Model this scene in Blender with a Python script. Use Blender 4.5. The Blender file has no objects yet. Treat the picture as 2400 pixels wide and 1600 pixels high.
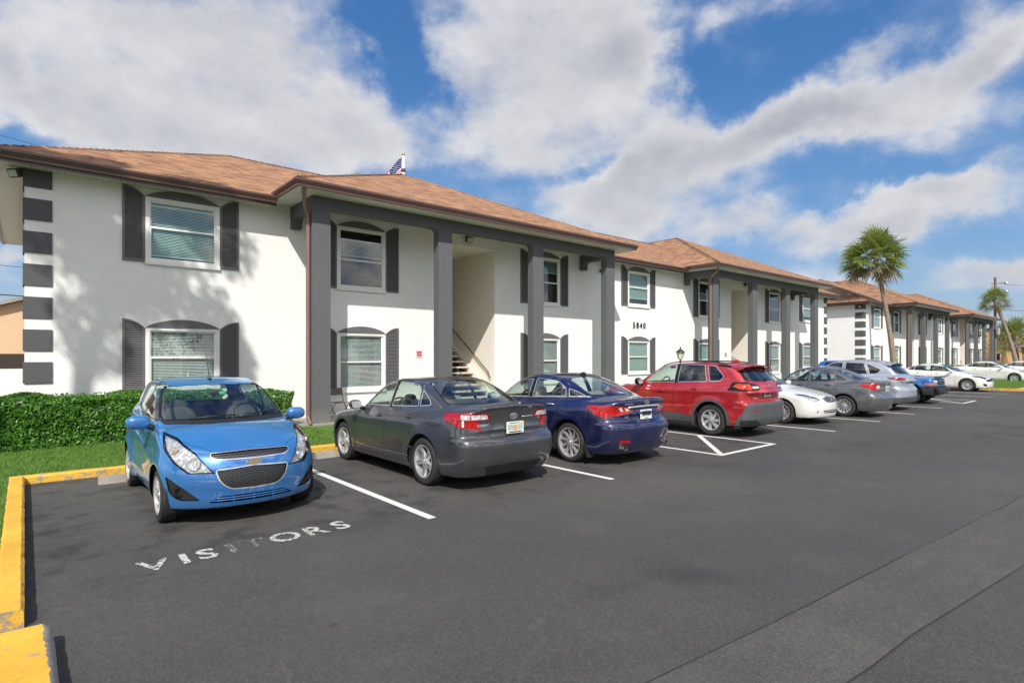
import bpy, bmesh, math, random
import numpy as np
from mathutils import Vector, Matrix
R = math.radians
PI = math.pi
sc = bpy.context.scene
COL = sc.collection

# ---------------------------------------------------------------- node helpers
def new_mat(name):
    m = bpy.data.materials.new(name)
    m.use_nodes = True
    nt = m.node_tree
    b = nt.nodes['Principled BSDF']
    return m, nt, b

def nd(nt, typ, **kw):
    n = nt.nodes.new(typ)
    for k, v in kw.items():
        if k.startswith('_'):
            setattr(n, k[1:], v)
        else:
            n.inputs[k.replace('__', ' ')].default_value = v
    return n

def rgba(c):
    return (c[0], c[1], c[2], 1.0)

def coords(nt, kind='Object', scale=None, rot=None):
    t = nt.nodes.new('ShaderNodeTexCoord')
    o = t.outputs[kind]
    if scale is not None or rot is not None:
        mp = nt.nodes.new('ShaderNodeMapping')
        if scale is not None:
            mp.inputs['Scale'].default_value = scale
        if rot is not None:
            mp.inputs['Rotation'].default_value = rot
        nt.links.new(o, mp.inputs['Vector'])
        o = mp.outputs['Vector']
    return o

def noise(nt, vec, scale, detail=4, rough=.55):
    n = nd(nt, 'ShaderNodeTexNoise', Scale=scale, Detail=detail, Roughness=rough)
    if vec is not None:
        nt.links.new(vec, n.inputs['Vector'])
    return n.outputs['Fac']

def ramp(nt, fac, stops):
    r = nt.nodes.new('ShaderNodeValToRGB')
    el = r.color_ramp.elements
    while len(el) < len(stops):
        el.new(.5)
    for e, (p, c) in zip(el, stops):
        e.position = p
        e.color = rgba(c) if not isinstance(c, (int, float)) else (c, c, c, 1)
    nt.links.new(fac, r.inputs['Fac'])
    return r.outputs['Color']

def mixc(nt, fac, a, b, mode='MIX'):
    m = nt.nodes.new('ShaderNodeMix')
    m.data_type = 'RGBA'
    m.blend_type = mode
    for s, v in ((m.inputs[0], fac), (m.inputs[6], a), (m.inputs[7], b)):
        if isinstance(v, (int, float)):
            s.default_value = v
        elif isinstance(v, (tuple, list)):
            s.default_value = rgba(v)
        else:
            nt.links.new(v, s)
    return m.outputs[2]

def math_(nt, op, a, b=None, clamp=False):
    m = nt.nodes.new('ShaderNodeMath')
    m.operation = op
    m.use_clamp = clamp
    for i, v in enumerate((a, b)):
        if v is None:
            continue
        if isinstance(v, (int, float)):
            m.inputs[i].default_value = v
        else:
            nt.links.new(v, m.inputs[i])
    return m.outputs[0]

def bump(nt, b, h, strength=.3, dist=.01):
    n = nd(nt, 'ShaderNodeBump', Strength=strength, Distance=dist)
    nt.links.new(h, n.inputs['Height'])
    nt.links.new(n.outputs['Normal'], b.inputs['Normal'])
    return n

MATS = {}
def plain(name, col, rough=.5, metal=0., var=.12, vscale=6., spec=.5, bmp=0., coat=0.):
    """painted / plastic / metal surface with slight procedural variation"""
    if name in MATS:
        return MATS[name]
    m, nt, b = new_mat(name)
    v = coords(nt)
    f = noise(nt, v, vscale, 5)
    lo = tuple(max(0, c * (1 - var)) for c in col)
    hi = tuple(min(1, c * (1 + var)) for c in col)
    nt.links.new(ramp(nt, f, [(.3, lo), (.7, hi)]), b.inputs['Base Color'])
    b.inputs['Roughness'].default_value = rough
    b.inputs['Metallic'].default_value = metal
    b.inputs['Specular IOR Level'].default_value = spec
    b.inputs['Coat Weight'].default_value = coat
    b.inputs['Coat Roughness'].default_value = .05
    if bmp:
        bump(nt, b, noise(nt, v, 90, 3), bmp, .004)
    MATS[name] = m
    return m

def emis(name, col, strength):
    m, nt, b = new_mat(name)
    b.inputs['Base Color'].default_value = rgba(col)
    b.inputs['Emission Color'].default_value = rgba(col)
    b.inputs['Emission Strength'].default_value = strength
    MATS[name] = m
    return m

# ---------------------------------------------------------------- object helpers
def setp(o, label=None, cat=None, group=None, kind=None):
    if label: o['label'] = label
    if cat: o['category'] = cat
    if group: o['group'] = group
    if kind: o['kind'] = kind
    return o

def empty(name, loc=(0, 0, 0), rz=0., label=None, cat=None, group=None):
    o = bpy.data.objects.new(name, None)
    COL.objects.link(o)
    o.location = loc
    o.rotation_euler = (0, 0, rz)
    o.empty_display_size = .2
    return setp(o, label, cat, group)

class MB:
    """collects shapes, builds one mesh object"""
    def __init__(self):
        self.v = []; self.f = []; self.m = []; self.uv = {}
    def add(self, vs, fs, mi=0, uvs=None):
        o = len(self.v)
        self.v += [tuple(p) for p in vs]
        for i, f in enumerate(fs):
            if uvs is not None:
                self.uv[len(self.f)] = uvs[i]
            self.f.append(tuple(o + k for k in f))
            self.m.append(mi)
        return self
    def box(self, x0, x1, y0, y1, z0, z1, mi=0):
        vs = [(x, y, z) for z in (z0, z1) for y in (y0, y1) for x in (x0, x1)]
        return self.add(vs, [(0, 2, 3, 1), (4, 5, 7, 6), (0, 1, 5, 4), (2, 6, 7, 3), (0, 4, 6, 2), (1, 3, 7, 5)], mi)
    def bevbox(self, x0, x1, y0, y1, z0, z1, r=.01, mi=0):
        """box with chamfered edges"""
        bm = bmesh.new()
        bmesh.ops.create_cube(bm, size=1)
        for q in bm.verts:
            q.co = Vector(((x0 + x1) / 2 + q.co.x * (x1 - x0), (y0 + y1) / 2 + q.co.y * (y1 - y0), (z0 + z1) / 2 + q.co.z * (z1 - z0)))
        r = min(r, abs(x1 - x0) * .45, abs(y1 - y0) * .45, abs(z1 - z0) * .45)
        bmesh.ops.bevel(bm, geom=bm.edges[:], offset=r, segments=2, affect='EDGES', profile=.5)
        bm.verts.index_update()
        self.add([q.co for q in bm.verts], [[q.index for q in f.verts] for f in bm.faces], mi)
        bm.free()
        return self
    def prism(self, poly, axis, a, b, mi=0):
        """2-D polygon extruded along axis from a to b; poly in the other two axes (order x,y,z)"""
        n = len(poly)
        def P(p, t):
            return {'x': (t, p[0], p[1]), 'y': (p[0], t, p[1]), 'z': (p[0], p[1], t)}[axis]
        vs = [P(p, a) for p in poly] + [P(p, b) for p in poly]
        fs = [tuple(range(n)), tuple(range(2 * n - 1, n - 1, -1))]
        fs += [(i, i + n, (i + 1) % n + n, (i + 1) % n) for i in range(n)]
        return self.add(vs, fs, mi)
    def tube(self, pts, r, n=8, mi=0, caps=True):
        pts = [Vector(p) for p in pts]
        rs = r if isinstance(r, (list, tuple)) else [r] * len(pts)
        vs = []; up = None
        for i, p in enumerate(pts):
            d = (pts[min(i + 1, len(pts) - 1)] - pts[max(i - 1, 0)]).normalized()
            if up is None:
                up = Vector((0, 0, 1)) if abs(d.z) < .9 else Vector((1, 0, 0))
            a = d.cross(up)
            if a.length < 1e-6:
                a = d.orthogonal()
            a.normalize(); b = a.cross(d).normalized(); up = b
            for k in range(n):
                t = 2 * PI * k / n
                vs.append(p + (a * math.cos(t) + b * math.sin(t)) * rs[i])
        fs = [(i * n + k, i * n + (k + 1) % n, (i + 1) * n + (k + 1) % n, (i + 1) * n + k) for i in range(len(pts) - 1) for k in range(n)]
        if caps:
            fs += [tuple(range(n - 1, -1, -1)), tuple((len(pts) - 1) * n + k for k in range(n))]
        return self.add(vs, fs, mi)
    def lathe(self, prof, n=32, axis='z', c=(0, 0, 0), mi=0):
        """prof: list of (radius, along-axis)"""
        vs = []
        for r_, h in prof:
            for k in range(n):
                t = 2 * PI * k / n
                a, b = r_ * math.cos(t), r_ * math.sin(t)
                vs.append({'z': (c[0] + a, c[1] + b, c[2] + h), 'y': (c[0] + a, c[1] + h, c[2] + b), 'x': (c[0] + h, c[1] + a, c[2] + b)}[axis])
        fs = [(i * n + k, i * n + (k + 1) % n, (i + 1) * n + (k + 1) % n, (i + 1) * n + k) for i in range(len(prof) - 1) for k in range(n)]
        return self.add(vs, fs, mi)
    def quad(self, a, b, c, d, mi=0, uv=None):
        return self.add([a, b, c, d], [(0, 1, 2, 3)], mi, [uv] if uv else None)
    def build(self, name, mats, parent=None, smooth=False, loc=None):
        me = bpy.data.meshes.new(name)
        me.from_pydata(self.v, [], self.f)
        mats = mats if isinstance(mats, (list, tuple)) else [mats]
        for m in mats:
            me.materials.append(m)
        if len(mats) > 1:
            me.polygons.foreach_set('material_index', self.m)
        if self.uv:
            ul = me.uv_layers.new(name='UVMap')
            for pi_, uvs in self.uv.items():
                for li, q in zip(me.polygons[pi_].loop_indices, uvs):
                    ul.data[li].uv = q
        me.update()
        bm = bmesh.new(); bm.from_mesh(me)
        bmesh.ops.recalc_face_normals(bm, faces=bm.faces)
        bm.to_mesh(me); bm.free()
        if smooth:
            me.polygons.foreach_set('use_smooth', [True] * len(me.polygons))
            if smooth is not True:
                me.set_sharp_from_angle(angle=R(smooth))
        o = bpy.data.objects.new(name, me)
        COL.objects.link(o)
        if parent: o.parent = parent
        if loc: o.location = loc
        return o

def copy_tree(o, parent=None):
    c = o.copy()
    COL.objects.link(c)
    c.parent = parent
    for ch in [q for q in o.children]:
        copy_tree(ch, c)
    return c

def text_mesh(txt, size, depth=.002, font_shear=0., weight=0., spacing=1.0):
    """returns verts, faces of text lying in XY plane (centred), as mesh data"""
    cu = bpy.data.curves.new('t', 'FONT')
    cu.body = txt; cu.size = size; cu.extrude = depth
    cu.align_x = 'CENTER'; cu.align_y = 'CENTER'; cu.shear = font_shear; cu.offset = weight
    cu.space_character = spacing
    cu.resolution_u = 3
    o = bpy.data.objects.new('t', cu); COL.objects.link(o)
    dg = bpy.context.evaluated_depsgraph_get()
    me = bpy.data.meshes.new_from_object(o.evaluated_get(dg))
    vs = [v.co.copy() for v in me.vertices]; fs = [tuple(p.vertices) for p in me.polygons]
    bpy.data.objects.remove(o); bpy.data.curves.remove(cu); bpy.data.meshes.remove(me)
    return vs, fs

def add_text(mb, txt, size, M, depth=.002, mi=0, sx=1., **kw):
    vs, fs = text_mesh(txt, size, depth, **kw)
    mb.add([M @ Vector((v.x * sx, v.y, v.z)) for v in vs], fs, mi)
    return mb
# ================================================================ cars: smooth implicit skins cut into panels
def pchip(pts):
    xs = np.array([p[0] for p in pts], float); ys = np.array([p[1] for p in pts], float)
    h = np.diff(xs); d = np.diff(ys) / h
    m = np.zeros(len(xs))
    m[0] = d[0]; m[-1] = d[-1]
    for i in range(1, len(xs) - 1):
        if d[i - 1] * d[i] > 0:
            w1 = 2 * h[i] + h[i - 1]; w2 = h[i] + 2 * h[i - 1]
            m[i] = (w1 + w2) / (w1 / d[i - 1] + w2 / d[i])
    def f(x):
        x = np.asarray(x, float)
        xc = np.clip(x, xs[0], xs[-1])
        i = np.clip(np.searchsorted(xs, xc) - 1, 0, len(xs) - 2)
        t = (xc - xs[i]) / h[i]
        y = (2*t**3 - 3*t**2 + 1) * ys[i] + (t**3 - 2*t**2 + t) * h[i] * m[i] + (-2*t**3 + 3*t**2) * ys[i+1] + (t**3 - t**2) * h[i] * m[i+1]
        return y + np.where(x < xs[0], m[0] * (x - xs[0]), 0) + np.where(x > xs[-1], m[-1] * (x - xs[-1]), 0)
    return f

def lut(pts, lo, hi, n=600, sm=0.):
    """tabulated curve (optionally smoothed) -> value, slope lookups"""
    g = np.linspace(lo, hi, n); v = pchip(pts)(g)
    if sm > 0:
        k = max(1, int(sm / (g[1] - g[0]))); w = np.hanning(2 * k + 3); w /= w.sum()
        v = np.convolve(np.pad(v, k + 1, mode='edge'), w, 'valid') if False else np.convolve(np.concatenate([v[0] + (v[1]-v[0]) * np.arange(-k-1, 0), v, v[-1] + (v[-1]-v[-2]) * np.arange(1, k+2)]), w, 'valid')
    s = np.gradient(v, g)
    return (lambda x: np.interp(x, g, v)), (lambda x: np.interp(x, g, s))

def smax(a, b, k):
    h = np.maximum(k - np.abs(a - b), 0) / k
    return np.maximum(a, b) + h * h * k * .25
def smin(a, b, k):
    return -smax(-a, -b, k)

def make_field(S):
    L = S['L']
    H, dH = lut(S['hood'], -.3, L + .3, sm=S.get('smh', .04))
    Rf, dR = lut(S['roof'], -.3, L + .3, sm=S.get('smr', .10))
    W, dW = lut(S['plan'], -.3, L + .3, sm=.1)
    SX, dSX = lut(S['sect'], -.1, 1.9, sm=.02)
    NX, dN = lut(S['nose'], -.1, 1.9, sm=.02)
    TX, dT = lut(S['tail'], -.1, 1.9, sm=.02)
    G, dG = lut(S['green'], -.3, L + .3, sm=.1)
    kf, pf, kr, pr = S['kf'], S['pf'], S['kr'], S['pr']
    hw = S['W'] / 2
    axf, axr, rw = S['axf'], S['axr'], S['rw']
    ra = S.get('arch', rw + .045)
    xm = S['xm']; zbelt = S['zbelt']
    def F(p):
        x = p[:, 0]; y = np.abs(p[:, 1]); z = p[:, 2]
        top = (z - (H(x) - S['crown'] * (y / hw) ** 2)) / np.sqrt(1 + dH(x) ** 2)
        ex = 0
        for (cx, amp) in ((axf, S['flare']), (axr, S['flare'])):
            rr = np.sqrt((x - cx) ** 2 + (z - rw) ** 2)
            ex = ex + amp * np.exp(-((rr - ra - .02) / .10) ** 2)
        for (x0, z0, x1, z1, amp, sg) in S.get('crease', []):
            tt = (x - x0) / (x1 - x0)
            zl = z0 + (z1 - z0) * tt
            fade = np.clip(tt * 6 + .2, 0, 1) * np.clip((1 - tt) * 6 + .2, 0, 1)
            dd = z - zl
            ex = ex + amp * fade * np.where(dd > 0, np.exp(-(dd / sg) ** 2), np.exp(-(dd / (sg * 2.4)) ** 2))
        side = (y - (W(x) + SX(z) + ex)) / np.sqrt(1 + dSX(z) ** 2 * .5)
        yy = y / hw
        fr = (NX(z) + kf * yy ** pf) - x
        fr = fr / np.sqrt(1 + dN(z) ** 2 + (kf * pf * np.maximum(yy, 1e-3) ** (pf - 1) / hw) ** 2 * .6)
        re = x - (TX(z) - kr * yy ** pr)
        re = re / np.sqrt(1 + dT(z) ** 2 + (kr * pr * np.maximum(yy, 1e-3) ** (pr - 1) / hw) ** 2 * .6)
        b = smax(top, fr, S['rtf']); b = smax(b, re, S['rtr']); b = smax(b, side, S['rs'])
        b = smax(b, S['zb'] - z, .03)
        t = np.clip((x - xm) / .7, -1, 1)
        xs = x + t * S['kw'] * y ** 2
        gt = (z - (Rf(xs) - S['rcrown'] * y ** 2)) / np.sqrt(1 + dR(xs) ** 2)
        dz = np.maximum(z - zbelt, -.04)
        gs = (y - (G(x) - S['tum'] * dz - S['tum2'] * dz * np.abs(dz))) / math.sqrt(1 + S['tum'] ** 2)
        g = smax(gt, gs, S['rg']); g = smax(g, zbelt - .17 - z, .02)
        return smin(b, g, S['rj'])
    return F

def grad(F, p, e=.002):
    g = np.empty_like(p)
    for i in range(3):
        d = np.zeros(3); d[i] = e
        g[:, i] = (F(p + d) - F(p - d)) / (2 * e)
    return g

def surface_net(F, lo, hi, h):
    n = [int(math.ceil((hi[i] - lo[i]) / h)) + 1 for i in range(3)]
    ax = [lo[i] + h * np.arange(n[i]) for i in range(3)]
    X, Y, Z = np.meshgrid(*ax, indexing='ij')
    V = F(np.stack([X.ravel(), Y.ravel(), Z.ravel()], 1)).reshape(n)
    ins = V < 0
    cs = [m - 1 for m in n]
    acc = np.zeros(cs + [3]); cnt = np.zeros(cs)
    base = np.stack([X, Y, Z], -1)
    corners = [(i, j, k) for i in (0, 1) for j in (0, 1) for k in (0, 1)]
    def sl(c): return tuple(slice(c[a], c[a] + cs[a]) for a in range(3))
    for a in range(3):
        for c in corners:
            if c[a]: continue
            d = list(c); d[a] = 1
            A, B = sl(c), sl(d)
            va, vb = V[A], V[B]
            m = (va < 0) != (vb < 0)
            t = np.where(m, va / np.where(m, va - vb, 1), 0)
            P = base[A] + (base[B] - base[A]) * t[..., None]
            acc += np.where(m[..., None], P, 0); cnt += m
    act = cnt > 0
    idx = -np.ones(cs, int); idx[act] = np.arange(act.sum())
    verts = acc[act] / cnt[act][:, None]
    faces = []
    for a in range(3):
        b, c = (a + 1) % 3, (a + 2) % 3
        s0 = [slice(None)] * 3; s1 = [slice(None)] * 3
        s0[a] = slice(0, n[a] - 1); s1[a] = slice(1, n[a])
        m = ins[tuple(s0)] != ins[tuple(s1)]
        ii = np.argwhere(m)
        ok = (ii[:, b] > 0) & (ii[:, c] > 0) & (ii[:, b] < n[b] - 1) & (ii[:, c] < n[c] - 1)
        ii = ii[ok]
        q = []
        for (db, dc) in ((-1, -1), (0, -1), (0, 0), (-1, 0)):
            jj = ii.copy(); jj[:, b] += db; jj[:, c] += dc
            q.append(idx[jj[:, 0], jj[:, 1], jj[:, 2]])
        q = np.stack(q, 1)
        fl = ins[ii[:, 0], ii[:, 1], ii[:, 2]]
        q = np.where(fl[:, None], q, q[:, ::-1])
        faces.append(q)
    faces = np.concatenate(faces)
    # relax + project
    e = np.concatenate([faces[:, [0, 1]], faces[:, [1, 2]], faces[:, [2, 3]], faces[:, [3, 0]]])
    for it in range(6):
        if it < 4:
            s = np.zeros_like(verts); k = np.zeros(len(verts))
            np.add.at(s, e[:, 0], verts[e[:, 1]]); np.add.at(k, e[:, 0], 1)
            np.add.at(s, e[:, 1], verts[e[:, 0]]); np.add.at(k, e[:, 1], 1)
            verts = verts * .5 + .5 * s / k[:, None]
        g = grad(F, verts); f = F(verts)
        verts = verts - (f / np.maximum((g ** 2).sum(1), .15))[:, None] * g
    return verts, faces

VIEWS = {'S': ((1, 0, 0), (0, 0, 1), (0, 1, 0)), 'F': ((0, 1, 0), (0, 0, 1), (-1, 0, 0)), 'R': ((0, 1, 0), (0, 0, 1), (1, 0, 0)), 'T': ((1, 0, 0), (0, 1, 0), (0, 0, 1))}

def carve(bm, poly, view, nmin=.12, pred=None):
    if isinstance(view, str):
        A, B, D = [Vector(q) for q in VIEWS[view]]
        P = [Vector((p[0], p[1])) for p in poly]
    else:                      # azimuth/elevation direction, polygon of 3-D points
        D = Vector(view).normalized()
        A = Vector((0, 0, 1)).cross(D).normalized(); B = D.cross(A)
        P = [Vector((Vector(p).dot(A), Vector(p).dot(B))) for p in poly]
    ar = sum(P[i].x * P[(i + 1) % len(P)].y - P[(i + 1) % len(P)].x * P[i].y for i in range(len(P)))
    if ar < 0: P = P[::-1]
    a0 = min(p.x for p in P); a1 = max(p.x for p in P); b0 = min(p.y for p in P); b1 = max(p.y for p in P)
    sub = []
    for f in bm.faces:
        if f.normal.dot(D) < nmin: continue
        aa = [v.co.dot(A) for v in f.verts]
        if max(aa) < a0 or min(aa) > a1: continue
        bb = [v.co.dot(B) for v in f.verts]
        if max(bb) < b0 or min(bb) > b1: continue
        if pred and not pred(f.calc_center_median()): continue
        sub.append(f)
    for i in range(len(P)):
        if not sub: break
        p, q = P[i], P[(i + 1) % len(P)]
        n2 = Vector((-(q.y - p.y), q.x - p.x))
        if n2.length < 1e-9: continue
        n2.normalize()
        no = A * n2.x + B * n2.y; co = A * p.x + B * p.y
        ed = set(); vs = set()
        for f in sub:
            ed.update(f.edges); vs.update(f.verts)
        r = bmesh.ops.bisect_plane(bm, geom=list(vs) + list(ed) + sub, dist=2e-5, plane_co=co, plane_no=no)
        sub = [g for g in r['geom'] if isinstance(g, bmesh.types.BMFace) and (g.calc_center_median() - co).dot(no) > 0]
    for f in sub: f.normal_update()
    return sub

def rpoly(pts, r, n=4):
    """round the corners of a convex polygon"""
    out = []
    m = len(pts)
    rr = r if isinstance(r, (list, tuple)) else [r] * m
    for i in range(m):
        p = Vector(pts[i]); a = Vector(pts[i - 1]); b = Vector(pts[(i + 1) % m])
        da = a - p; db = b - p
        t = min(rr[i], da.length * .45, db.length * .45)
        if t < 1e-4:
            out.append(tuple(p)); continue
        s = p + da.normalized() * t; e = p + db.normalized() * t
        for k in range(n + 1):
            u = k / n
            out.append(tuple(s * (1 - u) ** 2 + p * 2 * u * (1 - u) + e * u * u))
    return out

def bm_part(faces):
    b = bmesh.new(); mp = {}
    for f in faces:
        vs = []
        for v in f.verts:
            if v not in mp: mp[v] = b.verts.new(v.co)
            vs.append(mp[v])
        try: b.faces.new(vs)
        except ValueError: pass
    b.normal_update()
    return b

def ring_split(b, width, push=0.):
    """pull the open border inward by width; returns the strip left between as its own bmesh"""
    b.normal_update()
    dirs = {}
    bes = []
    for e in b.edges:
        if len(e.link_faces) != 1: continue
        v0, v1 = e.verts
        if abs(v0.co.y) < 1e-4 and abs(v1.co.y) < 1e-4: continue      # mirror line
        f = e.link_faces[0]
        t = (v1.co - v0.co)
        if t.length < 1e-7: continue
        t.normalize()
        n = f.normal.cross(t)
        if n.dot(f.calc_center_median() - (v0.co + v1.co) / 2) < 0: n = -n
        bes.append((v0, v1))
        for v in (v0, v1):
            dirs[v] = dirs.get(v, Vector((0, 0, 0))) + n * min((v1.co - v0.co).length, .02)
    old = {v: v.co.copy() for v in dirs}
    ring = bmesh.new(); mo = {}; mn = {}
    for v, d in dirs.items():
        if abs(v.co.y) < 1e-4: d.y = 0
        if d.length > 1e-9: d = d.normalized() * width
        mo[v] = ring.verts.new(old[v]); v.co = old[v] + d
        mn[v] = ring.verts.new(v.co)
    for v0, v1 in bes:
        try: ring.faces.new((mo[v0], mo[v1], mn[v1], mn[v0]))
        except ValueError: pass
    bmesh.ops.recalc_face_normals(ring, faces=ring.faces)
    return ring

class CarSkin:
    def __init__(self, S, h=.03):
        self.S = S; self.F = make_field(S)
        hw = S['W'] / 2
        v, f = surface_net(self.F, (-.12, -h * 1.5, S['zb'] - .06), (S['L'] + .12, hw + .12, S['Ht'] + .08), h)
        bm = bmesh.new()
        bv = [bm.verts.new(p) for p in v]
        for q in f:
            if len(set(q)) == 4:
                try: bm.faces.new([bv[i] for i in q])
                except ValueError: pass
        bmesh.ops.bisect_plane(bm, geom=bm.verts[:] + bm.edges[:] + bm.faces[:], dist=1e-4, plane_co=(0, 0, 0), plane_no=(0, -1, 0), clear_outer=True)
        for q in bm.verts:
            if abs(q.co.y) < 2e-4: q.co.y = 0
        bm.normal_update()
        self.bm = bm
    def take(self, polys, view, nmin=.12, pred=None):
        fs = []
        for p in polys:
            fs += carve(self.bm, p, view, nmin, pred)
        fs = [f for f in set(fs) if f.is_valid]
        part = bm_part(fs)
        bmesh.ops.delete(self.bm, geom=fs, context='FACES')
        return part
    def emit(self, b, name, mat, parent, side=False, push=0., normals=True, smooth=True):
        """mirror a half part: side parts give two objects, centre parts one"""
        b.verts.index_update()
        v = np.array([tuple(q.co) for q in b.verts])
        if len(v) == 0: return []
        f = [[q.index for q in fc.verts] for fc in b.faces]
        g = grad(self.F, v); g /= np.maximum(np.linalg.norm(g, axis=1), 1e-6)[:, None]
        g[np.abs(v[:, 1]) < 1e-4, 1] = 0
        v = v + g * push
        vm = v * [1, -1, 1]; gm = g * [1, -1, 1]; fm = [q[::-1] for q in f]
        outs = []
        def mk(vv, ff, gg):
            me = bpy.data.meshes.new(name)
            me.from_pydata([tuple(q) for q in vv], [], ff)
            me.materials.append(mat)
            me.polygons.foreach_set('use_smooth', [smooth] * len(me.polygons))
            me.update()
            if normals and smooth:
                me.normals_split_custom_set_from_vertices([tuple(q) for q in gg])
            o = bpy.data.objects.new(name, me); COL.objects.link(o); o.parent = parent
            outs.append(o)
        if side:
            mk(v, f, g); mk(vm, fm, gm)
        else:
            n = len(v); idx = np.arange(n) + n
            idx[np.abs(v[:, 1]) < 1e-4] = np.arange(n)[np.abs(v[:, 1]) < 1e-4]
            fm2 = [[int(idx[q]) for q in r_] for r_ in fm]
            used = np.unique([i for r_ in f + fm2 for i in r_])
            re = -np.ones(2 * n, int); re[used] = np.arange(len(used))
            vv = np.concatenate([v, vm])[used]; gg = np.concatenate([g, gm])[used]
            mk(vv, [[int(re[i]) for i in r_] for r_ in f + fm2], gg)
        return outs
    def on(self, x=None, y=None, z=None, axis='y', start=None):
        """march from outside to the skin along an axis; returns the coordinate and the normal"""
        lo, hi = 0., 1.
        if axis == 'y': a, b = np.array([x, self.S['W'] / 2 + .2, z]), np.array([x, 0., z])
        elif axis == 'x-': a, b = np.array([-.2, y, z]), np.array([self.S['L'] / 2, y, z])
        elif axis == 'x+': a, b = np.array([self.S['L'] + .2, y, z]), np.array([self.S['L'] / 2, y, z])
        else: a, b = np.array([x, y, self.S['Ht'] + .3]), np.array([x, y, .3])
        t = np.linspace(0, 1, 400)
        P = a + (b - a) * t[:, None]
        f = self.F(P)
        i = int(np.argmax(f < 0))
        lo, hi = t[max(i - 1, 0)], t[i]
        for _ in range(14):
            m = (lo + hi) / 2
            if self.F((a + (b - a) * m)[None])[0] > 0: lo = m
            else: hi = m
        p = a + (b - a) * hi
        g = grad(self.F, p[None])[0]; g /= np.linalg.norm(g)
        return Vector(p), Vector(g)

# ---------------------------------------------------------------- car materials
def paint(name, col, metal=.55, rough=.32, hi=None):
    m, nt, b = new_mat(name)
    v = coords(nt)
    f = noise(nt, v, 3., 4)
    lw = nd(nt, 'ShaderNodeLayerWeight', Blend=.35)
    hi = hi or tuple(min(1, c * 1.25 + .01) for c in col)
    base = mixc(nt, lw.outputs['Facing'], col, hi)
    dirt = mixc(nt, ramp(nt, f, [(.45, 0), (.8, .12)]), base, (.25, .23, .2))
    nt.links.new(dirt, b.inputs['Base Color'])
    b.inputs['Metallic'].default_value = metal
    b.inputs['Coat Weight'].default_value = 1.
    b.inputs['Coat Roughness'].default_value = .02
    b.inputs['Coat IOR'].default_value = 1.75
    fl = nd(nt, 'ShaderNodeTexNoise', Scale=900., Detail=1.)
    nt.links.new(v, fl.inputs['Vector'])
    nt.links.new(math_(nt, 'ADD', math_(nt, 'MULTIPLY', fl.outputs['Fac'], .12), rough - .06), b.inputs['Roughness'])
    # body shell seen from inside is dark lining
    geo = nt.nodes.new('ShaderNodeNewGeometry')
    inner = nd(nt, 'ShaderNodeBsdfDiffuse', Color=(.03, .03, .032, 1))
    mx = nt.nodes.new('ShaderNodeMixShader')
    out = nt.nodes['Material Output']
    nt.links.new(geo.outputs['Backfacing'], mx.inputs[0])
    nt.links.new(b.outputs[0], mx.inputs[1]); nt.links.new(inner.outputs[0], mx.inputs[2])
    nt.links.new(mx.outputs[0], out.inputs['Surface'])
    return m

def glass_mat(name, tint, refl=1.0, rough=.01, base=.02):
    m = bpy.data.materials.new(name); m.use_nodes = True
    nt = m.node_tree; nt.nodes.clear()
    out = nt.nodes.new('ShaderNodeOutputMaterial')
    tr = nd(nt, 'ShaderNodeBsdfTransparent', Color=rgba(tint))
    gl = nd(nt, 'ShaderNodeBsdfGlossy', Color=(refl, refl, refl, 1), Roughness=rough)
    fr = nd(nt, 'ShaderNodeFresnel', IOR=1.55)
    gb = nt.nodes.new('ShaderNodeNewGeometry')
    nt.links.new(math_(nt, 'SUBTRACT', 1.55, math_(nt, 'MULTIPLY', gb.outputs['Backfacing'], 1.55 - 1 / 1.55)), fr.inputs['IOR'])
    v = coords(nt)
    dust = ramp(nt, noise(nt, v, 5, 5), [(.45, 0.), (.9, .05)])
    fac = math_(nt, 'ADD', math_(nt, 'MULTIPLY', fr.outputs[0], 1.35), base, clamp=True)
    mx = nt.nodes.new('ShaderNodeMixShader')
    nt.links.new(fac, mx.inputs[0]); nt.links.new(tr.outputs[0], mx.inputs[1]); nt.links.new(gl.outputs[0], mx.inputs[2])
    df = nd(nt, 'ShaderNodeBsdfDiffuse', Color=(.5, .5, .48, 1))
    m2 = nt.nodes.new('ShaderNodeMixShader')
    nt.links.new(dust, m2.inputs[0]); nt.links.new(mx.outputs[0], m2.inputs[1]); nt.links.new(df.outputs[0], m2.inputs[2])
    nt.links.new(m2.outputs[0], out.inputs['Surface'])
    return m

def mesh_grille_mat(name, sx, sz, col=(.012, .012, .013)):
    m, nt, b = new_mat(name)
    v = coords(nt, scale=(1, 1, 1))
    sep = nt.nodes.new('ShaderNodeSeparateXYZ'); nt.links.new(v, sep.inputs[0])
    cmb = nt.nodes.new('ShaderNodeCombineXYZ')
    nt.links.new(sep.outputs['Y'], cmb.inputs['X']); nt.links.new(sep.outputs['Z'], cmb.inputs['Y'])
    br = nd(nt, 'ShaderNodeTexBrick', Scale=1.0)
    br.inputs['Color1'].default_value = (0, 0, 0, 1); br.inputs['Color2'].default_value = (0, 0, 0, 1)
    br.inputs['Mortar'].default_value = (1, 1, 1, 1)
    br.inputs['Mortar Size'].default_value = .0035; br.inputs['Brick Width'].default_value = sx; br.inputs['Row Height'].default_value = sz
    nt.links.new(cmb.outputs[0], br.inputs['Vector'])
    nt.links.new(mixc(nt, br.outputs['Color'], col, (.17, .175, .185)), b.inputs['Base Color'])
    nt.links.new(math_(nt, 'MULTIPLY', br.outputs['Color'], .8), b.inputs['Metallic'])
    b.inputs['Roughness'].default_value = .3
    bump(nt, b, br.outputs['Color'], .8, .01)
    return m

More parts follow.
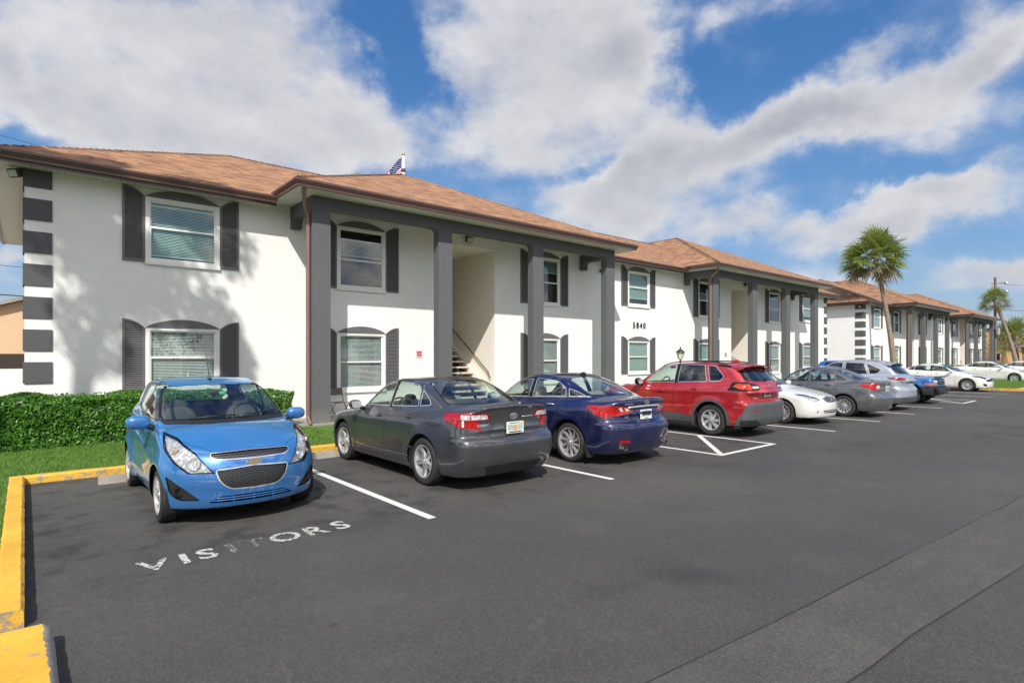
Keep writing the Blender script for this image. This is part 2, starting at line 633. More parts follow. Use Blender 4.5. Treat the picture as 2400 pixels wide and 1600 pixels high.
def tail_mat(name, col, emi=.12):
    """moulded lens with faint ribs"""
    m, nt, b = new_mat(name)
    v = coords(nt)
    w = nd(nt, 'ShaderNodeTexVoronoi', Scale=28.)
    nt.links.new(v, w.inputs['Vector'])
    c2 = tuple(c * .45 for c in col)
    nt.links.new(mixc(nt, ramp(nt, w.outputs['Distance'], [(.1, 0), (.6, 1)]), col, c2), b.inputs['Base Color'])
    b.inputs['Roughness'].default_value = .18
    b.inputs['Coat Weight'].default_value = 1.
    b.inputs['Emission Color'].default_value = rgba(col)
    b.inputs['Emission Strength'].default_value = emi
    return m

M = {}
def car_mats():
    M['glass'] = glass_mat('car_glass', (.80, .90, .85))
    M['glass_dark'] = glass_mat('privacy_glass', (.10, .12, .13))
    M['lens'] = glass_mat('clear_lens', (.92, .94, .95), refl=1.)
    M['black'] = plain('black_plastic', (.018, .018, .019), .45)
    M['gloss_black'] = plain('gloss_black', (.01, .01, .011), .12)
    M['greyplastic'] = plain('grey_cladding', (.072, .076, .082), .5, bmp=.15)
    M['under'] = plain('underbody', (.012, .012, .012), .9)
    M['chrome'] = plain('chrome', (.82, .83, .84), .16, .75, var=.03)
    M['alloy'] = plain('alloy_wheel', (.66, .66, .67), .30, .65, var=.08)
    M['darkalloy'] = plain('dark_alloy', (.06, .06, .062), .35, .6)
    M['steel'] = plain('steel_wheel', (.05, .05, .05), .5, .3)
    M['disc'] = plain('brake_disc', (.22, .2, .18), .45, .8)
    M['rubber'] = plain('tyre_rubber', (.028, .027, .026), .8, var=.3, vscale=12)
    M['interior'] = plain('car_interior', (.045, .045, .047), .85)
    M['seatgrey'] = plain('seat_cloth', (.07, .07, .07), .9)
    M['beige'] = plain('beige_cloth', (.30, .27, .22), .9)
    M['tail'] = tail_mat('red_lens', (.55, .006, .006))
    M['tailo'] = tail_mat('orange_red_lens', (.75, .05, .008), .2)
    M['amber'] = tail_mat('amber_lens', (.75, .25, .02))
    M['clearrefl'] = tail_mat('clear_reflector', (.80, .80, .80), .10)
    M['white'] = plain('plate_white', (.72, .73, .72), .5, var=.05)
    M['plate_green'] = plain('plate_green', (.05, .22, .14), .5)
    M['plate_orange'] = plain('plate_orange', (.75, .28, .05), .5)
    M['yellow'] = plain('sticker_yellow', (.8, .55, .03), .5)
    M['grille'] = mesh_grille_mat('hex_grille', .05, .02)
    M['green'] = plain('green_tag', (.02, .45, .15), .5)

def make_wheel(parent, x, y, r, S, style, out):
    """wheel at (x, y) with its outer face toward sign out"""
    w = S.get('tw', .205); rr = S.get('rim', r * .68)
    root = MB()
    s = out
    # tyre
    prof = [(rr, -w * .45), (rr + .012, -w * .5), (r - .045, -w * .5), (r - .012, -w * .42), (r, -w * .30), (r, w * .30), (r - .012, w * .42), (r - .03, w * .475), (r - .045, w * .495), (rr + .035, w * .505), (rr + .012, w * .48), (rr, w * .44)]
    t = MB()
    t.lathe([(a, b * s) for a, b in prof], 56, 'y')
    for k in range(56):      # tread grooves as shallow blocks
        a0 = 2 * PI * k / 56; a1 = a0 + 2 * PI / 56 * .72
        for yb in (-.34, -.11, .12, .35):
            y0, y1 = (yb - .09) * w, (yb + .09) * w
            rt = r + .0035 if abs(yb) < .3 else r - .004
            t.add([(rt * math.cos(a), yy, rt * math.sin(a)) for a in (a0, a1) for yy in (y0, y1)], [(0, 1, 3, 2)])
    tyre = None
    wo = empty('wheel', (x, y, r))
    wo.parent = parent
    wo.rotation_euler = (0, R(random.uniform(0, 70)), 0)
    tyre = t.build('tyre', M['rubber'], wo, smooth=40)
    n = {'five': 5, 'five_double': 5, 'ten': 10, 'seven': 7, 'multi': 12, 'steel': 8, 'truck': 5, 'sport': 5, 'ten_dark': 10}[style]
    mat = M['steel'] if style == 'steel' else M['alloy']
    rim = MB()
    rim.lathe([(rr + .004, w * .47 * s), (rr + .006, w * .50 * s), (rr - .004, w * .50 * s), (rr - .018, w * .46 * s), (rr - .022, w * .2 * s), (rr - .03, -w * .4 * s)], 48, 'y')
    yo = w * .40 * s
    if style == 'steel':
        rim.lathe([(rr - .02, w * .25 * s), (rr * .78, w * .18 * s), (rr * .62, w * .34 * s), (rr * .35, w * .36 * s), (rr * .22, w * .5 * s), (.001, w * .5 * s)], 40, 'y')
        for k in range(14):
            a = 2 * PI * k / 14
            rim.lathe([(.019, w * .245 * s), (.001, w * .246 * s)], 10, 'y', (rr * .74 * math.cos(a), 0.006 * s, rr * .74 * math.sin(a)), 1)
        ms = [mat, M['gloss_black']]
    else:
        ms = [mat, M['darkalloy']]
        def spoke(a, w0, w1, dy0=0., dy1=0., r0=.05, r1=None, tw=0., mi=0):
            r1 = r1 or rr - .012
            pts = []
            N = 5
            for i in range(N):
                t_ = i / (N - 1); rad = r0 + (r1 - r0) * t_
                ww = (w0 + (w1 - w0) * t_) / 2
                if style == 'seven': ww *= (1 + .9 * math.sin(PI * t_))
                yy = yo + s * (-.018 * math.sin(PI * t_ * .9) + .012 * t_)
                aa = a + tw * t_
                for o_, yd in ((-ww, -.03 * s), (-ww * .82, 0), (ww * .82, 0), (ww, -.03 * s)):
                    ca, sa = math.cos(aa), math.sin(aa)
                    pts.append((rad * ca - o_ * sa, yy + yd, rad * sa + o_ * ca))
            fs = []
            for i in range(N - 1):
                for j in range(3):
                    q = i * 4 + j
                    fs.append((q, q + 1, q + 5, q + 4))
            rim.add(pts, fs, mi)
        for k in range(n):
            a = 2 * PI * k / n
            if style == 'five': spoke(a, .085, .075); spoke(a + .001, .028, .022, mi=1)
            elif style == 'five_double':
                spoke(a - .07, .035, .04, tw=-.10); spoke(a + .07, .035, .04, tw=.10)
            elif style in ('ten', 'ten_dark'): spoke(a, .030, .05, tw=.18)
            elif style == 'seven': spoke(a, .04, .05, tw=.25)
            elif style == 'multi': spoke(a - .05, .018, .026); spoke(a + .06, .018, .026)
            elif style == 'truck': spoke(a, .12, .11)
            elif style == 'sport': spoke(a, .05, .035, tw=-.15); spoke(a + .35, .02, .05, tw=.2)
        rim.lathe([(.066, yo - .02 * s), (.062, yo + .004 * s), (.035, yo + .008 * s), (.032, yo + .012 * s), (.001, yo + .013 * s)], 24, 'y')
        for k in range(5):
            a = 2 * PI * (k + .5) / 5
            rim.lathe([(.009, yo + .003 * s), (.009, yo + .009 * s), (.001, yo + .01 * s)], 6, 'y', (.048 * math.cos(a), 0, .048 * math.sin(a)), 1)
    rim.build('rim', ms, wo, smooth=35)
    d = MB()
    d.lathe([(rr * .80, .005 * s), (rr * .80, .02 * s), (rr * .3, .02 * s), (.001, .03 * s)], 32, 'y')
    d.build('brake_disc', M['disc'], wo, smooth=35)
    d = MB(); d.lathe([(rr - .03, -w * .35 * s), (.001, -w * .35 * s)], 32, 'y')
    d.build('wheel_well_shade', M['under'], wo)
    return wo

def blob(name, mat, parent, c, size, pw=2.5, n=20, rot=None):
    """superellipsoid solid, used for mirrors, headrests and cushions"""
    mb = MB(); vs = []; fs = []
    def sp(v, e): return math.copysign(abs(v) ** e, v)
    e = 2 / pw
    Mx = Matrix.Rotation(rot[0], 3, rot[1]) if rot else Matrix.Identity(3)
    for i in range(n + 1):
        ph = -PI / 2 + PI * i / n
        for k in range(n):
            th = 2 * PI * k / n
            q = Vector((size[0] * sp(math.cos(ph), e) * sp(math.cos(th), e), size[1] * sp(math.cos(ph), e) * sp(math.sin(th), e), size[2] * sp(math.sin(ph), e)))
            q = Mx @ q
            vs.append((c[0] + q.x, c[1] + q.y, c[2] + q.z))
    for i in range(n):
        for k in range(n):
            fs.append((i * n + k, i * n + (k + 1) % n, (i + 1) * n + (k + 1) % n, (i + 1) * n + k))
    mb.add(vs, fs)
    return mb.build(name, mat, parent, smooth=True)

def interior(S, parent, seat='seatgrey'):
    hw = S['W'] / 2; zf = S['zb'] + .12
    x0 = S['cowl']; 
    fl = MB(); fl.box(x0 - .1, S['cabin_end'], -hw * .8, hw * .8, zf - .05, zf)
    fl.build('cabin_floor', M['interior'], parent)
    d = MB(); zb = S['zbelt']
    d.prism([(x0 - .02, zb - .1), (x0 + .12, zb - .035), (x0 + .42, zb - .05), (x0 + .52, zb - .16), (x0 + .46, zb - .5), (x0, zb - .5)], 'y', -hw * .80, hw * .80)
    d.build('dashboard', M['interior'], parent)
    xf = S['seat_x']; w = .225
    for sy in (-.37, .37):
        c = blob('front_seat', M[seat], parent, (xf + .10, sy, zf + .22), (.27, w, .13), 3.5)
        q = blob('seat_back', M[seat], c, (xf + .40, sy, zf + .52), (.07, w * .92, .31), 3.0, rot=(R(14), 'Y'))
        q = blob('headrest', M[seat], c, (xf + .50, sy, S['zbelt'] + .13), (.04, .105, .075), 2.6)
    xb = S['rear_x']
    c = blob('rear_bench', M[seat], parent, (xb, 0, zf + .22), (.25, hw * .72, .13), 4.5)
    blob('seat_back', M[seat], c, (xb + .30, 0, zf + .50), (.075, hw * .70, .32), 4, rot=(R(16), 'Y'))
    for sy in (-.36, .36):
        blob('headrest', M[seat], c, (xb + .36, sy, S['zbelt'] + .06), (.045, .13, .07), 2.8)
    st = MB()
    cx, cz = x0 + .62, zb - .03
    n = 28; vs = []; fs = []
    tilt = R(28)
    for k in range(n):
        t = 2 * PI * k / n
        for j in range(8):
            u = 2 * PI * j / 8
            rr_ = .18 + .014 * math.cos(u)
            yy = rr_ * math.cos(t); zz = rr_ * math.sin(t); xx = .014 * math.sin(u)
            vs.append((cx + xx * math.cos(tilt) + zz * math.sin(tilt), -.37 + yy, cz - xx * math.sin(tilt) + zz * math.cos(tilt)))
    for k in range(n):
        for j in range(8):
            fs.append((k * 8 + j, k * 8 + (j + 1) % 8, ((k + 1) % n) * 8 + (j + 1) % 8, ((k + 1) % n) * 8 + j))
    st.add(vs, fs)
    st.tube([(cx, -.37 - .17, cz), (cx, -.37 + .17, cz)], .016)
    st.tube([(cx, -.37, cz), (cx - .2, -.37, cz - .1)], .03)
    st.build('steering_wheel', M['black'], parent, smooth=40)
    mr = blob('rear_view_mirror', M['black'], parent, (S['mirror_in'][0], 0, S['mirror_in'][1]), (.012, .11, .03), 3)

def plate(parent, x, z, facing, kind='florida', y=0.):
    """licence plate; facing +1 = rear"""
    mb = MB(); w, h = .152, .078
    s = facing
    mb.bevbox(x, x + .008 * s, y - w, y + w, z - h, z + h, .003) if s > 0 else mb.bevbox(x - .008, x, y - w, y + w, z - h, z + h, .003)
    xf = x + .0105 * s
    mt = [M['white'], M['plate_green'], M['plate_orange'], M['yellow'], M['black']]
    def bar(y0, y1, z0, z1, mi):
        mb.add([(xf, y + y0, z + z0), (xf, y + y1, z + z0), (xf, y + y1, z + z1), (xf, y + y0, z + z1)], [(0, 1, 2, 3)], mi)
    rnd = random.Random(int(x * 1000))
    if kind == 'florida':
        for k in range(7):
            y0 = -.128 + k * .038
            if k == 3: continue
            bar(y0, y0 + .008, -.035, .04, 1); bar(y0 + .016, y0 + .024, -.035, .04, 1)
        bar(-.022, .018, -.04, .035, 2)
        bar(.10, .14, .045, .072, 3)
        bar(-.11, .11, -.066, -.052, 4); bar(-.10, .08, .055, .066, 1)
    else:
        for k in range(7):
            y0 = -.118 + k * .036
            bar(y0, y0 + .018, -.03, .035, 4) if k % 2 else bar(y0, y0 + .010, -.03, .035, 4)
            bar(y0 + .022, y0 + .027, -.03, .035, 4)
        bar(-.10, .10, .05, .06, 1); bar(-.05, .05, -.064, -.054, 4)
    return mb.build('licence_plate', mt, parent)

def rotor(kind, r, mb, c, s=1, mi=0, wy=1.0, wz=1.0):
    """badge rings: flat bands on the plane x = c.x"""
    def band(cy, cz, ay, az, t, n=24):
        vs = []
        for k in range(n):
            a = 2 * PI * k / n
            for q in (0, 1):
                vs.append((c[0] + .004 * s, c[1] + cy + (ay - t * q) * math.cos(a), c[2] + cz + (az - t * q) * math.sin(a)))
                vs.append((c[0], c[1] + cy + (ay - t * q) * math.cos(a), c[2] + cz + (az - t * q) * math.sin(a)))
        fs = []
        for k in range(n):
            k2 = (k + 1) % n
            fs += [(k * 4, k * 4 + 2, k2 * 4 + 2, k2 * 4), (k * 4 + 1, k2 * 4 + 1, k2 * 4, k * 4), (k * 4 + 2, k * 4 + 3, k2 * 4 + 3, k2 * 4 + 2)]
        mb.add(vs, fs, mi)
    if kind == 'ovals':
        band(0, 0, r, r * .68, r * .13)
        band(0, r * .22, r * .62, r * .27, r * .10)
        band(0, -r * .05, r * .26, r * .58, r * .10)
    elif kind == 'slanted_h':
        band(0, 0, r, r * .62, r * .13)
        for q in (-1, 1):
            a = [(-.16, -.5), (.02, -.5), (.20, .5), (.02, .5)]
            P = [(c[0] + .004 * s, c[1] + (u * 1 + q * .30) * r * (s), c[2] + v * r * .95) for u, v in a]
            mb.add(P, [(0, 1, 2, 3)], mi)
        mb.add([(c[0] + .004 * s, c[1] + u * r, c[2] + v * r) for u, v in ((-.35, -.09), (.35, .03), (.35, .15), (-.35, .03))], [(0, 1, 2, 3)], mi)
    elif kind == 'oval_only':
        band(0, 0, r, r * .7, r * .2)
        mb.add([(c[0] + .004 * s, c[1] + u * r, c[2] + v * r) for u, v in ((-.6, .3), (0, -.5), (.6, .3), (0, -.15))], [(0, 1, 2, 3)], mi)

def handle(sk, parent, x, z, mat, sy, tilt=0.):
    p, n = sk.on(x=x, z=z)
    mb = MB(); L_ = .085
    pts = []
    for t in (-1, -.75, -.3, .3, .75, 1):
        q, _ = sk.on(x=x + t * L_, z=z + tilt * t)
        pts.append((q.x, (q.y + (.006 if abs(t) == 1 else .026 if abs(t) < .7 else .02)) * sy, q.z))
    mb.tube(pts, [.008, .012, .014, .014, .012, .008], 8)
    o = mb.build('door_handle', mat, parent, smooth=True)
    c = MB()
    cv = []
    for k in range(14):
        a = 2 * PI * k / 14
        q, _ = sk.on(x=x + .05 * math.cos(a), z=z + .026 * math.sin(a))
        cv.append((q.x, (q.y + .0025) * sy, q.z))
    q, _ = sk.on(x=x, z=z)
    cv.append((q.x, (q.y + .003) * sy, q.z))
    c.add(cv, [(k, (k + 1) % 14, 14) for k in range(14)])
    c.build('handle_recess', M['black'], o)
    return o

def wing_mirror(parent, c, size, sy, mat, body_w):
    o = blob('wing_mirror', mat, parent, (c[0], c[1] * sy, c[2]), size, 2.6)
    g = MB()
    g.add([(c[0] + size[0] * 1.01, c[1] * sy + size[1] * .80 * u, c[2] + size[2] * .75 * v) for u, v in ((-1, -.6), (-.6, -1), (.6, -1), (1, -.6), (1, .6), (.6, 1), (-.6, 1), (-1, .6))], [tuple(range(8))])
    g.build('mirror_glass', M['chrome'], o)
    a = MB(); a.tube([(c[0], (c[1] - size[1] * .6) * sy, c[2] - size[2] * .5), (c[0] + .0, body_w * sy, c[2] - size[2] * 1.0)], [.03, .035], 8)
    a.build('mirror_arm', M['black'], o, smooth=True)
    return o

def arch_liner(parent, x, hw, ra, zc, zbot):
    for sy in (-1, 1):
        mb = MB(); vs = []; n = 18
        for k in range(n + 1):
            a = R(-25) + R(230) * k / n
            for yy in (hw - .028, hw - .36):
                vs.append((x + (ra + .012) * math.cos(a), yy * sy, zc + (ra + .012) * math.sin(a)))
        fs = [(2 * k, 2 * k + 1, 2 * k + 3, 2 * k + 2) for k in range(n)]
        mb.add(vs, fs)
        m = len(mb.v)
        mb.add([(x + (ra + .012) * math.cos(R(-25) + R(230) * k / n), (hw - .36) * sy, zc + (ra + .012) * math.sin(R(-25) + R(230) * k / n)) for k in range(n + 1)], [tuple(range(n + 1))])
        mb.build('wheel_arch_liner', M['under'], parent)
def build_car(S, name, loc, rz, label, group=None, h=.03):
    random.seed(S['seed'])
    root = empty(name, (loc[0], loc[1], 0), rz, label, 'car', group)
    sk = CarSkin(S, h)
    P = S['paintmat']; hw = S['W'] / 2
    axf, axr, rw = S['axf'], S['axr'], S['rw']
    ra = S.get('arch', rw + .045)
    # wheel arches cut away
    for cx in (axf, axr):
        cut = [(cx + ra * math.cos(2 * PI * k / 30), rw + .01 + ra * math.sin(2 * PI * k / 30)) for k in range(30)]
        cut = [(a, max(b, S['zb'] - .1)) for a, b in cut]
        fs = carve(sk.bm, cut, 'S', -.35, lambda c: c.y > hw - .40)
        bmesh.ops.delete(sk.bm, geom=fs, context='FACES')
        if S.get('cladding'):
            ro = ra + .062
            segs = []
            for k in range(10):
                a0 = PI * (k / 10) * 1.12 - .06 * PI; a1 = PI * ((k + 1) / 10) * 1.12 - .06 * PI
                segs.append([(cx + (ra - .01) * math.cos(a0), rw + (ra - .01) * math.sin(a0)), (cx + ro * math.cos(a0), rw + ro * math.sin(a0)), (cx + ro * math.cos(a1), rw + ro * math.sin(a1)), (cx + (ra - .01) * math.cos(a1), rw + (ra - .01) * math.sin(a1))])
            b = sk.take(segs, 'S', .1)
            sk.emit(b, 'wheel_arch_cladding', M['greyplastic'], root, side=True, push=.012)
        arch_liner(root, cx, hw, ra, rw + .01, S['zb'])
    for spec in S['parts']:
        nm, polys, view, mat = spec[:4]
        o = spec[4] if len(spec) > 4 else {}
        b = sk.take(polys, view, o.get('nmin', .12), o.get('pred'))
        if not b.faces: continue
        side = o.get('side', view == 'S')
        m = M[mat] if mat != 'paint' else P
        if o.get('ring'):
            r = ring_split(b, o['ring'])
            sk.emit(r, o.get('ringname', nm + '_trim'), M[o.get('ringmat', 'gloss_black')], root, side=side, push=o.get('ringpush', .001))
            r.free()
        elif o.get('gap', 0):
            ring_split(b, o['gap']).free()
        sk.emit(b, nm, m, root, side=side, push=o.get('push', 0.))
        if o.get('back'):       # lamp bowl behind a clear lens
            sk.emit(b, o.get('backname', 'lamp_bowl'), M[o['back']], root, side=side, push=o.get('backpush', -.02))
        b.free()
    # underside
    fs = [f for f in sk.bm.faces if f.normal.z < -.75 and f.calc_center_median().z < S['zb'] + .1]
    b = bm_part(fs); bmesh.ops.delete(sk.bm, geom=fs, context='FACES')
    sk.emit(b, 'underbody', M['under'], root); b.free()
    sk.emit(sk.bm, 'body', P, root)
    sk.bm.free()
    for cx in (axf, axr):
        for sy in (-1, 1):
            make_wheel(root, cx, sy * (hw - S.get('tw', .205) / 2 - S.get('winset', .012)), rw, S, S['rimstyle'], sy)
    interior(S, root, S.get('seat', 'seatgrey'))
    for (x, z, ti) in S.get('handles', []):
        for sy in (-1, 1):
            handle(sk, root, x, z, M[S.get('handlemat', '')] if S.get('handlemat') else P, sy, ti)
    if S.get('mirror'):
        c, sz = S['mirror']
        for sy in (-1, 1):
            wing_mirror(root, c, sz, sy, M[S['mirrormat']] if S.get('mirrormat') else P, c[1] - sz[1] - .05)
    if S.get('extra'):
        S['extra'](S, sk, root)
    return root

def surf_strip(sk, pts, w, mat, name, parent, axis='y', both=True, off=.004, n=6):
    """thin raised strip following the skin through (x,z) points (side) or (y,z) points (rear/front)"""
    out = []
    for sy in ((-1, 1) if both else (1,)):
        mb = MB(); path = []
        for i in range(len(pts) - 1):
            for k in range(n + (i == len(pts) - 2)):
                t = k / n
                a = pts[i][0] * (1 - t) + pts[i + 1][0] * t; b = pts[i][1] * (1 - t) + pts[i + 1][1] * t
                if axis == 'y': q, g = sk.on(x=a, z=b)
                else: q, g = sk.on(y=abs(a), z=b, axis=axis)
                if axis != 'y' and a < 0: q.y = -q.y; g.y = -g.y
                p = q + g * off
                path.append((p.x, p.y * sy if axis == 'y' else p.y * sy, p.z))
        mb.tube(path, w / 2, 6)
        out.append(mb.build(name, mat, parent, smooth=True))
    return out

def on_text(sk, parent, txt, size, y, z, end, mat, name='lettering', shear=0., sx=1., off=.004, weight=0.0):
    """raised lettering on the tail (end=+1) or nose"""
    q, g = sk.on(y=abs(y), z=z, axis='x+' if end > 0 else 'x-')
    if y < 0: g.y = -g.y
    X = Vector((g.y * -1, g.x, 0)); 
    if end > 0: X = Vector((-g.y, g.x, 0)).normalized()
    else: X = Vector((-g.y, g.x, 0)).normalized()
    N = g.normalized(); Y = N.cross(X).normalized(); X = Y.cross(N)
    if Y.z < 0: Y = -Y; X = -X
    X = Y.cross(N)
    o = Vector((q.x, y, q.z)) + N * off
    Mx = Matrix(((X.x, Y.x, N.x, o.x), (X.y, Y.y, N.y, o.y), (X.z, Y.z, N.z, o.z), (0, 0, 0, 1)))
    mb = MB(); add_text(mb, txt, size, Mx, .002, sx=sx, font_shear=shear, weight=weight)
    return mb.build(name, mat, parent)

def wiper(sk, parent, pts, name='wiper'):
    mb = MB(); path = []
    for (y, z) in pts:
        q, g = sk.on(y=abs(y), z=z, axis='x-')
        if y < 0: g.y = -g.y; q.y = -q.y
        path.append(tuple(q + g * .02))
    mb.tube(path, .009, 6)
    return mb.build(name, M['black'], parent, smooth=True)

def exhaust(parent, x, y, z, r=.035, sy=1., name='exhaust_pipe'):
    mb = MB()
    def ring(rr, xx): return [(x + xx, y + rr * sy * math.cos(2 * PI * k / 18), z + rr * math.sin(2 * PI * k / 18)) for k in range(18)]
    P = [(r, -.30), (r, -.004), (r * .97, 0), (r * .84, -.003), (r * .80, -.02)]
    vs = sum([ring(a, b) for a, b in P], [])
    mb.add(vs, [(i * 18 + k, i * 18 + (k + 1) % 18, (i + 1) * 18 + (k + 1) % 18, (i + 1) * 18 + k) for i in range(4) for k in range(18)])
    o = mb.build(name, M['disc'], parent, smooth=40)
    d = MB(); d.add(ring(r * .8, -.02), [tuple(range(18))]); d.build('pipe_mouth', M['under'], o)
    return o

# ------------------------------------------------ grey sedan
def camry():
    S = dict(L=4.46, W=1.82, Ht=1.47, seed=3, axf=.90, axr=3.47, rw=.33, zb=.19, rim=.222, winset=.02,
        hood=[(-.1, .60), (.10, .70), (.45, .825), (.9, .91), (1.25, .955), (1.6, .945), (2.4, .955), (3.2, 1.0), (3.6, 1.045), (3.9, 1.07), (4.25, 1.085), (4.42, 1.095), (4.5, 1.08)],
        roof=[(.6, .40), (1.05, .885), (1.30, 1.03), (1.80, 1.315), (2.05, 1.41), (2.4, 1.462), (2.75, 1.465), (3.0, 1.435), (3.25, 1.365), (3.80, 1.13), (4.3, .87), (4.7, .6)],
        plan=[(0, .80), (.5, .885), (1.0, .905), (2.2, .91), (3.4, .908), (3.9, .88), (4.46, .80)],
        sect=[(.1, -.10), (.22, -.045), (.32, -.015), (.5, 0), (.66, 0.), (.80, -.012), (.90, -.035), (1.0, -.075), (1.1, -.13)],
        nose=[(.1, .12), (.3, .02), (.5, 0), (.62, .02), (.75, .08), (.9, .3)],
        tail=[(.1, 4.25), (.26, 4.36), (.42, 4.44), (.60, 4.46), (.68, 4.43), (.72, 4.37), (.9, 4.35), (1.04, 4.37), (1.09, 4.40), (1.2, 4.36)],
        green=[(1.0, .70), (1.5, .80), (2.2, .835), (3.0, .825), (3.6, .765), (4.0, .70)],
        kf=.42, pf=2.6, kr=.22, pr=3.0, crown=.05, rcrown=.10, kw=.28, xm=2.35, zbelt=.97, tum=.36, tum2=.28,
        rtf=.10, rtr=.055, rs=.10, rg=.07, rj=.05, flare=.012,
        crease=[(.8, .80, 4.0, .93, .010, .05), (1.3, .33, 3.2, .36, .012, .07)],
        cowl=1.22, cabin_end=3.7, seat_x=1.75, rear_x=2.7, mirror_in=(1.95, 1.32), rimstyle='five',
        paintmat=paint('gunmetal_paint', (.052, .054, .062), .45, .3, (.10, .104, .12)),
        handles=[(2.17, .875, .0), (3.05, .915, .0)],
        mirror=((1.56, .985, 1.0), (.065, .10, .075)))
    G = dict(gap=.0045, push=.0)
    win = dict(ring=.012, ringmat='chrome', ringname='window_trim', push=-.003)
    S['parts'] = [
        ('windshield', [rpoly([(0, .985), (.70, .985), (.545, 1.395), (0, 1.425)], [0, .06, .06, 0])], 'F', 'glass', dict(side=False, nmin=.25, ring=.02, ringname='windshield_seal', push=-.002, pred=lambda c: c.z > .97)),
        ('rear_window', [rpoly([(0, 1.105), (.635, 1.105), (.53, 1.36), (.46, 1.395), (0, 1.42)], [0, .07, .04, .05, 0])], 'R', 'glass', dict(side=False, nmin=.2, ring=.02, ringname='rear_window_seal', push=-.002, pred=lambda c: c.x < 4.0)),
        ('front_door_window', [rpoly([(1.60, .995), (2.40, 1.02), (2.36, 1.375), (2.13, 1.355), (1.9, 1.25)], [.02, .02, .02, .1, .1])], 'S', 'glass', win),
        ('rear_door_window', [rpoly([(2.47, 1.025), (3.18, 1.06), (3.10, 1.30), (2.92, 1.375), (2.43, 1.385)], [.02, .03, .08, .06, .02])], 'S', 'glass', win),
        ('quarter_window', [rpoly([(3.215, 1.065), (3.46, 1.09), (3.38, 1.17), (3.14, 1.295)], [.01, .04, .04, .02])], 'S', 'glass_dark', win),
        ('door_pillar', [[(2.39, 1.01), (2.48, 1.01), (2.44, 1.40), (2.355, 1.39)]], 'S', 'gloss_black', dict(pred=lambda c: c.z > 1.0)),
        ('fuel_door', [rpoly([(3.62, .835), (3.86, .85), (3.86, .975), (3.63, .965)], .03)], 'S', 'paint', G),
        ('reversing_lamp', [[(4.33, .42, .95), (4.30, .68, .948), (4.30, .68, 1.012), (4.33, .44, 1.005)], [(4.30, .69, .948), (4.24, .80, .946), (4.24, .80, 1.012), (4.30, .69, 1.012)], [(4.26, .765, .85), (4.25, .795, .852), (4.25, .795, .946), (4.26, .765, .946)]], (1.0, .9, .06), 'clearrefl', dict(side=True, push=.004)),
        ('tail_light', [
            [(4.33, .38, .935), (4.28, .70, .925), (4.02, .93, .93), (4.02, .93, 1.03), (4.30, .70, 1.04), (4.34, .42, 1.025)],
            [(4.28, .70, .9255), (4.32, .585, .925), (4.36, .56, .80), (4.22, .84, .86), (4.02, .93, .935)]],
            (1.0, .9, .06), 'tail', dict(side=True, ring=.009, ringname='lamp_edge', ringmat='tail', push=.004)),
        ('trunk_lid', [rpoly([(0, .715), (.40, .715), (.56, .80), (.70, 1.045), (.66, 1.12), (0, 1.14)], [0, .06, .02, .02, .01, 0])], 'R', 'paint', dict(side=False, gap=.004, nmin=.25)),
        ('trunk_deck', [[(3.84, 0), (3.86, .63), (4.36, .68), (4.42, 0)]], 'T', 'paint', dict(side=False, gap=.003, nmin=.6, pred=lambda c: c.z > 1.0)),
        ('hood', [[(.20, 0), (.25, .5), (.55, .70), (1.16, .72), (1.26, .55), (1.30, 0)]], 'T', 'paint', dict(side=False, gap=.004, nmin=.5, pred=lambda c: c.z > .6)),
        ('headlight', [[(.10, .55, .62), (.10, .55, .72), (.55, .86, .82), (.62, .9, .78), (.28, .80, .62)]], (-1, .9, .1), 'clearrefl', dict(side=True, push=.003)),
        ('front_door', [rpoly([(1.42, .27), (2.36, .27), (2.42, 1.385), (2.15, 1.40), (1.45, 1.0), (1.38, .8)], .03)], 'S', 'paint', G),
        ('rear_door', [rpoly([(2.375, .27), (2.92, .27), (3.10, .62), (3.32, .9), (3.42, 1.07), (3.0, 1.40), (2.435, 1.405)], .03)], 'S', 'paint', G),
        ('rear_valance', [[(0, .2), (.42, .2), (.50, .335), (0, .35)]], 'R', 'black', dict(side=False, nmin=.2)),
        ('rear_bumper', [[(3.84, .16), (4.6, .16), (4.6, .86), (4.2, .86), (3.9, .655), (3.84, .655)]], 'S', 'paint', dict(side=True, nmin=-.05, gap=.0025)),
    ]
    def extra(S, sk, root):
        # spoiler lip
        mb = MB(); n = 20; vs = []
        for k in range(n + 1):
            y = -.60 + 1.20 * k / n
            e = 1 - (abs(y) / .62) ** 8
            xb = 4.405 - .16 * y * y
            za = sk.on(x=4.22, y=abs(y), axis='z')[0].z; zb_ = sk.on(x=xb - .05, y=abs(y), axis='z')[0].z
            vs += [(4.22, y, za - .003), (xb - .07, y, zb_ + .012 * e), (xb, y, zb_ + .028 * e), (xb + .004, y, zb_ + .012 * e), (xb - .02, y, zb_ - .02)]
        fs = [(k * 5 + j, k * 5 + j + 1, k * 5 + j + 6, k * 5 + j + 5) for k in range(n) for j in range(4)]
        mb.add(vs, fs); mb.build('spoiler', S['paintmat'], root, smooth=50)
        q, g = sk.on(y=0, z=.968, axis='x+')
        mb = MB(); rotor('ovals', .062, mb, (q.x + .004, 0, .968)); mb.build('badge', M['chrome'], root)
        plate(root, sk.on(y=0, z=.82, axis='x+')[0].x + .004, .818, 1)
        on_text(sk, root, 'CAMRY', .046, -.50, .868, 1, M['chrome'], shear=.3, sx=1.1, weight=.001)
        on_text(sk, root, 'SE', .034, .50, .915, 1, M['chrome'], shear=.3)
        surf_strip(sk, [(.16, .951), (.38, .951)], .012, M['chrome'], 'garnish_strip', root, 'x+', both=False)
        exhaust(root, 4.40, .55, .305, .038)
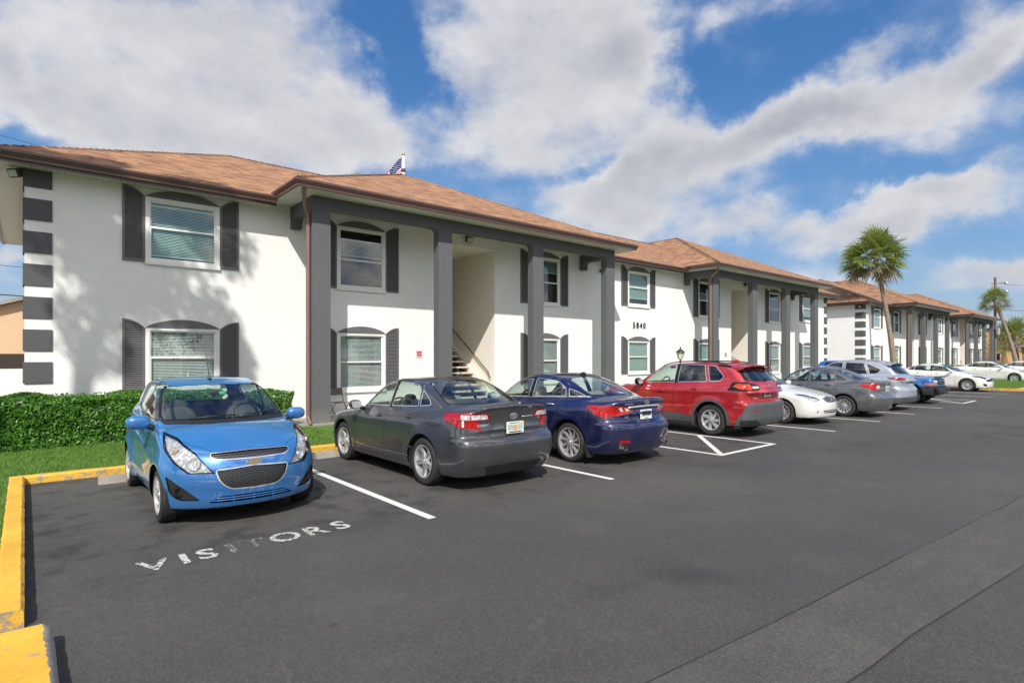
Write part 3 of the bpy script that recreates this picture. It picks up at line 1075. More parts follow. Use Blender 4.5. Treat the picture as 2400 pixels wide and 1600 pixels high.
        mb = MB(); mb.lathe([(.006, 0), (.006, .012), (.001, .013)], 8, 'x', (sk.on(y=.36, z=.735, axis='x+')[0].x, -.36, .735)); mb.build('key_lock', M['chrome'], root)
        mb = MB(); mb.bevbox(2.95, 3.05, -.02, .02, 1.452, 1.475, .008); mb.build('antenna', S['paintmat'], root)
    S['extra'] = extra
    return S

GAP = dict(gap=.0045, push=.0)
def WIN(ringmat='gloss_black', w=.012): return dict(ring=w, ringmat=ringmat, ringname='window_trim', push=-.003)
def SCREEN(name='windshield_seal', nmin=.22, pred=None, w=.02):
    d = dict(side=False, nmin=nmin, ring=w, ringname=name, push=-.002)
    if pred: d['pred'] = pred
    return d
CC = dict(side=False, gap=.005, nmin=.25)

# ------------------------------------------------ navy sedan
def sonata():
    S = dict(L=4.45, W=1.83, Ht=1.47, seed=5, axf=.88, axr=3.46, rw=.335, zb=.19, rim=.245, winset=.015,
        hood=[(-.1, .60), (.10, .70), (.45, .835), (.9, .93), (1.2, .975), (1.6, .965), (2.4, .985), (3.2, 1.04), (3.6, 1.07), (3.9, 1.075), (4.2, 1.085), (4.38, 1.09), (4.5, 1.05)],
        roof=[(.6, .40), (1.0, .90), (1.25, 1.04), (1.75, 1.32), (2.0, 1.41), (2.35, 1.462), (2.65, 1.468), (2.95, 1.43), (3.25, 1.35), (3.80, 1.135), (4.3, .90), (4.7, .7)],
        plan=[(0, .80), (.5, .885), (1.0, .91), (2.2, .912), (3.4, .915), (3.9, .89), (4.45, .78)],
        sect=[(.1, -.10), (.22, -.05), (.32, -.02), (.5, 0), (.66, .003), (.78, -.006), (.88, -.03), (1.0, -.085), (1.1, -.15)],
        nose=[(.1, .12), (.3, .02), (.5, 0), (.62, .02), (.75, .08), (.9, .3)],
        tail=[(.1, 4.22), (.26, 4.35), (.42, 4.43), (.60, 4.45), (.68, 4.425), (.73, 4.36), (.85, 4.335), (.93, 4.35), (1.02, 4.38), (1.08, 4.38), (1.2, 4.30)],
        green=[(1.0, .70), (1.5, .80), (2.2, .835), (3.0, .81), (3.6, .72), (4.0, .62)],
        kf=.42, pf=2.6, kr=.27, pr=2.7, crown=.055, rcrown=.10, kw=.30, xm=2.3, zbelt=1.0, tum=.38, tum2=.30,
        rtf=.10, rtr=.06, rs=.12, rg=.09, rj=.06, flare=.016,
        crease=[(.7, .70, 4.2, .98, .016, .05), (1.3, .33, 3.2, .36, .012, .07)],
        cowl=1.18, cabin_end=3.7, seat_x=1.75, rear_x=2.65, mirror_in=(1.9, 1.32), rimstyle='ten', seat='beige',
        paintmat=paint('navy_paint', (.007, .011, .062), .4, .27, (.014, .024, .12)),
        handles=[(2.12, .915, .0), (2.98, .945, .0)], handlemat='chrome',
        mirror=((1.50, .99, 1.02), (.065, .10, .07)))
    W_ = WIN('chrome')
    S['parts'] = [
        ('windshield', [rpoly([(0, 1.0), (.70, 1.0), (.55, 1.39), (0, 1.42)], [0, .06, .06, 0])], 'F', 'glass', SCREEN(nmin=.25, pred=lambda c: c.z > .97)),
        ('rear_window', [rpoly([(0, 1.115), (.60, 1.12), (.50, 1.34), (.44, 1.385), (0, 1.41)], [0, .07, .04, .05, 0])], 'R', 'glass', SCREEN('rear_window_seal', .2, lambda c: c.x < 4.0)),
        ('sunroof', [rpoly([(1.95, 0), (1.98, .50), (2.75, .50), (2.80, 0)], [0, .08, .08, 0])], 'T', 'gloss_black', dict(side=False, nmin=.7, pred=lambda c: c.z > 1.3)),
        ('front_door_window', [rpoly([(1.55, 1.01), (2.36, 1.045), (2.34, 1.365), (2.10, 1.35), (1.85, 1.25)], [.02, .02, .02, .1, .1])], 'S', 'glass', W_),
        ('door_pillar', [[(2.36, 1.03), (2.46, 1.04), (2.42, 1.39), (2.335, 1.38)]], 'S', 'gloss_black', dict(pred=lambda c: c.z > 1.03)),
        ('rear_door_window', [rpoly([(2.46, 1.05), (3.26, 1.085), (3.20, 1.22), (2.95, 1.345), (2.42, 1.38)], [.02, .05, .08, .1, .02])], 'S', 'glass', W_),
        ('quarter_window', [rpoly([(3.31, 1.085), (3.64, 1.10), (3.45, 1.17), (3.25, 1.225)], [.01, .02, .05, .02])], 'S', 'glass_dark', W_),
        ('fuel_door', [rpoly([(3.60, .775), (3.83, .775), (3.83, .895), (3.60, .895)], .03)], 'S', 'paint', GAP),
        ('reversing_lamp', [[(4.33, .53, .885), (4.33, .585, .885), (4.30, .62, .945), (4.31, .56, .955)], [(4.36, .40, .895), (4.35, .49, .89), (4.33, .51, .945), (4.35, .42, .93)]], (1, .7, .05), 'clearrefl', dict(side=True, push=.005)),
        ('tail_light', [[(4.36, .33, .89), (4.34, .50, .84), (4.18, .84, .79), (4.05, .92, .85), (3.92, .93, .955), (3.95, .93, .985), (4.25, .78, .985), (4.34, .52, .965), (4.36, .36, .92)]], (1, .75, .06), 'tail', dict(side=True, ring=.008, ringmat='tailo', ringname='lamp_edge', push=.005)),
        ('trunk_lid', [rpoly([(0, .715), (.38, .715), (.52, .80), (.62, 1.0), (.56, 1.09), (0, 1.14)], [0, .06, .02, .04, .01, 0])], 'R', 'paint', CC),
        ('trunk_deck', [[(3.86, 0), (3.88, .58), (4.32, .60), (4.38, 0)]], 'T', 'paint', dict(side=False, gap=.003, nmin=.6, pred=lambda c: c.z > 1.0)),
        ('hood', [[(.20, 0), (.25, .5), (.55, .70), (1.1, .72), (1.2, .55), (1.24, 0)]], 'T', 'paint', dict(side=False, gap=.004, nmin=.5, pred=lambda c: c.z > .6)),
        ('headlight', [[(.10, .55, .62), (.10, .55, .72), (.65, .88, .86), (.62, .9, .78), (.28, .80, .62)]], (-1, .9, .1), 'clearrefl', dict(side=True, push=.003)),
        ('front_door', [rpoly([(1.38, .27), (2.34, .27), (2.39, 1.38), (2.12, 1.395), (1.42, 1.0), (1.34, .8)], .03)], 'S', 'paint', GAP),
        ('rear_door', [rpoly([(2.355, .27), (2.90, .27), (3.08, .62), (3.30, .9), (3.30, 1.24), (3.0, 1.37), (2.405, 1.40)], .03)], 'S', 'paint', GAP),
        ('rear_reflector', [[(4.4, .44, .385), (4.35, .64, .385), (4.34, .66, .43), (4.4, .48, .435)]], (1, .4, 0), 'tail', dict(side=True, push=.008)),
        ('rear_bumper', [[(3.80, .16), (4.6, .16), (4.6, .77), (4.1, .77), (3.9, .66), (3.80, .66)]], 'S', 'paint', dict(side=True, nmin=-.05, gap=.0025)),
    ]
    def extra(S, sk, root):
        surf_strip(sk, [(-.42, .945), (-.2, .955), (0, .958), (.2, .955), (.42, .945)], .035, M['chrome'], 'trunk_bar', root, 'x+', both=False, off=.006)
        surf_strip(sk, [(.75, .80), (1.5, 1.0), (2.4, 1.035), (3.3, 1.078), (3.70, 1.092)], .014, M['chrome'], 'belt_strip', root)
        plate(root, sk.on(y=0, z=.82, axis='x+')[0].x + .004, .818, 1, 'paper')
        q, g = sk.on(y=0, z=1.02, axis='x+')
        mb = MB(); rotor('slanted_h', .058, mb, (q.x + .006, 0, 1.02)); mb.build('badge', M['chrome'], root)
        on_text(sk, root, 'SONATA', .036, -.42, 1.0, 1, M['chrome'], sx=1.25)
        on_text(sk, root, '2.0T', .035, -.44, .79, 1, M['chrome'], sx=1.1)
        for s in (-1, 1):
            exhaust(root, 4.38, .56 * s, .30, .034, 1.7)
            mb = MB(); mb.prism([(3.80, .40), (3.86, .22), (3.88, .13), (3.855, .13), (3.78, .30)], 'y', s * .72, s * .90); mb.build('mud_flap', M['black'], root)
        mb = MB(); mb.prism([(2.86, 1.43), (3.02, 1.42), (3.02, 1.455), (2.98, 1.485), (2.95, 1.485)], 'y', -.022, .022); mb.build('antenna_fin', M['black'], root)
        mb = MB(); mb.add([(3.50, .30, 1.13), (3.50, .42, 1.13), (3.62, .42, 1.11), (3.62, .30, 1.11)], [(0, 1, 2, 3)]); mb.build('parking_slip', M['white'], root)
    S['extra'] = extra
    return S

# ------------------------------------------------ red crossover
def rav():
    S = dict(L=4.37, W=1.85, Ht=1.68, seed=9, axf=.87, axr=3.42, rw=.355, zb=.26, rim=.225, winset=.02, cladding=True, arch=.405, tw=.225,
        hood=[(-.1, .80), (.08, .93), (.4, 1.02), (.9, 1.07), (1.3, 1.10), (1.8, 1.09), (2.6, 1.12), (3.4, 1.18), (3.9, 1.21), (4.2, 1.20), (4.4, 1.18)],
        roof=[(.6, .50), (1.05, 1.0), (1.25, 1.14), (1.75, 1.46), (2.0, 1.565), (2.4, 1.63), (2.9, 1.648), (3.4, 1.635), (3.80, 1.60), (3.95, 1.52), (4.10, 1.36), (4.27, 1.17), (4.5, .85)],
        plan=[(0, .84), (.4, .90), (1.0, .915), (2.2, .915), (3.4, .925), (3.9, .915), (4.37, .86)],
        sect=[(.1, -.06), (.28, -.02), (.42, 0), (.6, -.012), (.75, 0.), (.95, 0), (1.05, -.018), (1.15, -.06), (1.25, -.12)],
        nose=[(.1, .12), (.35, .01), (.6, 0), (.8, .015), (.93, .08), (1.1, .3)],
        tail=[(.1, 4.20), (.32, 4.34), (.45, 4.37), (.70, 4.37), (.77, 4.34), (.80, 4.27), (1.0, 4.27), (1.12, 4.29), (1.2, 4.27), (1.35, 4.15), (1.6, 3.95)],
        green=[(1.0, .76), (1.5, .83), (2.2, .86), (3.0, .855), (3.6, .83), (4.0, .79), (4.4, .74)],
        kf=.36, pf=2.8, kr=.17, pr=3.6, crown=.05, rcrown=.07, kw=.16, xm=2.5, zbelt=1.14, tum=.26, tum2=.22,
        rtf=.08, rtr=.05, rs=.08, rg=.08, rj=.04, flare=.02,
        crease=[(.5, .93, 4.2, 1.05, .014, .035), (1.2, .55, 3.2, .62, .012, .05)],
        cowl=1.22, cabin_end=4.1, seat_x=1.75, rear_x=2.75, mirror_in=(1.85, 1.5), rimstyle='seven', seat='interior',
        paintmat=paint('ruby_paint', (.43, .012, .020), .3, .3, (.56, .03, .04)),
        handles=[(2.14, .965, .0), (3.02, 1.035, .0)],
        mirror=((1.52, 1.01, 1.16), (.07, .10, .085)), mirrormat='gloss_black')
    W_ = WIN('chrome')
    S['parts'] = [
        ('windshield', [rpoly([(0, 1.13), (.74, 1.13), (.62, 1.53), (0, 1.56)], [0, .06, .06, 0])], 'F', 'glass', SCREEN(nmin=.25, pred=lambda c: c.z > 1.1)),
        ('rear_window', [rpoly([(0, 1.215), (.68, 1.235), (.60, 1.47), (.55, 1.51), (0, 1.53)], [0, .08, .04, .05, 0])], 'R', 'glass_dark', SCREEN('rear_window_seal', .3)),
        ('front_door_window', [rpoly([(1.60, 1.135), (2.45, 1.165), (2.45, 1.57), (2.15, 1.555), (1.90, 1.44)], [.02, .02, .02, .1, .1])], 'S', 'glass', W_),
        ('door_pillar', [[(2.45, 1.16), (2.54, 1.165), (2.54, 1.59), (2.45, 1.585)]], 'S', 'gloss_black', dict(pred=lambda c: c.z > 1.15)),
        ('rear_door_window', [rpoly([(2.54, 1.17), (3.29, 1.20), (3.17, 1.58), (2.54, 1.585)], [.02, .02, .02, .02])], 'S', 'glass_dark', W_),
        ('quarter_window', [rpoly([(3.35, 1.205), (3.60, 1.22), (3.68, 1.33), (3.44, 1.555), (3.24, 1.575)], [.02, .05, .05, .05, .02])], 'S', 'glass_dark', W_),
        ('roof_band', [[(3.47, 1.60), (3.48, 1.555), (3.86, 1.50), (3.86, 1.60)], [(3.86, 1.62), (3.86, 1.50), (4.22, 1.20), (4.30, 1.20), (4.02, 1.62)]], 'S', 'gloss_black', dict(nmin=.3, pred=lambda c: c.z > 1.19)),
        ('fuel_door', [rpoly([(3.50, .97), (3.72, .97), (3.72, 1.10), (3.50, 1.10)], .02)], 'S', 'paint', GAP),
        ('rear_lamp_inner', [[(4.28, .42, 1.08), (4.26, .62, 1.07), (4.24, .66, 1.125), (4.27, .42, 1.12)]], (1, .7, 0), 'clearrefl', dict(side=True, push=.006)),
        ('tail_light', [[(4.26, .65, 1.05), (4.12, .87, 1.06), (4.0, .92, 1.12), (4.08, .88, 1.175), (4.22, .68, 1.17)]], (1, .8, 0), 'tailo', dict(side=True, push=.006)),
        ('lamp_surround', [[(4.29, .40, 1.05), (4.20, .80, 1.02), (3.88, .93, 1.02), (3.84, .93, 1.04), (4.04, .90, 1.215), (4.20, .76, 1.215), (4.29, .40, 1.14)]], (1, .8, 0), 'gloss_black', dict(side=True, push=.002)),
        ('tailgate', [rpoly([(0, .80), (.58, .80), (.76, 1.0), (.78, 1.19), (.70, 1.22), (0, 1.20)], [0, .05, .05, .02, .02, 0])], 'R', 'paint', CC),
        ('hood', [[(.16, 0), (.25, .5), (.45, .74), (1.16, .78), (1.22, .6), (1.26, 0)]], 'T', 'paint', dict(side=False, gap=.004, nmin=.5, pred=lambda c: c.z > .8)),
        ('headlight', [[(.10, .50, .83), (.10, .52, .92), (.45, .86, .98), (.50, .92, .90), (.25, .80, .82)]], (-1, .9, .1), 'clearrefl', dict(side=True, push=.003)),
        ('rear_reflector', [[(4.4, .56, .60), (4.35, .70, .60), (4.34, .70, .625), (4.4, .56, .63)]], (1, .4, 0), 'tail', dict(side=True, push=.014)),
        ('rear_valance', [[(0, .2), (.9, .2), (.9, .44), (.72, .46), (.60, .40), (0, .40)]], 'R', 'black', dict(side=False, nmin=.15, push=.010)),
        ('bumper_cladding', [[(3.80, .2), (4.5, .2), (4.5, .75), (4.28, .75), (4.12, .52), (3.80, .43)]], 'S', 'greyplastic', dict(side=True, nmin=-.05, push=.010)),
        ('bumper_cladding', [[(0, .2), (.9, .2), (.9, .62), (.80, .765), (0, .765)]], 'R', 'greyplastic', dict(side=False, nmin=.3, push=.010)),
        ('sill_cladding', [[(1.2, .2), (3.1, .2), (3.1, .40), (2.6, .46), (1.2, .44)]], 'S', 'greyplastic', dict(side=True, nmin=.0, push=.012)),
        ('front_door', [rpoly([(1.36, .44), (2.44, .46), (2.50, 1.60), (2.15, 1.59), (1.42, 1.12), (1.32, .9)], .03)], 'S', 'paint', GAP),
        ('rear_door', [rpoly([(2.455, .46), (2.86, .46), (2.95, .75), (3.24, .95), (3.34, 1.2), (3.20, 1.605), (2.515, 1.605)], .03)], 'S', 'paint', GAP),
    ]
    def extra(S, sk, root):
        # spoiler over the tailgate glass
        mb = MB(); n = 16; vs = []
        for k in range(n + 1):
            y = -.66 + 1.32 * k / n
            zt = sk.on(x=3.74, y=abs(y), axis='z')[0].z
            vs += [(3.72, y, zt - .004), (3.92, y, zt - .012), (4.08 - .10 * y * y, y, zt - .035), (4.07 - .10 * y * y, y, zt - .062), (3.92, y, zt - .085)]
        fs = [(k * 5 + j, k * 5 + j + 1, k * 5 + j + 6, k * 5 + j + 5) for k in range(n) for j in range(4)]
        fs += [(0, 1, 2, 3, 4), tuple(n * 5 + j for j in (4, 3, 2, 1, 0))]
        mb.add(vs, fs); mb.build('spoiler', S['paintmat'], root, smooth=40)
        plate(root, sk.on(y=0, z=.95, axis='x+')[0].x + .004, .95, 1, 'paper')
        q, g = sk.on(y=0, z=1.125, axis='x+')
        mb = MB(); rotor('ovals', .06, mb, (q.x + .006, 0, 1.125)); mb.build('badge', M['chrome'], root)
        surf_strip(sk, [(-.40, 1.075), (0, 1.075), (.40, 1.075)], .018, S['paintmat'], 'tailgate_crease', root, 'x+', both=False)
        on_text(sk, root, 'RAV4', .052, -.50, .86, 1, M['chrome'], sx=1.15)
        exhaust(root, 4.28, -.42, .32, .032)
        mb = MB(); 
        for s in (-1, 1):
            mb = MB(); pts = []
            for t in np.linspace(0, 1, 12):
                x = 1.85 + 1.8 * t
                z = sk.on(x=x, y=.56, axis='z')[0].z
                pts.append((x, s * (.585 - .02 * abs(t - .5)), z + .032 * min(1, 8 * min(t, 1 - t))))
            mb.tube(pts, .014, 8); mb.build('roof_rail', M['black'], root, smooth=True)
        mb = MB(); mb.prism([(3.40, 1.63), (3.62, 1.61), (3.62, 1.67), (3.56, 1.70)], 'y', -.03, .03); mb.build('antenna_fin', S['paintmat'], root)
        q, g = sk.on(y=0, z=1.25, axis='x+')
        mb = MB(); mb.tube([tuple(q + g * .02), tuple(sk.on(y=.22, z=1.265, axis='x+')[0] + g * .02)], [.02, .008], 8); mb.build('rear_wiper', M['black'], root)
        for s in (-1, 1):
            mb = MB(); mb.prism([(2.93, .42), (3.0, .42), (3.0, .20), (2.97, .20)], 'y', s * .70, s * .915); mb.build('mud_flap', M['greyplastic'], root)
    S['extra'] = extra
    return S

# ------------------------------------------------ bright blue hatchback
def spark():
    S = dict(L=3.52, W=1.60, Ht=1.51, seed=2, axf=.70, axr=2.97, rw=.285, zb=.185, rim=.20, winset=.0, tw=.17, arch=.33,
        hood=[(-.1, .66), (.02, .72), (.12, .785), (.35, .885), (.65, .965), (.95, 1.01), (1.4, 1.0), (2.2, 1.06), (2.9, 1.14), (3.3, 1.15), (3.6, 1.12)],
        roof=[(.4, .55), (.85, .96), (1.02, 1.06), (1.35, 1.24), (1.62, 1.375), (1.85, 1.445), (2.2, 1.495), (2.6, 1.50), (3.0, 1.465), (3.20, 1.43), (3.30, 1.33), (3.40, 1.12), (3.55, .75)],
        plan=[(0, .72), (.35, .78), (.8, .80), (1.6, .785), (2.4, .79), (2.95, .80), (3.52, .73)],
        sect=[(.1, -.07), (.2, -.035), (.30, -.01), (.45, 0), (.62, -.002), (.80, -.014), (.95, -.045), (1.05, -.075), (1.15, -.12)],
        nose=[(.1, .16), (.2, .05), (.28, .02), (.36, .012), (.45, .0), (.58, .012), (.68, .045), (.74, .08), (.80, .14), (1.0, .6)],
        tail=[(.1, 3.40), (.3, 3.49), (.5, 3.52), (.72, 3.50), (.85, 3.46), (1.05, 3.43), (1.2, 3.38), (1.45, 3.26)],
        green=[(.8, .68), (1.2, .72), (1.8, .735), (2.4, .725), (3.0, .69), (3.5, .64)],
        kf=.40, pf=2.5, kr=.16, pr=3.2, crown=.06, rcrown=.09, kw=.30, xm=2.2, zbelt=1.02, tum=.26, tum2=.22,
        rtf=.07, rtr=.06, rs=.085, rg=.07, rj=.035, flare=.028,
        crease=[(.9, .60, 3.1, .90, .016, .04), (1.0, .32, 2.6, .40, .014, .05)],
        cowl=1.0, cabin_end=3.3, seat_x=1.45, rear_x=2.25, mirror_in=(1.52, 1.31), rimstyle='five_double', seat='seatgrey',
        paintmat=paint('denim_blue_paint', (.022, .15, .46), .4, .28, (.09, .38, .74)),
        handles=[(1.92, .90, .0)],
        mirror=((1.30, .895, 1.02), (.075, .12, .078)))
    S['parts'] = [
        ('windshield', [rpoly([(0, 1.035), (.665, 1.035), (.685, 1.08), (.585, 1.385), (.55, 1.41), (0, 1.43)], [0, .02, .04, .04, .03, 0])], 'F', 'glass', SCREEN(nmin=.3, pred=lambda c: c.z > 1.0, w=.024)),
        ('cowl_panel', [[(0, 1.0), (.66, .995), (.69, 1.045), (0, 1.05)]], 'F', 'black', dict(side=False, nmin=.05, pred=lambda c: c.x > .85)),
        ('rear_window', [rpoly([(0, 1.08), (.58, 1.09), (.52, 1.36), (0, 1.39)], [0, .08, .08, 0])], 'R', 'glass', SCREEN('rear_window_seal', .3, lambda c: c.x > 2.8)),
        ('front_door_window', [rpoly([(1.22, 1.03), (2.02, 1.06), (2.00, 1.43), (1.72, 1.40), (1.50, 1.27)], [.02, .02, .02, .1, .1])], 'S', 'glass', WIN()),
        ('door_pillar', [[(2.03, 1.05), (2.11, 1.055), (2.09, 1.45), (2.015, 1.45)]], 'S', 'gloss_black', dict(pred=lambda c: c.z > 1.05)),
        ('rear_door_window', [rpoly([(2.11, 1.065), (2.78, 1.13), (2.84, 1.25), (2.72, 1.42), (2.10, 1.435)], [.02, .04, .06, .08, .02])], 'S', 'glass', WIN()),
        ('headlight', [[(.12, .335, .545), (.20, .60, .565), (.30, .73, .68), (.48, .785, .80), (.78, .775, .975), (.55, .66, .915), (.28, .50, .76)]], (-1, .75, .35), 'lens', dict(side=True, ring=.008, ringmat='gloss_black', ringname='lamp_edge', back='clearrefl', backpush=-.035)),
        ('upper_grille', [rpoly([(0, .685), (.355, .69), (.41, .725), (.395, .765), (0, .775)], [0, .03, .03, .03, 0])], 'F', 'grille', dict(side=False, nmin=.1, ring=.011, ringmat='chrome', push=-.012)),
        ('lower_grille', [rpoly([(0, .375), (.24, .385), (.34, .47), (.375, .60), (0, .625)], [0, .08, .08, .04, 0])], 'F', 'grille', dict(side=False, nmin=.1, ring=.013, ringmat='chrome', push=-.015)),
        ('lower_intake', [rpoly([(0, .25), (.43, .255), (.33, .32), (0, .325)], [0, .02, .02, 0])], 'F', 'black', dict(side=False, nmin=.05, push=-.03)),
        ('fog_surround', [rpoly([(.49, .285), (.67, .285), (.745, .36), (.775, .54)], [.03, .05, .06, .02])], 'F', 'black', dict(side=True, nmin=.05, push=-.01, ring=.008, ringmat='black')),
        ('hood', [[(.095, 0), (.145, .34), (.36, .54), (.72, .70), (.96, .67), (1.0, 0)]], 'T', 'paint', dict(side=False, gap=.004, nmin=.12, pred=lambda c: c.z > .70)),
        ('front_door', [rpoly([(1.08, .30), (2.02, .30), (2.05, 1.45), (1.72, 1.425), (1.15, 1.04), (1.05, .9)], .03)], 'S', 'paint', GAP),
        ('rear_door', [rpoly([(2.035, .30), (2.52, .30), (2.66, .60), (2.86, .86), (2.90, 1.25), (2.76, 1.445), (2.07, 1.46)], .03)], 'S', 'paint', GAP),
        ('tail_light', [[(3.42, .58, .80), (3.42, .62, 1.0), (3.20, .76, 1.02), (3.24, .79, .80)]], (1, .9, 0), 'tail', dict(side=True, push=.004)),
    ]
    def extra(S, sk, root):
        # inside the headlamps: bright bowls and an amber bulb
        for s in (-1, 1):
            for (y, z, r, mt, nm) in ((.55, .665, .066, 'chrome', 'lamp_reflector'), (.69, .80, .042, 'chrome', 'lamp_reflector'), (.69, .80, .022, 'amber', 'indicator_bulb'), (.55, .665, .028, 'clearrefl', 'headlight_bulb')):
                q, g = sk.on(y=y, z=z, axis='x-')
                N = g.normalized(); X = N.orthogonal().normalized(); Y = N.cross(X)
                mb = MB(); vs = []; fs = []
                prof = [(1, -.006), (.85, -.02), (.5, -.03), (.02, -.033)] if mt == 'chrome' else [(1, -.024), (.8, -.012), (.4, -.006), (.02, -.005)]
                for a, b in prof:
                    for k in range(20):
                        t = 2 * PI * k / 20
                        p = q + N * b + (X * math.cos(t) + Y * math.sin(t)) * r * a
                        vs.append((p.x, p.y * s, p.z))
                fs = [(i * 20 + k, i * 20 + (k + 1) % 20, (i + 1) * 20 + (k + 1) % 20, (i + 1) * 20 + k) for i in range(3) for k in range(20)]
                mb.add(vs, fs); mb.build(nm, M[mt], root, smooth=True)
            q, g = sk.on(y=.655, z=.385, axis='x-')
            mb = MB(); mb.lathe([(.062, 0), (.06, -.016), (.046, -.018), (.044, -.004), (.03, .0), (.001, .002)], 24, 'x', (q.x + .022, s * .655, .385))
            mb.build('fog_lamp', M['gloss_black'], root, smooth=40)
        # cross-shaped badge
        q, g = sk.on(y=0, z=.665, axis='x-')
        z0 = .652; x = sk.on(y=0, z=.652, axis='x-')[0].x - .006
        K = 1.15
        P = [(-.072, -.018), (-.03, -.018), (-.03, -.03), (.026, -.03), (.029, -.018), (.066, -.018), (.074, .018), (.030, .018), (.030, .03), (-.026, .03), (-.029, .018), (-.066, .018)]
        mb = MB(); mb.prism([(-a * K, b * K + z0) for a, b in P], 'x', x - .007, x)
        mb.build('badge', plain('gold_badge', (.72, .62, .42), .25, .8, var=.05), root)
        for z in (.274, .30):
            surf_strip(sk, [(-.40, z), (0, z), (.40, z)], .012, S['paintmat'], 'intake_bar', root, 'x-', both=False, off=-.004)
        for y in (-.2, 0, .2):
            mb = MB(); a = sk.on(y=abs(y), z=.26, axis='x-')[0].x
            mb.box(a + .002, a + .02, y - .006, y + .006, .255, .32); mb.build('intake_bar', S['paintmat'], root)
        wiper(sk, root, [(-.10, 1.035), (-.30, 1.055), (-.60, 1.075)])
        wiper(sk, root, [(.42, 1.035), (.2, 1.05), (-.06, 1.055)])
        a0 = sk.on(x=1.98, y=0, axis='z')[0]
        mb = MB(); mb.bevbox(1.92, 2.04, -.02, .02, a0.z - .01, a0.z + .022, .01); mb.tube([(1.98, 0, a0.z + .02), (2.13, .012, a0.z + .34)], [.006, .003], 6)
        mb.build('antenna', M['black'], root)
        mb = MB(); mb.bevbox(1.50, 1.512, -.085, -.005, 1.29, 1.33, .004); mb.build('mirror_tag', M['green'], root)
        surf_strip(sk, [(.28, .60), (.52, .625)], .0, M['black'], 'x', root, 'x-') if False else None
        # towing cover circle
        q, g = sk.on(y=-.50, z=.47, axis='x-') if False else sk.on(y=.50, z=.47, axis='x-')
    S['extra'] = extra
    return S

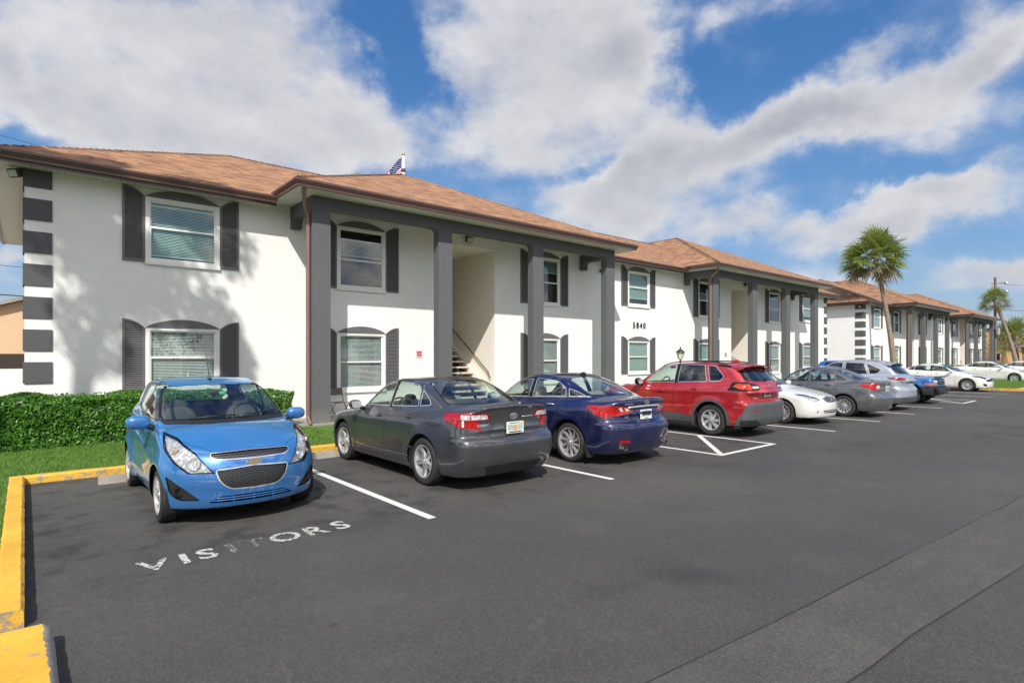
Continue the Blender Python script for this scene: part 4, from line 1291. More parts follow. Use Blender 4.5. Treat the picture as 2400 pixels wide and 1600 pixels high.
# ------------------------------------------------ smaller cars further down the row
def sedan_generic(seed, L, W, Ht, pm, front_x, rear_x, kind):
    """compact or large sedan; kind selects lamps and face"""
    k = L / 4.46; q = Ht / 1.47; hw = W / 2; e = hw / .91
    def sx(p): return [(a * k, b) for a, b in p]
    S = dict(L=L, W=W, Ht=Ht, seed=seed, axf=front_x, axr=rear_x, rw=.315, zb=.18, rim=.20, winset=.02,
        hood=sx([(-.1, .60), (.10, .70), (.45, .81), (.9, .91), (1.2, .965), (1.6, .96), (2.4, .98), (3.2, 1.02), (3.6, 1.05), (3.9, 1.06), (4.25, 1.06), (4.42, 1.055), (4.5, 1.03)]),
        roof=[(a * k, b * q if b > 1.2 else b) for a, b in [(.6, .40), (1.0, .90), (1.25, 1.03), (1.75, 1.30), (2.0, 1.40), (2.35, 1.462), (2.75, 1.465), (3.05, 1.42), (3.3, 1.33), (3.80, 1.12), (4.3, .87), (4.7, .6)]],
        plan=[(a * k, b * e) for a, b in [(0, .80), (.5, .885), (1.0, .905), (2.2, .91), (3.4, .908), (3.9, .88), (4.46, .80)]],
        sect=[(.1, -.10), (.22, -.045), (.32, -.015), (.5, 0), (.66, 0.), (.80, -.012), (.90, -.035), (1.0, -.075), (1.1, -.13)],
        nose=[(.1, .12), (.26, .02), (.42, 0), (.56, .01), (.68, .05), (.78, .14), (.95, .4)],
        tail=[(a, L - b) for a, b in [(.1, .2), (.26, .08), (.42, .01), (.56, 0), (.64, .03), (.70, .08), (.9, .10), (1.02, .09), (1.15, .12)]],
        green=[(a * k, b * e) for a, b in [(1.0, .70), (1.5, .80), (2.2, .835), (3.0, .82), (3.6, .75), (4.0, .67)]],
        kf=.38, pf=2.5, kr=.22, pr=2.8, crown=.05, rcrown=.10, kw=.28, xm=2.35 * k, zbelt=.98, tum=.36, tum2=.28,
        rtf=.10, rtr=.06, rs=.10, rg=.08, rj=.05, flare=.014,
        crease=[(.8, .78, 4.0 * k, .92, .010, .05), (1.3, .33, 3.2 * k, .36, .012, .07)],
        cowl=1.2 * k, cabin_end=3.7 * k, seat_x=1.75 * k, rear_x=2.65 * k, mirror_in=(1.9 * k, 1.30), rimstyle='multi',
        paintmat=pm, handles=[(2.15 * k, .89, 0), (3.0 * k, .92, 0)], mirror=((1.52 * k, .985 * e, 1.01), (.06, .09, .065)))
    t = 1.365 * q
    S['parts'] = [
        ('windshield', [rpoly([(0, 1.0), (.69 * e, 1.0), (.55 * e, 1.38 * q), (0, 1.41 * q)], [0, .06, .06, 0])], 'F', 'glass', SCREEN(nmin=.25, pred=lambda c: c.z > .97)),
        ('rear_window', [rpoly([(0, 1.10), (.60 * e, 1.10), (.47 * e, t), (0, 1.39 * q)], [0, .07, .06, 0])], 'R', 'glass', SCREEN('rear_window_seal', .2, lambda c: c.x < 4.0 * k)),
        ('front_door_window', [rpoly([(1.58 * k, 1.0), (2.38 * k, 1.02), (2.36 * k, t), (2.13 * k, t - .02), (1.88 * k, 1.24)], [.02, .02, .02, .1, .1])], 'S', 'glass', WIN()),
        ('door_pillar', [[(2.38 * k, 1.01), (2.47 * k, 1.015), (2.43 * k, t + .015), (2.355 * k, t + .01)]], 'S', 'gloss_black' if kind != 'corolla' else 'paint', dict(pred=lambda c: c.z > 1.0)),
        ('rear_door_window', [rpoly([(2.47 * k, 1.02), (3.18 * k, 1.05), (3.14 * k, 1.27), (2.95 * k, t - .02), (2.43 * k, t)], [.02, .04, .08, .1, .02])], 'S', 'glass', WIN()),
        ('quarter_window', [rpoly([(3.215 * k, 1.055), (3.48 * k, 1.07), (3.38 * k, 1.15), (3.17 * k, 1.25)], [.01, .05, .05, .02])], 'S', 'glass_dark', WIN()),
        ('fuel_door', [rpoly([(3.62 * k, .83), (3.84 * k, .83), (3.84 * k, .95), (3.62 * k, .95)], .03)], 'S', 'paint', GAP),
    ]
    if kind == 'avalon':
        S['parts'] += [
            ('headlight', [[(.16, .46, .62), (.22, .68, .575), (.40, .82, .66), (.62, .88, .80), (.40, .74, .80), (.22, .50, .69)]], (-1, .8, .3), 'lens', dict(side=True, ring=.006, ringmat='chrome', ringname='lamp_edge', back='clearrefl', backpush=-.03)),
            ('grille', [rpoly([(0, .56), (.33, .575), (.40, .68), (0, .73)], [0, .04, .03, 0])], 'F', 'gloss_black', dict(side=False, nmin=.1, ring=.016, ringmat='chrome', push=-.01)),
            ('lower_grille', [rpoly([(0, .30), (.42, .31), (.44, .38), (0, .385)], [0, .02, .02, 0])], 'F', 'black', dict(side=False, nmin=.05, push=-.01))]
    elif kind == 'civic':
        S['parts'] += [
            ('headlight', [[(.14, .42, .66), (.20, .66, .615), (.62, .88, .74), (.66, .89, .80), (.30, .66, .76)]], (-1, .9, .2), 'gloss_black', dict(side=True, ring=.006, ringmat='chrome', ringname='lamp_edge', push=.003)),
            ('grille', [rpoly([(0, .52), (.60, .50), (.64, .60), (0, .68)], [0, .04, .03, 0])], 'F', 'gloss_black', dict(side=False, nmin=.1, push=-.01)),
            ('fog_surround', [rpoly([(.55, .26), (.74, .30), (.78, .42), (.62, .40)], .02)], 'F', 'black', dict(side=True, nmin=.05))]
    else:
        S['parts'] += [('headlight', [[(.14, .42, .60), (.20, .66, .57), (.62, .88, .74), (.60, .87, .80), (.30, .66, .72)]], (-1, .9, .2), 'clearrefl', dict(side=True, push=.003))]
    tl = L - .12
    if kind == 'corolla':
        S['parts'] += [
            ('reversing_lamp', [[(tl, .47 * e, .87), (tl - .02, .55 * e, .84), (tl - .06, .64 * e, .86), (tl - .05, .64 * e, .93), (tl - .02, .55 * e, .95), (tl, .47 * e, .92)]], (1, .6, 0), 'clearrefl', dict(side=True, push=.006)),
            ('tail_light', [[(tl, .44 * e, .83), (tl - .1, .76 * e, .80), (tl - .3, .91 * e, .90), (tl - .36, .91 * e, .96), (tl - .2, .86 * e, 1.0), (tl - .02, .52 * e, .99)]], (1, .8, .05), 'tail', dict(side=True, push=.005))]
    else:
        S['parts'] += [('tail_light', [[(tl, .46 * e, .83), (tl - .1, .78 * e, .80), (tl - .3, .91 * e, .90), (tl - .30, .91 * e, .96), (tl, .50 * e, .98)]], (1, .8, .05), 'tail', dict(side=True, push=.005))]
    S['parts'] += [
        ('trunk_lid', [rpoly([(0, .70), (.46 * e, .70), (.60 * e, .85), (.66 * e, 1.01), (.60 * e, 1.10), (0, 1.12)], [0, .06, .04, .02, .01, 0])], 'R', 'paint', CC),
        ('hood', [[(.20, 0), (.25, .45), (.55, .68 * e), (1.14 * k, .70 * e), (1.22 * k, .55), (1.26 * k, 0)]], 'T', 'paint', dict(side=False, gap=.004, nmin=.5, pred=lambda c: c.z > .6)),
        ('front_door', [rpoly([(1.42 * k, .27), (2.36 * k, .27), (2.41 * k, t + .015), (2.15 * k, t + .02), (1.45 * k, 1.0), (1.38 * k, .8)], .03)], 'S', 'paint', GAP),
        ('rear_door', [rpoly([(2.375 * k, .27), (2.92 * k, .27), (3.10 * k, .62), (3.30 * k, .9), (3.30 * k, 1.2), (3.0 * k, t), (2.425 * k, t + .02)], .03)], 'S', 'paint', GAP),
        ('rear_bumper', [[(L - .55, .16), (L + .2, .16), (L + .2, .72), (L - .3, .76), (L - .55, .64)]], 'S', 'paint', dict(side=True, nmin=-.05, gap=.0025)),
    ]
    def extra(S, sk, root):
        if kind == 'corolla':
            plate(root, sk.on(y=0, z=.83, axis='x+')[0].x + .004, .83, 1)
            q, g = sk.on(y=0, z=.97, axis='x+')
            mb = MB(); rotor('ovals', .05, mb, (q.x + .006, 0, .97)); mb.build('badge', M['chrome'], root)
            exhaust(root, L - .1, .50, .25, .025)
        if kind == 'avalon':
            for i, z in enumerate((.60, .632, .664, .694)):
                surf_strip(sk, [(-.34 - .015 * i, z), (0, z + .012), (.34 + .015 * i, z)], .012, M['chrome'], 'grille_bar', root, 'x-', both=False, off=.004)
            q, g = sk.on(y=0, z=.65, axis='x-')
            mb = MB(); rotor('ovals', .06, mb, (q.x - .02, 0, .65), -1); mb.build('badge', M['chrome'], root)
            surf_strip(sk, [(-.43, .345), (0, .348), (.43, .345)], .014, S['paintmat'], 'intake_bar', root, 'x-', both=False)
            for s in (-1, 1):
                q, g = sk.on(y=.60, z=.37, axis='x-')
                mb = MB(); mb.lathe([(.04, .0), (.038, -.012), (.001, -.008)], 16, 'x', (q.x, s * .60, .37)); mb.build('fog_lamp', M['clearrefl'], root, smooth=True)
                q, g = sk.on(y=.60, z=.68, axis='x-')
                for (y, z, r) in ((.56, .66, .05), (.70, .70, .05)):
                    q, g = sk.on(y=y, z=z, axis='x-')
                    mb = MB(); mb.lathe([(r, .012), (r * .7, .028), (.001, .035)], 16, 'x', (q.x, s * y, z)); mb.build('lamp_reflector', M['chrome'], root, smooth=True)
        if kind == 'civic':
            surf_strip(sk, [(-.6, .655), (0, .675), (.6, .655)], .03, M['chrome'], 'grille_bar', root, 'x-', both=False, off=.004)
            for s in (-1, 1):
                for j in range(4):
                    a = .50 + .08 * j; z = .675 + .012 * j
                    q, g = sk.on(y=a, z=z, axis='x-')
                    mb = MB(); mb.lathe([(.026, -.006), (.001, -.012)], 12, 'x', (q.x, s * a, z)); mb.build('headlight_bulb', M['clearrefl'], root)
    S['extra'] = extra
    return S

def suv_generic(seed, L, W, Ht, pm):
    k = L / 4.37; q = Ht / 1.65; e = W / 1.85
    S = dict(L=L, W=W, Ht=Ht, seed=seed, axf=.88, axr=3.42 * k, rw=.35, zb=.24, rim=.23, winset=.02, arch=.40, tw=.22,
        hood=[(a * k, b) for a, b in [(-.1, .78), (.08, .90), (.4, 1.0), (.9, 1.06), (1.3, 1.09), (1.8, 1.08), (2.6, 1.12), (3.4, 1.16), (3.9, 1.17), (4.2, 1.16), (4.4, 1.14)]],
        roof=[(a * k, b * (q if b > 1.2 else 1)) for a, b in [(.6, .50), (1.05, 1.0), (1.25, 1.12), (1.75, 1.44), (2.0, 1.55), (2.4, 1.63), (2.9, 1.648), (3.4, 1.61), (3.70, 1.55), (3.85, 1.47), (4.05, 1.30), (4.22, 1.14), (4.5, .85)]],
        plan=[(a * k, b * e) for a, b in [(0, .82), (.4, .90), (1.0, .915), (2.2, .915), (3.4, .925), (3.9, .90), (4.37, .82)]],
        sect=[(.1, -.06), (.28, -.02), (.42, 0), (.6, -.008), (.75, 0.), (.92, 0), (1.02, -.018), (1.12, -.06), (1.22, -.12)],
        nose=[(.1, .12), (.35, .01), (.6, 0), (.8, .02), (.93, .10), (1.1, .3)],
        tail=[(a, L - b) for a, b in [(.1, .2), (.32, .03), (.45, 0), (.66, 0), (.74, .03), (.80, .09), (1.0, .09), (1.12, .08), (1.2, .10), (1.35, .22), (1.6, .42)]],
        green=[(a * k, b * e) for a, b in [(1.0, .76), (1.5, .83), (2.2, .85), (3.0, .83), (3.6, .78), (4.0, .73), (4.4, .68)]],
        kf=.38, pf=2.6, kr=.22, pr=3.0, crown=.05, rcrown=.08, kw=.2, xm=2.4, zbelt=1.12, tum=.28, tum2=.24,
        rtf=.09, rtr=.06, rs=.10, rg=.09, rj=.05, flare=.02,
        crease=[(.5, .90, 4.1 * k, 1.03, .012, .045), (1.2, .5, 3.2 * k, .58, .012, .05)],
        cowl=1.2, cabin_end=3.9 * k, seat_x=1.75, rear_x=2.7 * k, mirror_in=(1.85, 1.48), rimstyle='five_double', seat='interior',
        paintmat=pm, handles=[(2.14 * k, .96, 0), (3.02 * k, 1.0, 0)], mirror=((1.52, 1.01 * e, 1.14), (.07, .10, .08)))
    W_ = WIN('chrome')
    S['parts'] = [
        ('windshield', [rpoly([(0, 1.12), (.73, 1.12), (.62, 1.53 * q), (0, 1.56 * q)], [0, .06, .06, 0])], 'F', 'glass', SCREEN(nmin=.25, pred=lambda c: c.z > 1.09)),
        ('rear_window', [rpoly([(0, 1.19), (.64, 1.20), (.54, 1.47), (0, 1.50)], [0, .08, .06, 0])], 'R', 'glass_dark', SCREEN('rear_window_seal', .3)),
        ('front_door_window', [rpoly([(1.60 * k, 1.12), (2.45 * k, 1.15), (2.45 * k, 1.55 * q), (2.15 * k, 1.53 * q), (1.90 * k, 1.42 * q)], [.02, .02, .02, .1, .1])], 'S', 'glass', W_),
        ('rear_door_window', [rpoly([(2.54 * k, 1.155), (3.25 * k, 1.18), (3.10 * k, 1.54 * q), (2.54 * k, 1.56 * q)], [.02, .02, .02, .02])], 'S', 'glass_dark', W_),
        ('quarter_window', [rpoly([(3.31 * k, 1.185), (3.52 * k, 1.20), (3.66 * k, 1.34), (3.17 * k, 1.53 * q)], [.02, .05, .05, .05])], 'S', 'glass_dark', W_),
        ('tail_light', [[(L - .13, .46, 1.0), (L - .2, .74, .98), (L - .42, .92, 1.04), (L - .45, .92, 1.08), (L - .22, .80, 1.09), (L - .13, .46, 1.06)]], (1, .8, 0), 'tail', dict(side=True, push=.005, ring=.014, ringmat='gloss_black', ringname='lamp_edge')),
        ('tailgate', [rpoly([(0, .80), (.56, .80), (.72, 1.0), (.74, 1.15), (0, 1.17)], [0, .05, .05, .02, 0])], 'R', 'paint', CC),
        ('hood', [[(.16, 0), (.25, .5), (.45, .74), (1.12, .78), (1.2, .6), (1.24, 0)]], 'T', 'paint', dict(side=False, gap=.004, nmin=.5, pred=lambda c: c.z > .8)),
        ('headlight', [[(.10, .50, .83), (.10, .52, .90), (.45, .86, .96), (.50, .92, .90), (.25, .80, .82)]], (-1, .9, .1), 'clearrefl', dict(side=True, push=.003)),
        ('bumper_cladding', [[(3.80 * k, .2), (4.6, .2), (4.6, .50), (3.80 * k, .40)]], 'S', 'greyplastic', dict(side=True, nmin=-.05, push=.008)),
        ('sill_cladding', [[(1.2, .2), (3.1, .2), (3.1, .36), (1.2, .36)]], 'S', 'greyplastic', dict(side=True, nmin=.0, push=.01)),
        ('front_door', [rpoly([(1.36 * k, .38), (2.44 * k, .38), (2.50 * k, 1.58 * q), (2.15 * k, 1.57 * q), (1.42 * k, 1.10), (1.32 * k, .9)], .03)], 'S', 'paint', GAP),
        ('rear_door', [rpoly([(2.455 * k, .38), (2.86 * k, .38), (2.95 * k, .75), (3.24 * k, .95), (3.30 * k, 1.17), (3.14 * k, 1.57 * q), (2.515 * k, 1.585 * q)], .03)], 'S', 'paint', GAP),
    ]
    def extra(S, sk, root):
        plate(root, sk.on(y=0, z=.90, axis='x+')[0].x + .004, .90, 1)
        q, g = sk.on(y=0, z=1.08, axis='x+')
        mb = MB(); rotor('oval_only', .055, mb, (q.x + .006, 0, 1.08)); mb.build('badge', M['chrome'], root)
        on_text(sk, root, 'CX-5', .05, -.46, .90, 1, M['chrome'])
        mb = MB(); n = 12; vs = []
        for i in range(n + 1):
            y = -.62 + 1.24 * i / n
            zt = sk.on(x=3.6 * k, y=abs(y), axis='z')[0].z
            vs += [(3.58 * k, y, zt - .004), (3.92 * k - .1 * y * y, y, zt - .045), (3.91 * k - .1 * y * y, y, zt - .07), (3.7 * k, y, zt - .08)]
        fs = [(i * 4 + j, i * 4 + j + 1, i * 4 + j + 5, i * 4 + j + 4) for i in range(n) for j in range(3)]
        mb.add(vs, fs); mb.build('spoiler', S['paintmat'], root, smooth=40)
        for s in (-1, 1): exhaust(root, L - .06, .52 * s, .33, .035)
    S['extra'] = extra
    return S

def blazer():
    """boxy older pickup-based truck seen nose out"""
    pm = paint('bright_blue_truck_paint', (.012, .13, .42), .3, .3, (.02, .2, .55))
    S = dict(L=4.4, W=1.70, Ht=1.62, seed=13, axf=.82, axr=3.35, rw=.355, zb=.36, rim=.20, winset=.0, arch=.42, tw=.225,
        hood=[(-.1, .90), (.08, .965), (.3, 1.0), (.9, 1.04), (1.25, 1.06), (2.0, 1.05), (3.4, 1.06), (4.3, 1.06), (4.5, 1.04)],
        roof=[(.7, .50), (1.15, .98), (1.3, 1.10), (1.75, 1.50), (1.95, 1.58), (2.4, 1.61), (3.2, 1.61), (4.0, 1.59), (4.15, 1.52), (4.3, 1.1), (4.5, .7)],
        plan=[(0, .80), (.3, .84), (1.0, .85), (3.4, .85), (4.4, .83)],
        sect=[(.1, -.05), (.36, -.02), (.5, 0), (.75, 0.), (.9, -.008), (1.0, -.03), (1.1, -.08)],
        nose=[(.3, .06), (.55, .03), (.8, .02), (.93, .04), (1.1, .2)],
        tail=[(.2, 4.38), (.5, 4.40), (1.0, 4.38), (1.5, 4.3)],
        green=[(1.0, .72), (1.5, .76), (3.0, .77), (4.3, .74)],
        kf=.14, pf=3.5, kr=.06, pr=5, crown=.05, rcrown=.05, kw=.12, xm=2.6, zbelt=1.07, tum=.22, tum2=.15,
        rtf=.07, rtr=.05, rs=.07, rg=.07, rj=.03, flare=.03, crease=[(.3, .80, 4.2, .80, .01, .04)],
        cowl=1.3, cabin_end=4.0, seat_x=1.8, rear_x=2.7, mirror_in=(1.85, 1.45), rimstyle='steel', seat='interior',
        paintmat=pm, handles=[(2.5, .95, 0)], mirror=((1.55, .96, 1.13), (.05, .09, .07)), mirrormat='black')
    S['parts'] = [
        ('windshield', [rpoly([(0, 1.09), (.70, 1.09), (.62, 1.50), (0, 1.53)], [0, .05, .05, 0])], 'F', 'glass', SCREEN(nmin=.3, pred=lambda c: c.z > 1.07)),
        ('front_door_window', [rpoly([(1.62, 1.09), (2.60, 1.09), (2.60, 1.53), (2.0, 1.53)], [.02, .02, .03, .05])], 'S', 'glass', WIN()),
        ('quarter_window', [rpoly([(2.72, 1.09), (3.9, 1.10), (3.85, 1.52), (2.72, 1.53)], .04)], 'S', 'glass_dark', WIN()),
        ('headlight', [[(.05, .50, .80), (.05, .50, .885), (.07, .73, .885), (.07, .73, .80)]], (-1, .05, 0), 'clearrefl', dict(side=True, push=.004, ring=.006, ringmat='black', ringname='lamp_edge')),
        ('indicator_lamp', [[(.05, .50, .715), (.05, .50, .785), (.3, .86, .785), (.3, .86, .715)]], (-1, .3, 0), 'amber', dict(side=True, push=.004)),
        ('grille', [rpoly([(0, .73), (.48, .73), (.48, .93), (0, .93)], [0, .01, .01, 0])], 'F', 'gloss_black', dict(side=False, nmin=.1, push=-.01)),
        ('bumper', [[(0, .3), (.9, .3), (.9, .66), (0, .66)]], 'F', 'black', dict(side=False, nmin=-.3, push=.04)),
        ('hood', [[(.10, 0), (.14, .66), (1.18, .74), (1.28, 0)]], 'T', 'paint', dict(side=False, gap=.004, nmin=.5, pred=lambda c: c.z > .8)),
        ('front_door', [rpoly([(1.32, .45), (2.68, .45), (2.66, 1.57), (1.95, 1.57), (1.36, 1.08)], .03)], 'S', 'paint', GAP),
    ]
    def extra(S, sk, root):
        for z in (.775, .83, .885):
            surf_strip(sk, [(-.47, z), (0, z), (.47, z)], .022, M['greyplastic'], 'grille_bar', root, 'x-', both=False, off=.0)
        mb = MB(); mb.bevbox(-.10, .02, -.78, .78, .44, .60, .03); mb.build('bumper_bar', M['black'], root)
        mb = MB(); mb.bevbox(.02, .12, -.66, .66, .98, 1.03, .02); mb.build('bug_shield', M['gloss_black'], root)
        for s in (-1, 1):
            mb = MB()
            mb.lathe([(.06, .0), (.05, -.02), (.001, -.022)], 12, 'x', (-.03, s * .45, .40)); mb.build('fog_lamp', M['gloss_black'], root)
    S['extra'] = extra
    return S
# ================================================================ world, ground, building
def make_world():
    w = bpy.data.worlds.new("World"); sc.world = w; w.use_nodes = True
    nt = w.node_tree; bg = nt.nodes['Background']
    sky = nd(nt, 'ShaderNodeTexSky', _sky_type='NISHITA', _sun_disc=False, _sun_elevation=R(43.4), _sun_rotation=R(216.7), _air_density=1.3, _dust_density=.6, _ozone_density=2.5)
    tc = nt.nodes.new('ShaderNodeTexCoord'); g = tc.outputs['Generated']
    sep = nt.nodes.new('ShaderNodeSeparateXYZ'); nt.links.new(g, sep.inputs[0])
    az = math_(nt, 'ARCTAN2', sep.outputs['X'], sep.outputs['Y'])
    el = math_(nt, 'ARCSINE', sep.outputs['Z'])
    # wobble so that cloud borders are ragged
    n1 = nd(nt, 'ShaderNodeTexNoise', Scale=4.5, Detail=6., Roughness=.6); nt.links.new(g, n1.inputs['Vector'])
    wob = nt.nodes.new('ShaderNodeSeparateXYZ')
    nt.links.new(n1.outputs['Color'], wob.inputs[0])
    az2 = math_(nt, 'ADD', az, math_(nt, 'MULTIPLY', math_(nt, 'SUBTRACT', wob.outputs['X'], .5), .30))
    el2 = math_(nt, 'ADD', el, math_(nt, 'MULTIPLY', math_(nt, 'SUBTRACT', wob.outputs['Y'], .5), .20))
    P = nt.nodes.new('ShaderNodeCombineXYZ'); P.inputs['Z'].default_value = 1
    nt.links.new(az2, P.inputs['X']); nt.links.new(el2, P.inputs['Y'])
    BL = [(4.55, 0.0, -0.42, 3.01, -13.59, 5.7, 1.0), (5.4, -0.98, -1.0, -0.08, -8.42, 3.84, 1.0), (3.65, -0.3, -0.63, 0.68, -18.25, 5.92, 1.0), (7.84, -2.99, -2.34, -3.36, -13.12, 6.41, 1.0), (15.52, 0.0, -0.67, 8.36, -36.89, 11.74, 0.7), (45.75, 0.0, 0.72, 8.15, -28.28, 10.43, 0.8), (4.51, 0.0, -3.36, -0.73, -11.14, 6.36, 1.0), (5.83, 0.0, -4.35, -0.56, -11.79, 5.44, 1.0), (7.72, -3.1, -4.24, -5.76, -17.0, 9.75, 0.8), (11.63, 0.0, -10.51, -1.26, -12.61, 7.19, 1.0), (6.27, 1.74, -5.97, 2.66, -14.59, 1.8, 1.1), (5.76, 1.87, -6.55, 2.9, -16.28, 2.3, 1.05), (7.73, 1.59, -9.52, 0.75, -22.97, 7.07, 1.0), (9.76, 1.26, -12.6, -1.56, -30.61, 11.89, 0.85), (9.68, 3.04, -13.78, 3.33, -24.62, 4.74, 1.0), (15.31, 4.48, -23.22, 3.25, -31.29, 7.51, 1.0), (16.38, 8.56, -23.84, 14.92, -45.36, 0.49, 0.7), (17.57, 15.07, -26.62, 24.23, -47.36, -2.49, 0.6), (9.34, 1.17, -11.64, 0.68, -26.01, 4.73, 1.15), (9.55, 1.64, -13.36, 1.65, -24.41, 3.52, 1.15), (11.88, 0.0, -12.57, -2.51, -32.18, 8.95, 0.9), (11.44, 4.15, -11.79, 9.73, -33.57, -1.49, 0.6), (10.95, 0.0, -14.71, -3.09, -36.7, 8.12, 0.8), (16.29, 0.0, -23.16, -2.36, -29.21, 5.98, 0.9), (21.56, 0.0, -25.68, -3.26, -43.18, 9.87, 0.8), (50.55, 0.0, 0.57, 3.05, -35.16, 3.6, 0.9), (25.7, 17.23, -21.26, 4.27, -8.53, 2.0, -1.5), (18.02, 0.0, -0.03, 8.55, -37.43, 11.09, -0.9), (14.93, -6.4, -12.92, -6.59, -13.96, 12.98, -1.0), (9.66, 4.83, -9.47, 15.49, -41.61, 0.41, -0.9), (8.85, 0.0, -10.44, -7.15, -30.6, 22.92, -0.5), (8.24, 1.74, -11.23, 6.08, -63.92, 8.78, -0.9), (11.81, 0.0, -16.41, -5.51, -43.28, 14.18, -0.7), (15.14, 0.0, -17.39, -6.22, -33.94, 20.76, -0.5)]
    tot = None
    for (a, b, c, d, e, f, wt) in BL:
        qs = []
        for vec in ((a, b, c), (d, e, f)):
            m = nt.nodes.new('ShaderNodeVectorMath'); m.operation = 'DOT_PRODUCT'
            nt.links.new(P.outputs[0], m.inputs[0]); m.inputs[1].default_value = vec
            qs.append(math_(nt, 'POWER', math_(nt, 'ABSOLUTE', m.outputs['Value']), 2.0))
        s = math_(nt, 'ADD', qs[0], qs[1])
        s = math_(nt, 'MULTIPLY', math_(nt, 'EXPONENT', math_(nt, 'MULTIPLY', s, -1.1)), wt)
        tot = s if tot is None else math_(nt, 'ADD', tot, s)
    # streaky layer (also covers the part of the sky the photo does not show)
    mp = nt.nodes.new('ShaderNodeMapping'); mp.inputs['Scale'].default_value = (2.0, 2.0, 3.3)
    nt.links.new(g, mp.inputs['Vector'])
    n2 = nd(nt, 'ShaderNodeTexNoise', Scale=2.2, Detail=9., Roughness=.58); nt.links.new(mp.outputs[0], n2.inputs['Vector'])
    n3 = nd(nt, 'ShaderNodeTexNoise', Scale=9., Detail=8., Roughness=.6); nt.links.new(mp.outputs[0], n3.inputs['Vector'])
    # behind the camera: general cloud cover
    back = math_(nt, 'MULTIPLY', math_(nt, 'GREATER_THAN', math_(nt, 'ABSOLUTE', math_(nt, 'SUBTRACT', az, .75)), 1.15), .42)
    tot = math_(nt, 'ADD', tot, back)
    dens = math_(nt, 'ADD', tot, math_(nt, 'MULTIPLY', math_(nt, 'SUBTRACT', n2.outputs['Fac'], .53), 2.3))
    dens = math_(nt, 'ADD', dens, math_(nt, 'MULTIPLY', math_(nt, 'SUBTRACT', n3.outputs['Fac'], .5), .9))
    mr = nd(nt, 'ShaderNodeMapRange', _interpolation_type='SMOOTHSTEP')
    mr.inputs['From Min'].default_value = .10; mr.inputs['From Max'].default_value = 1.12
    nt.links.new(dens, mr.inputs['Value'])
    # thin veil around the clouds
    veil = nd(nt, 'ShaderNodeMapRange', _interpolation_type='SMOOTHSTEP')
    veil.inputs['From Min'].default_value = -.25; veil.inputs['From Max'].default_value = .7; veil.inputs['To Max'].default_value = .34
    nt.links.new(dens, veil.inputs['Value'])
    # relief: compare the noise with the same noise a step towards the sun
    of = nt.nodes.new('ShaderNodeVectorMath'); of.operation = 'ADD'; of.inputs[1].default_value = (-.055, -.02, .16)
    nt.links.new(mp.outputs[0], of.inputs[0])
    m2 = nd(nt, 'ShaderNodeTexNoise', Scale=2.2, Detail=9., Roughness=.58); nt.links.new(of.outputs[0], m2.inputs['Vector'])
    m3 = nd(nt, 'ShaderNodeTexNoise', Scale=9., Detail=8., Roughness=.6); nt.links.new(of.outputs[0], m3.inputs['Vector'])
    rel = math_(nt, 'ADD', math_(nt, 'MULTIPLY', math_(nt, 'SUBTRACT', n2.outputs['Fac'], m2.outputs['Fac']), 1.5), math_(nt, 'MULTIPLY', math_(nt, 'SUBTRACT', n3.outputs['Fac'], m3.outputs['Fac']), .4))
    thick = nd(nt, 'ShaderNodeMapRange', _interpolation_type='SMOOTHSTEP')
    thick.inputs['From Min'].default_value = .7; thick.inputs['From Max'].default_value = 2.1
    nt.links.new(dens, thick.inputs['Value'])
    lit = math_(nt, 'ADD', math_(nt, 'SUBTRACT', .80, math_(nt, 'MULTIPLY', thick.outputs[0], .55)), rel, clamp=True)
    ccol = mixc(nt, lit, (.39, .405, .475), (.77, .77, .79))
    # added fill light: clouds on the sun's side glow extra bright and warm
    fill_glow = nt.nodes.new('ShaderNodeVectorMath'); fill_glow.operation = 'DOT_PRODUCT'; nt.links.new(g, fill_glow.inputs[0]); fill_glow.inputs[1].default_value = (-.43, -.58, .69)
    ccol = mixc(nt, math_(nt, 'MULTIPLY', math_(nt, 'MAXIMUM', fill_glow.outputs['Value'], 0.), 1.0, clamp=True), ccol, (4.8, 4.15, 3.35))
    hs = nd(nt, 'ShaderNodeHueSaturation', Saturation=1.2, Value=1.0)
    nt.links.new(sky.outputs[0], hs.inputs['Color'])
    sk = nt.nodes.new('ShaderNodeVectorMath'); sk.operation = 'SCALE'; sk.inputs['Scale'].default_value = SKY_S
    nt.links.new(hs.outputs[0], sk.inputs[0])
    grad = ramp(nt, el, [(.0, (.42, .60, .86)), (.18, (.18, .40, .80)), (.42, (.07, .235, .62)), (.8, (.035, .14, .48))])
    skc = mixc(nt, .6, sk.outputs[0], grad)
    skc = mixc(nt, veil.outputs[0], skc, (.62, .68, .78))
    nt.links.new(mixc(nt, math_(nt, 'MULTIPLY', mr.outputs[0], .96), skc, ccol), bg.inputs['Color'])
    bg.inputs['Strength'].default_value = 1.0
    L = bpy.data.lights.new('sun', 'SUN'); L.energy = SUN_E; L.angle = R(.5); L.color = (1, .955, .88)
    lo = bpy.data.objects.new('sun', L); COL.objects.link(lo)
    lo.rotation_euler = Vector((.744, 1, -1.18)).to_track_quat('-Z', 'Y').to_euler()
SKY_S = .085; SUN_E = 5.0

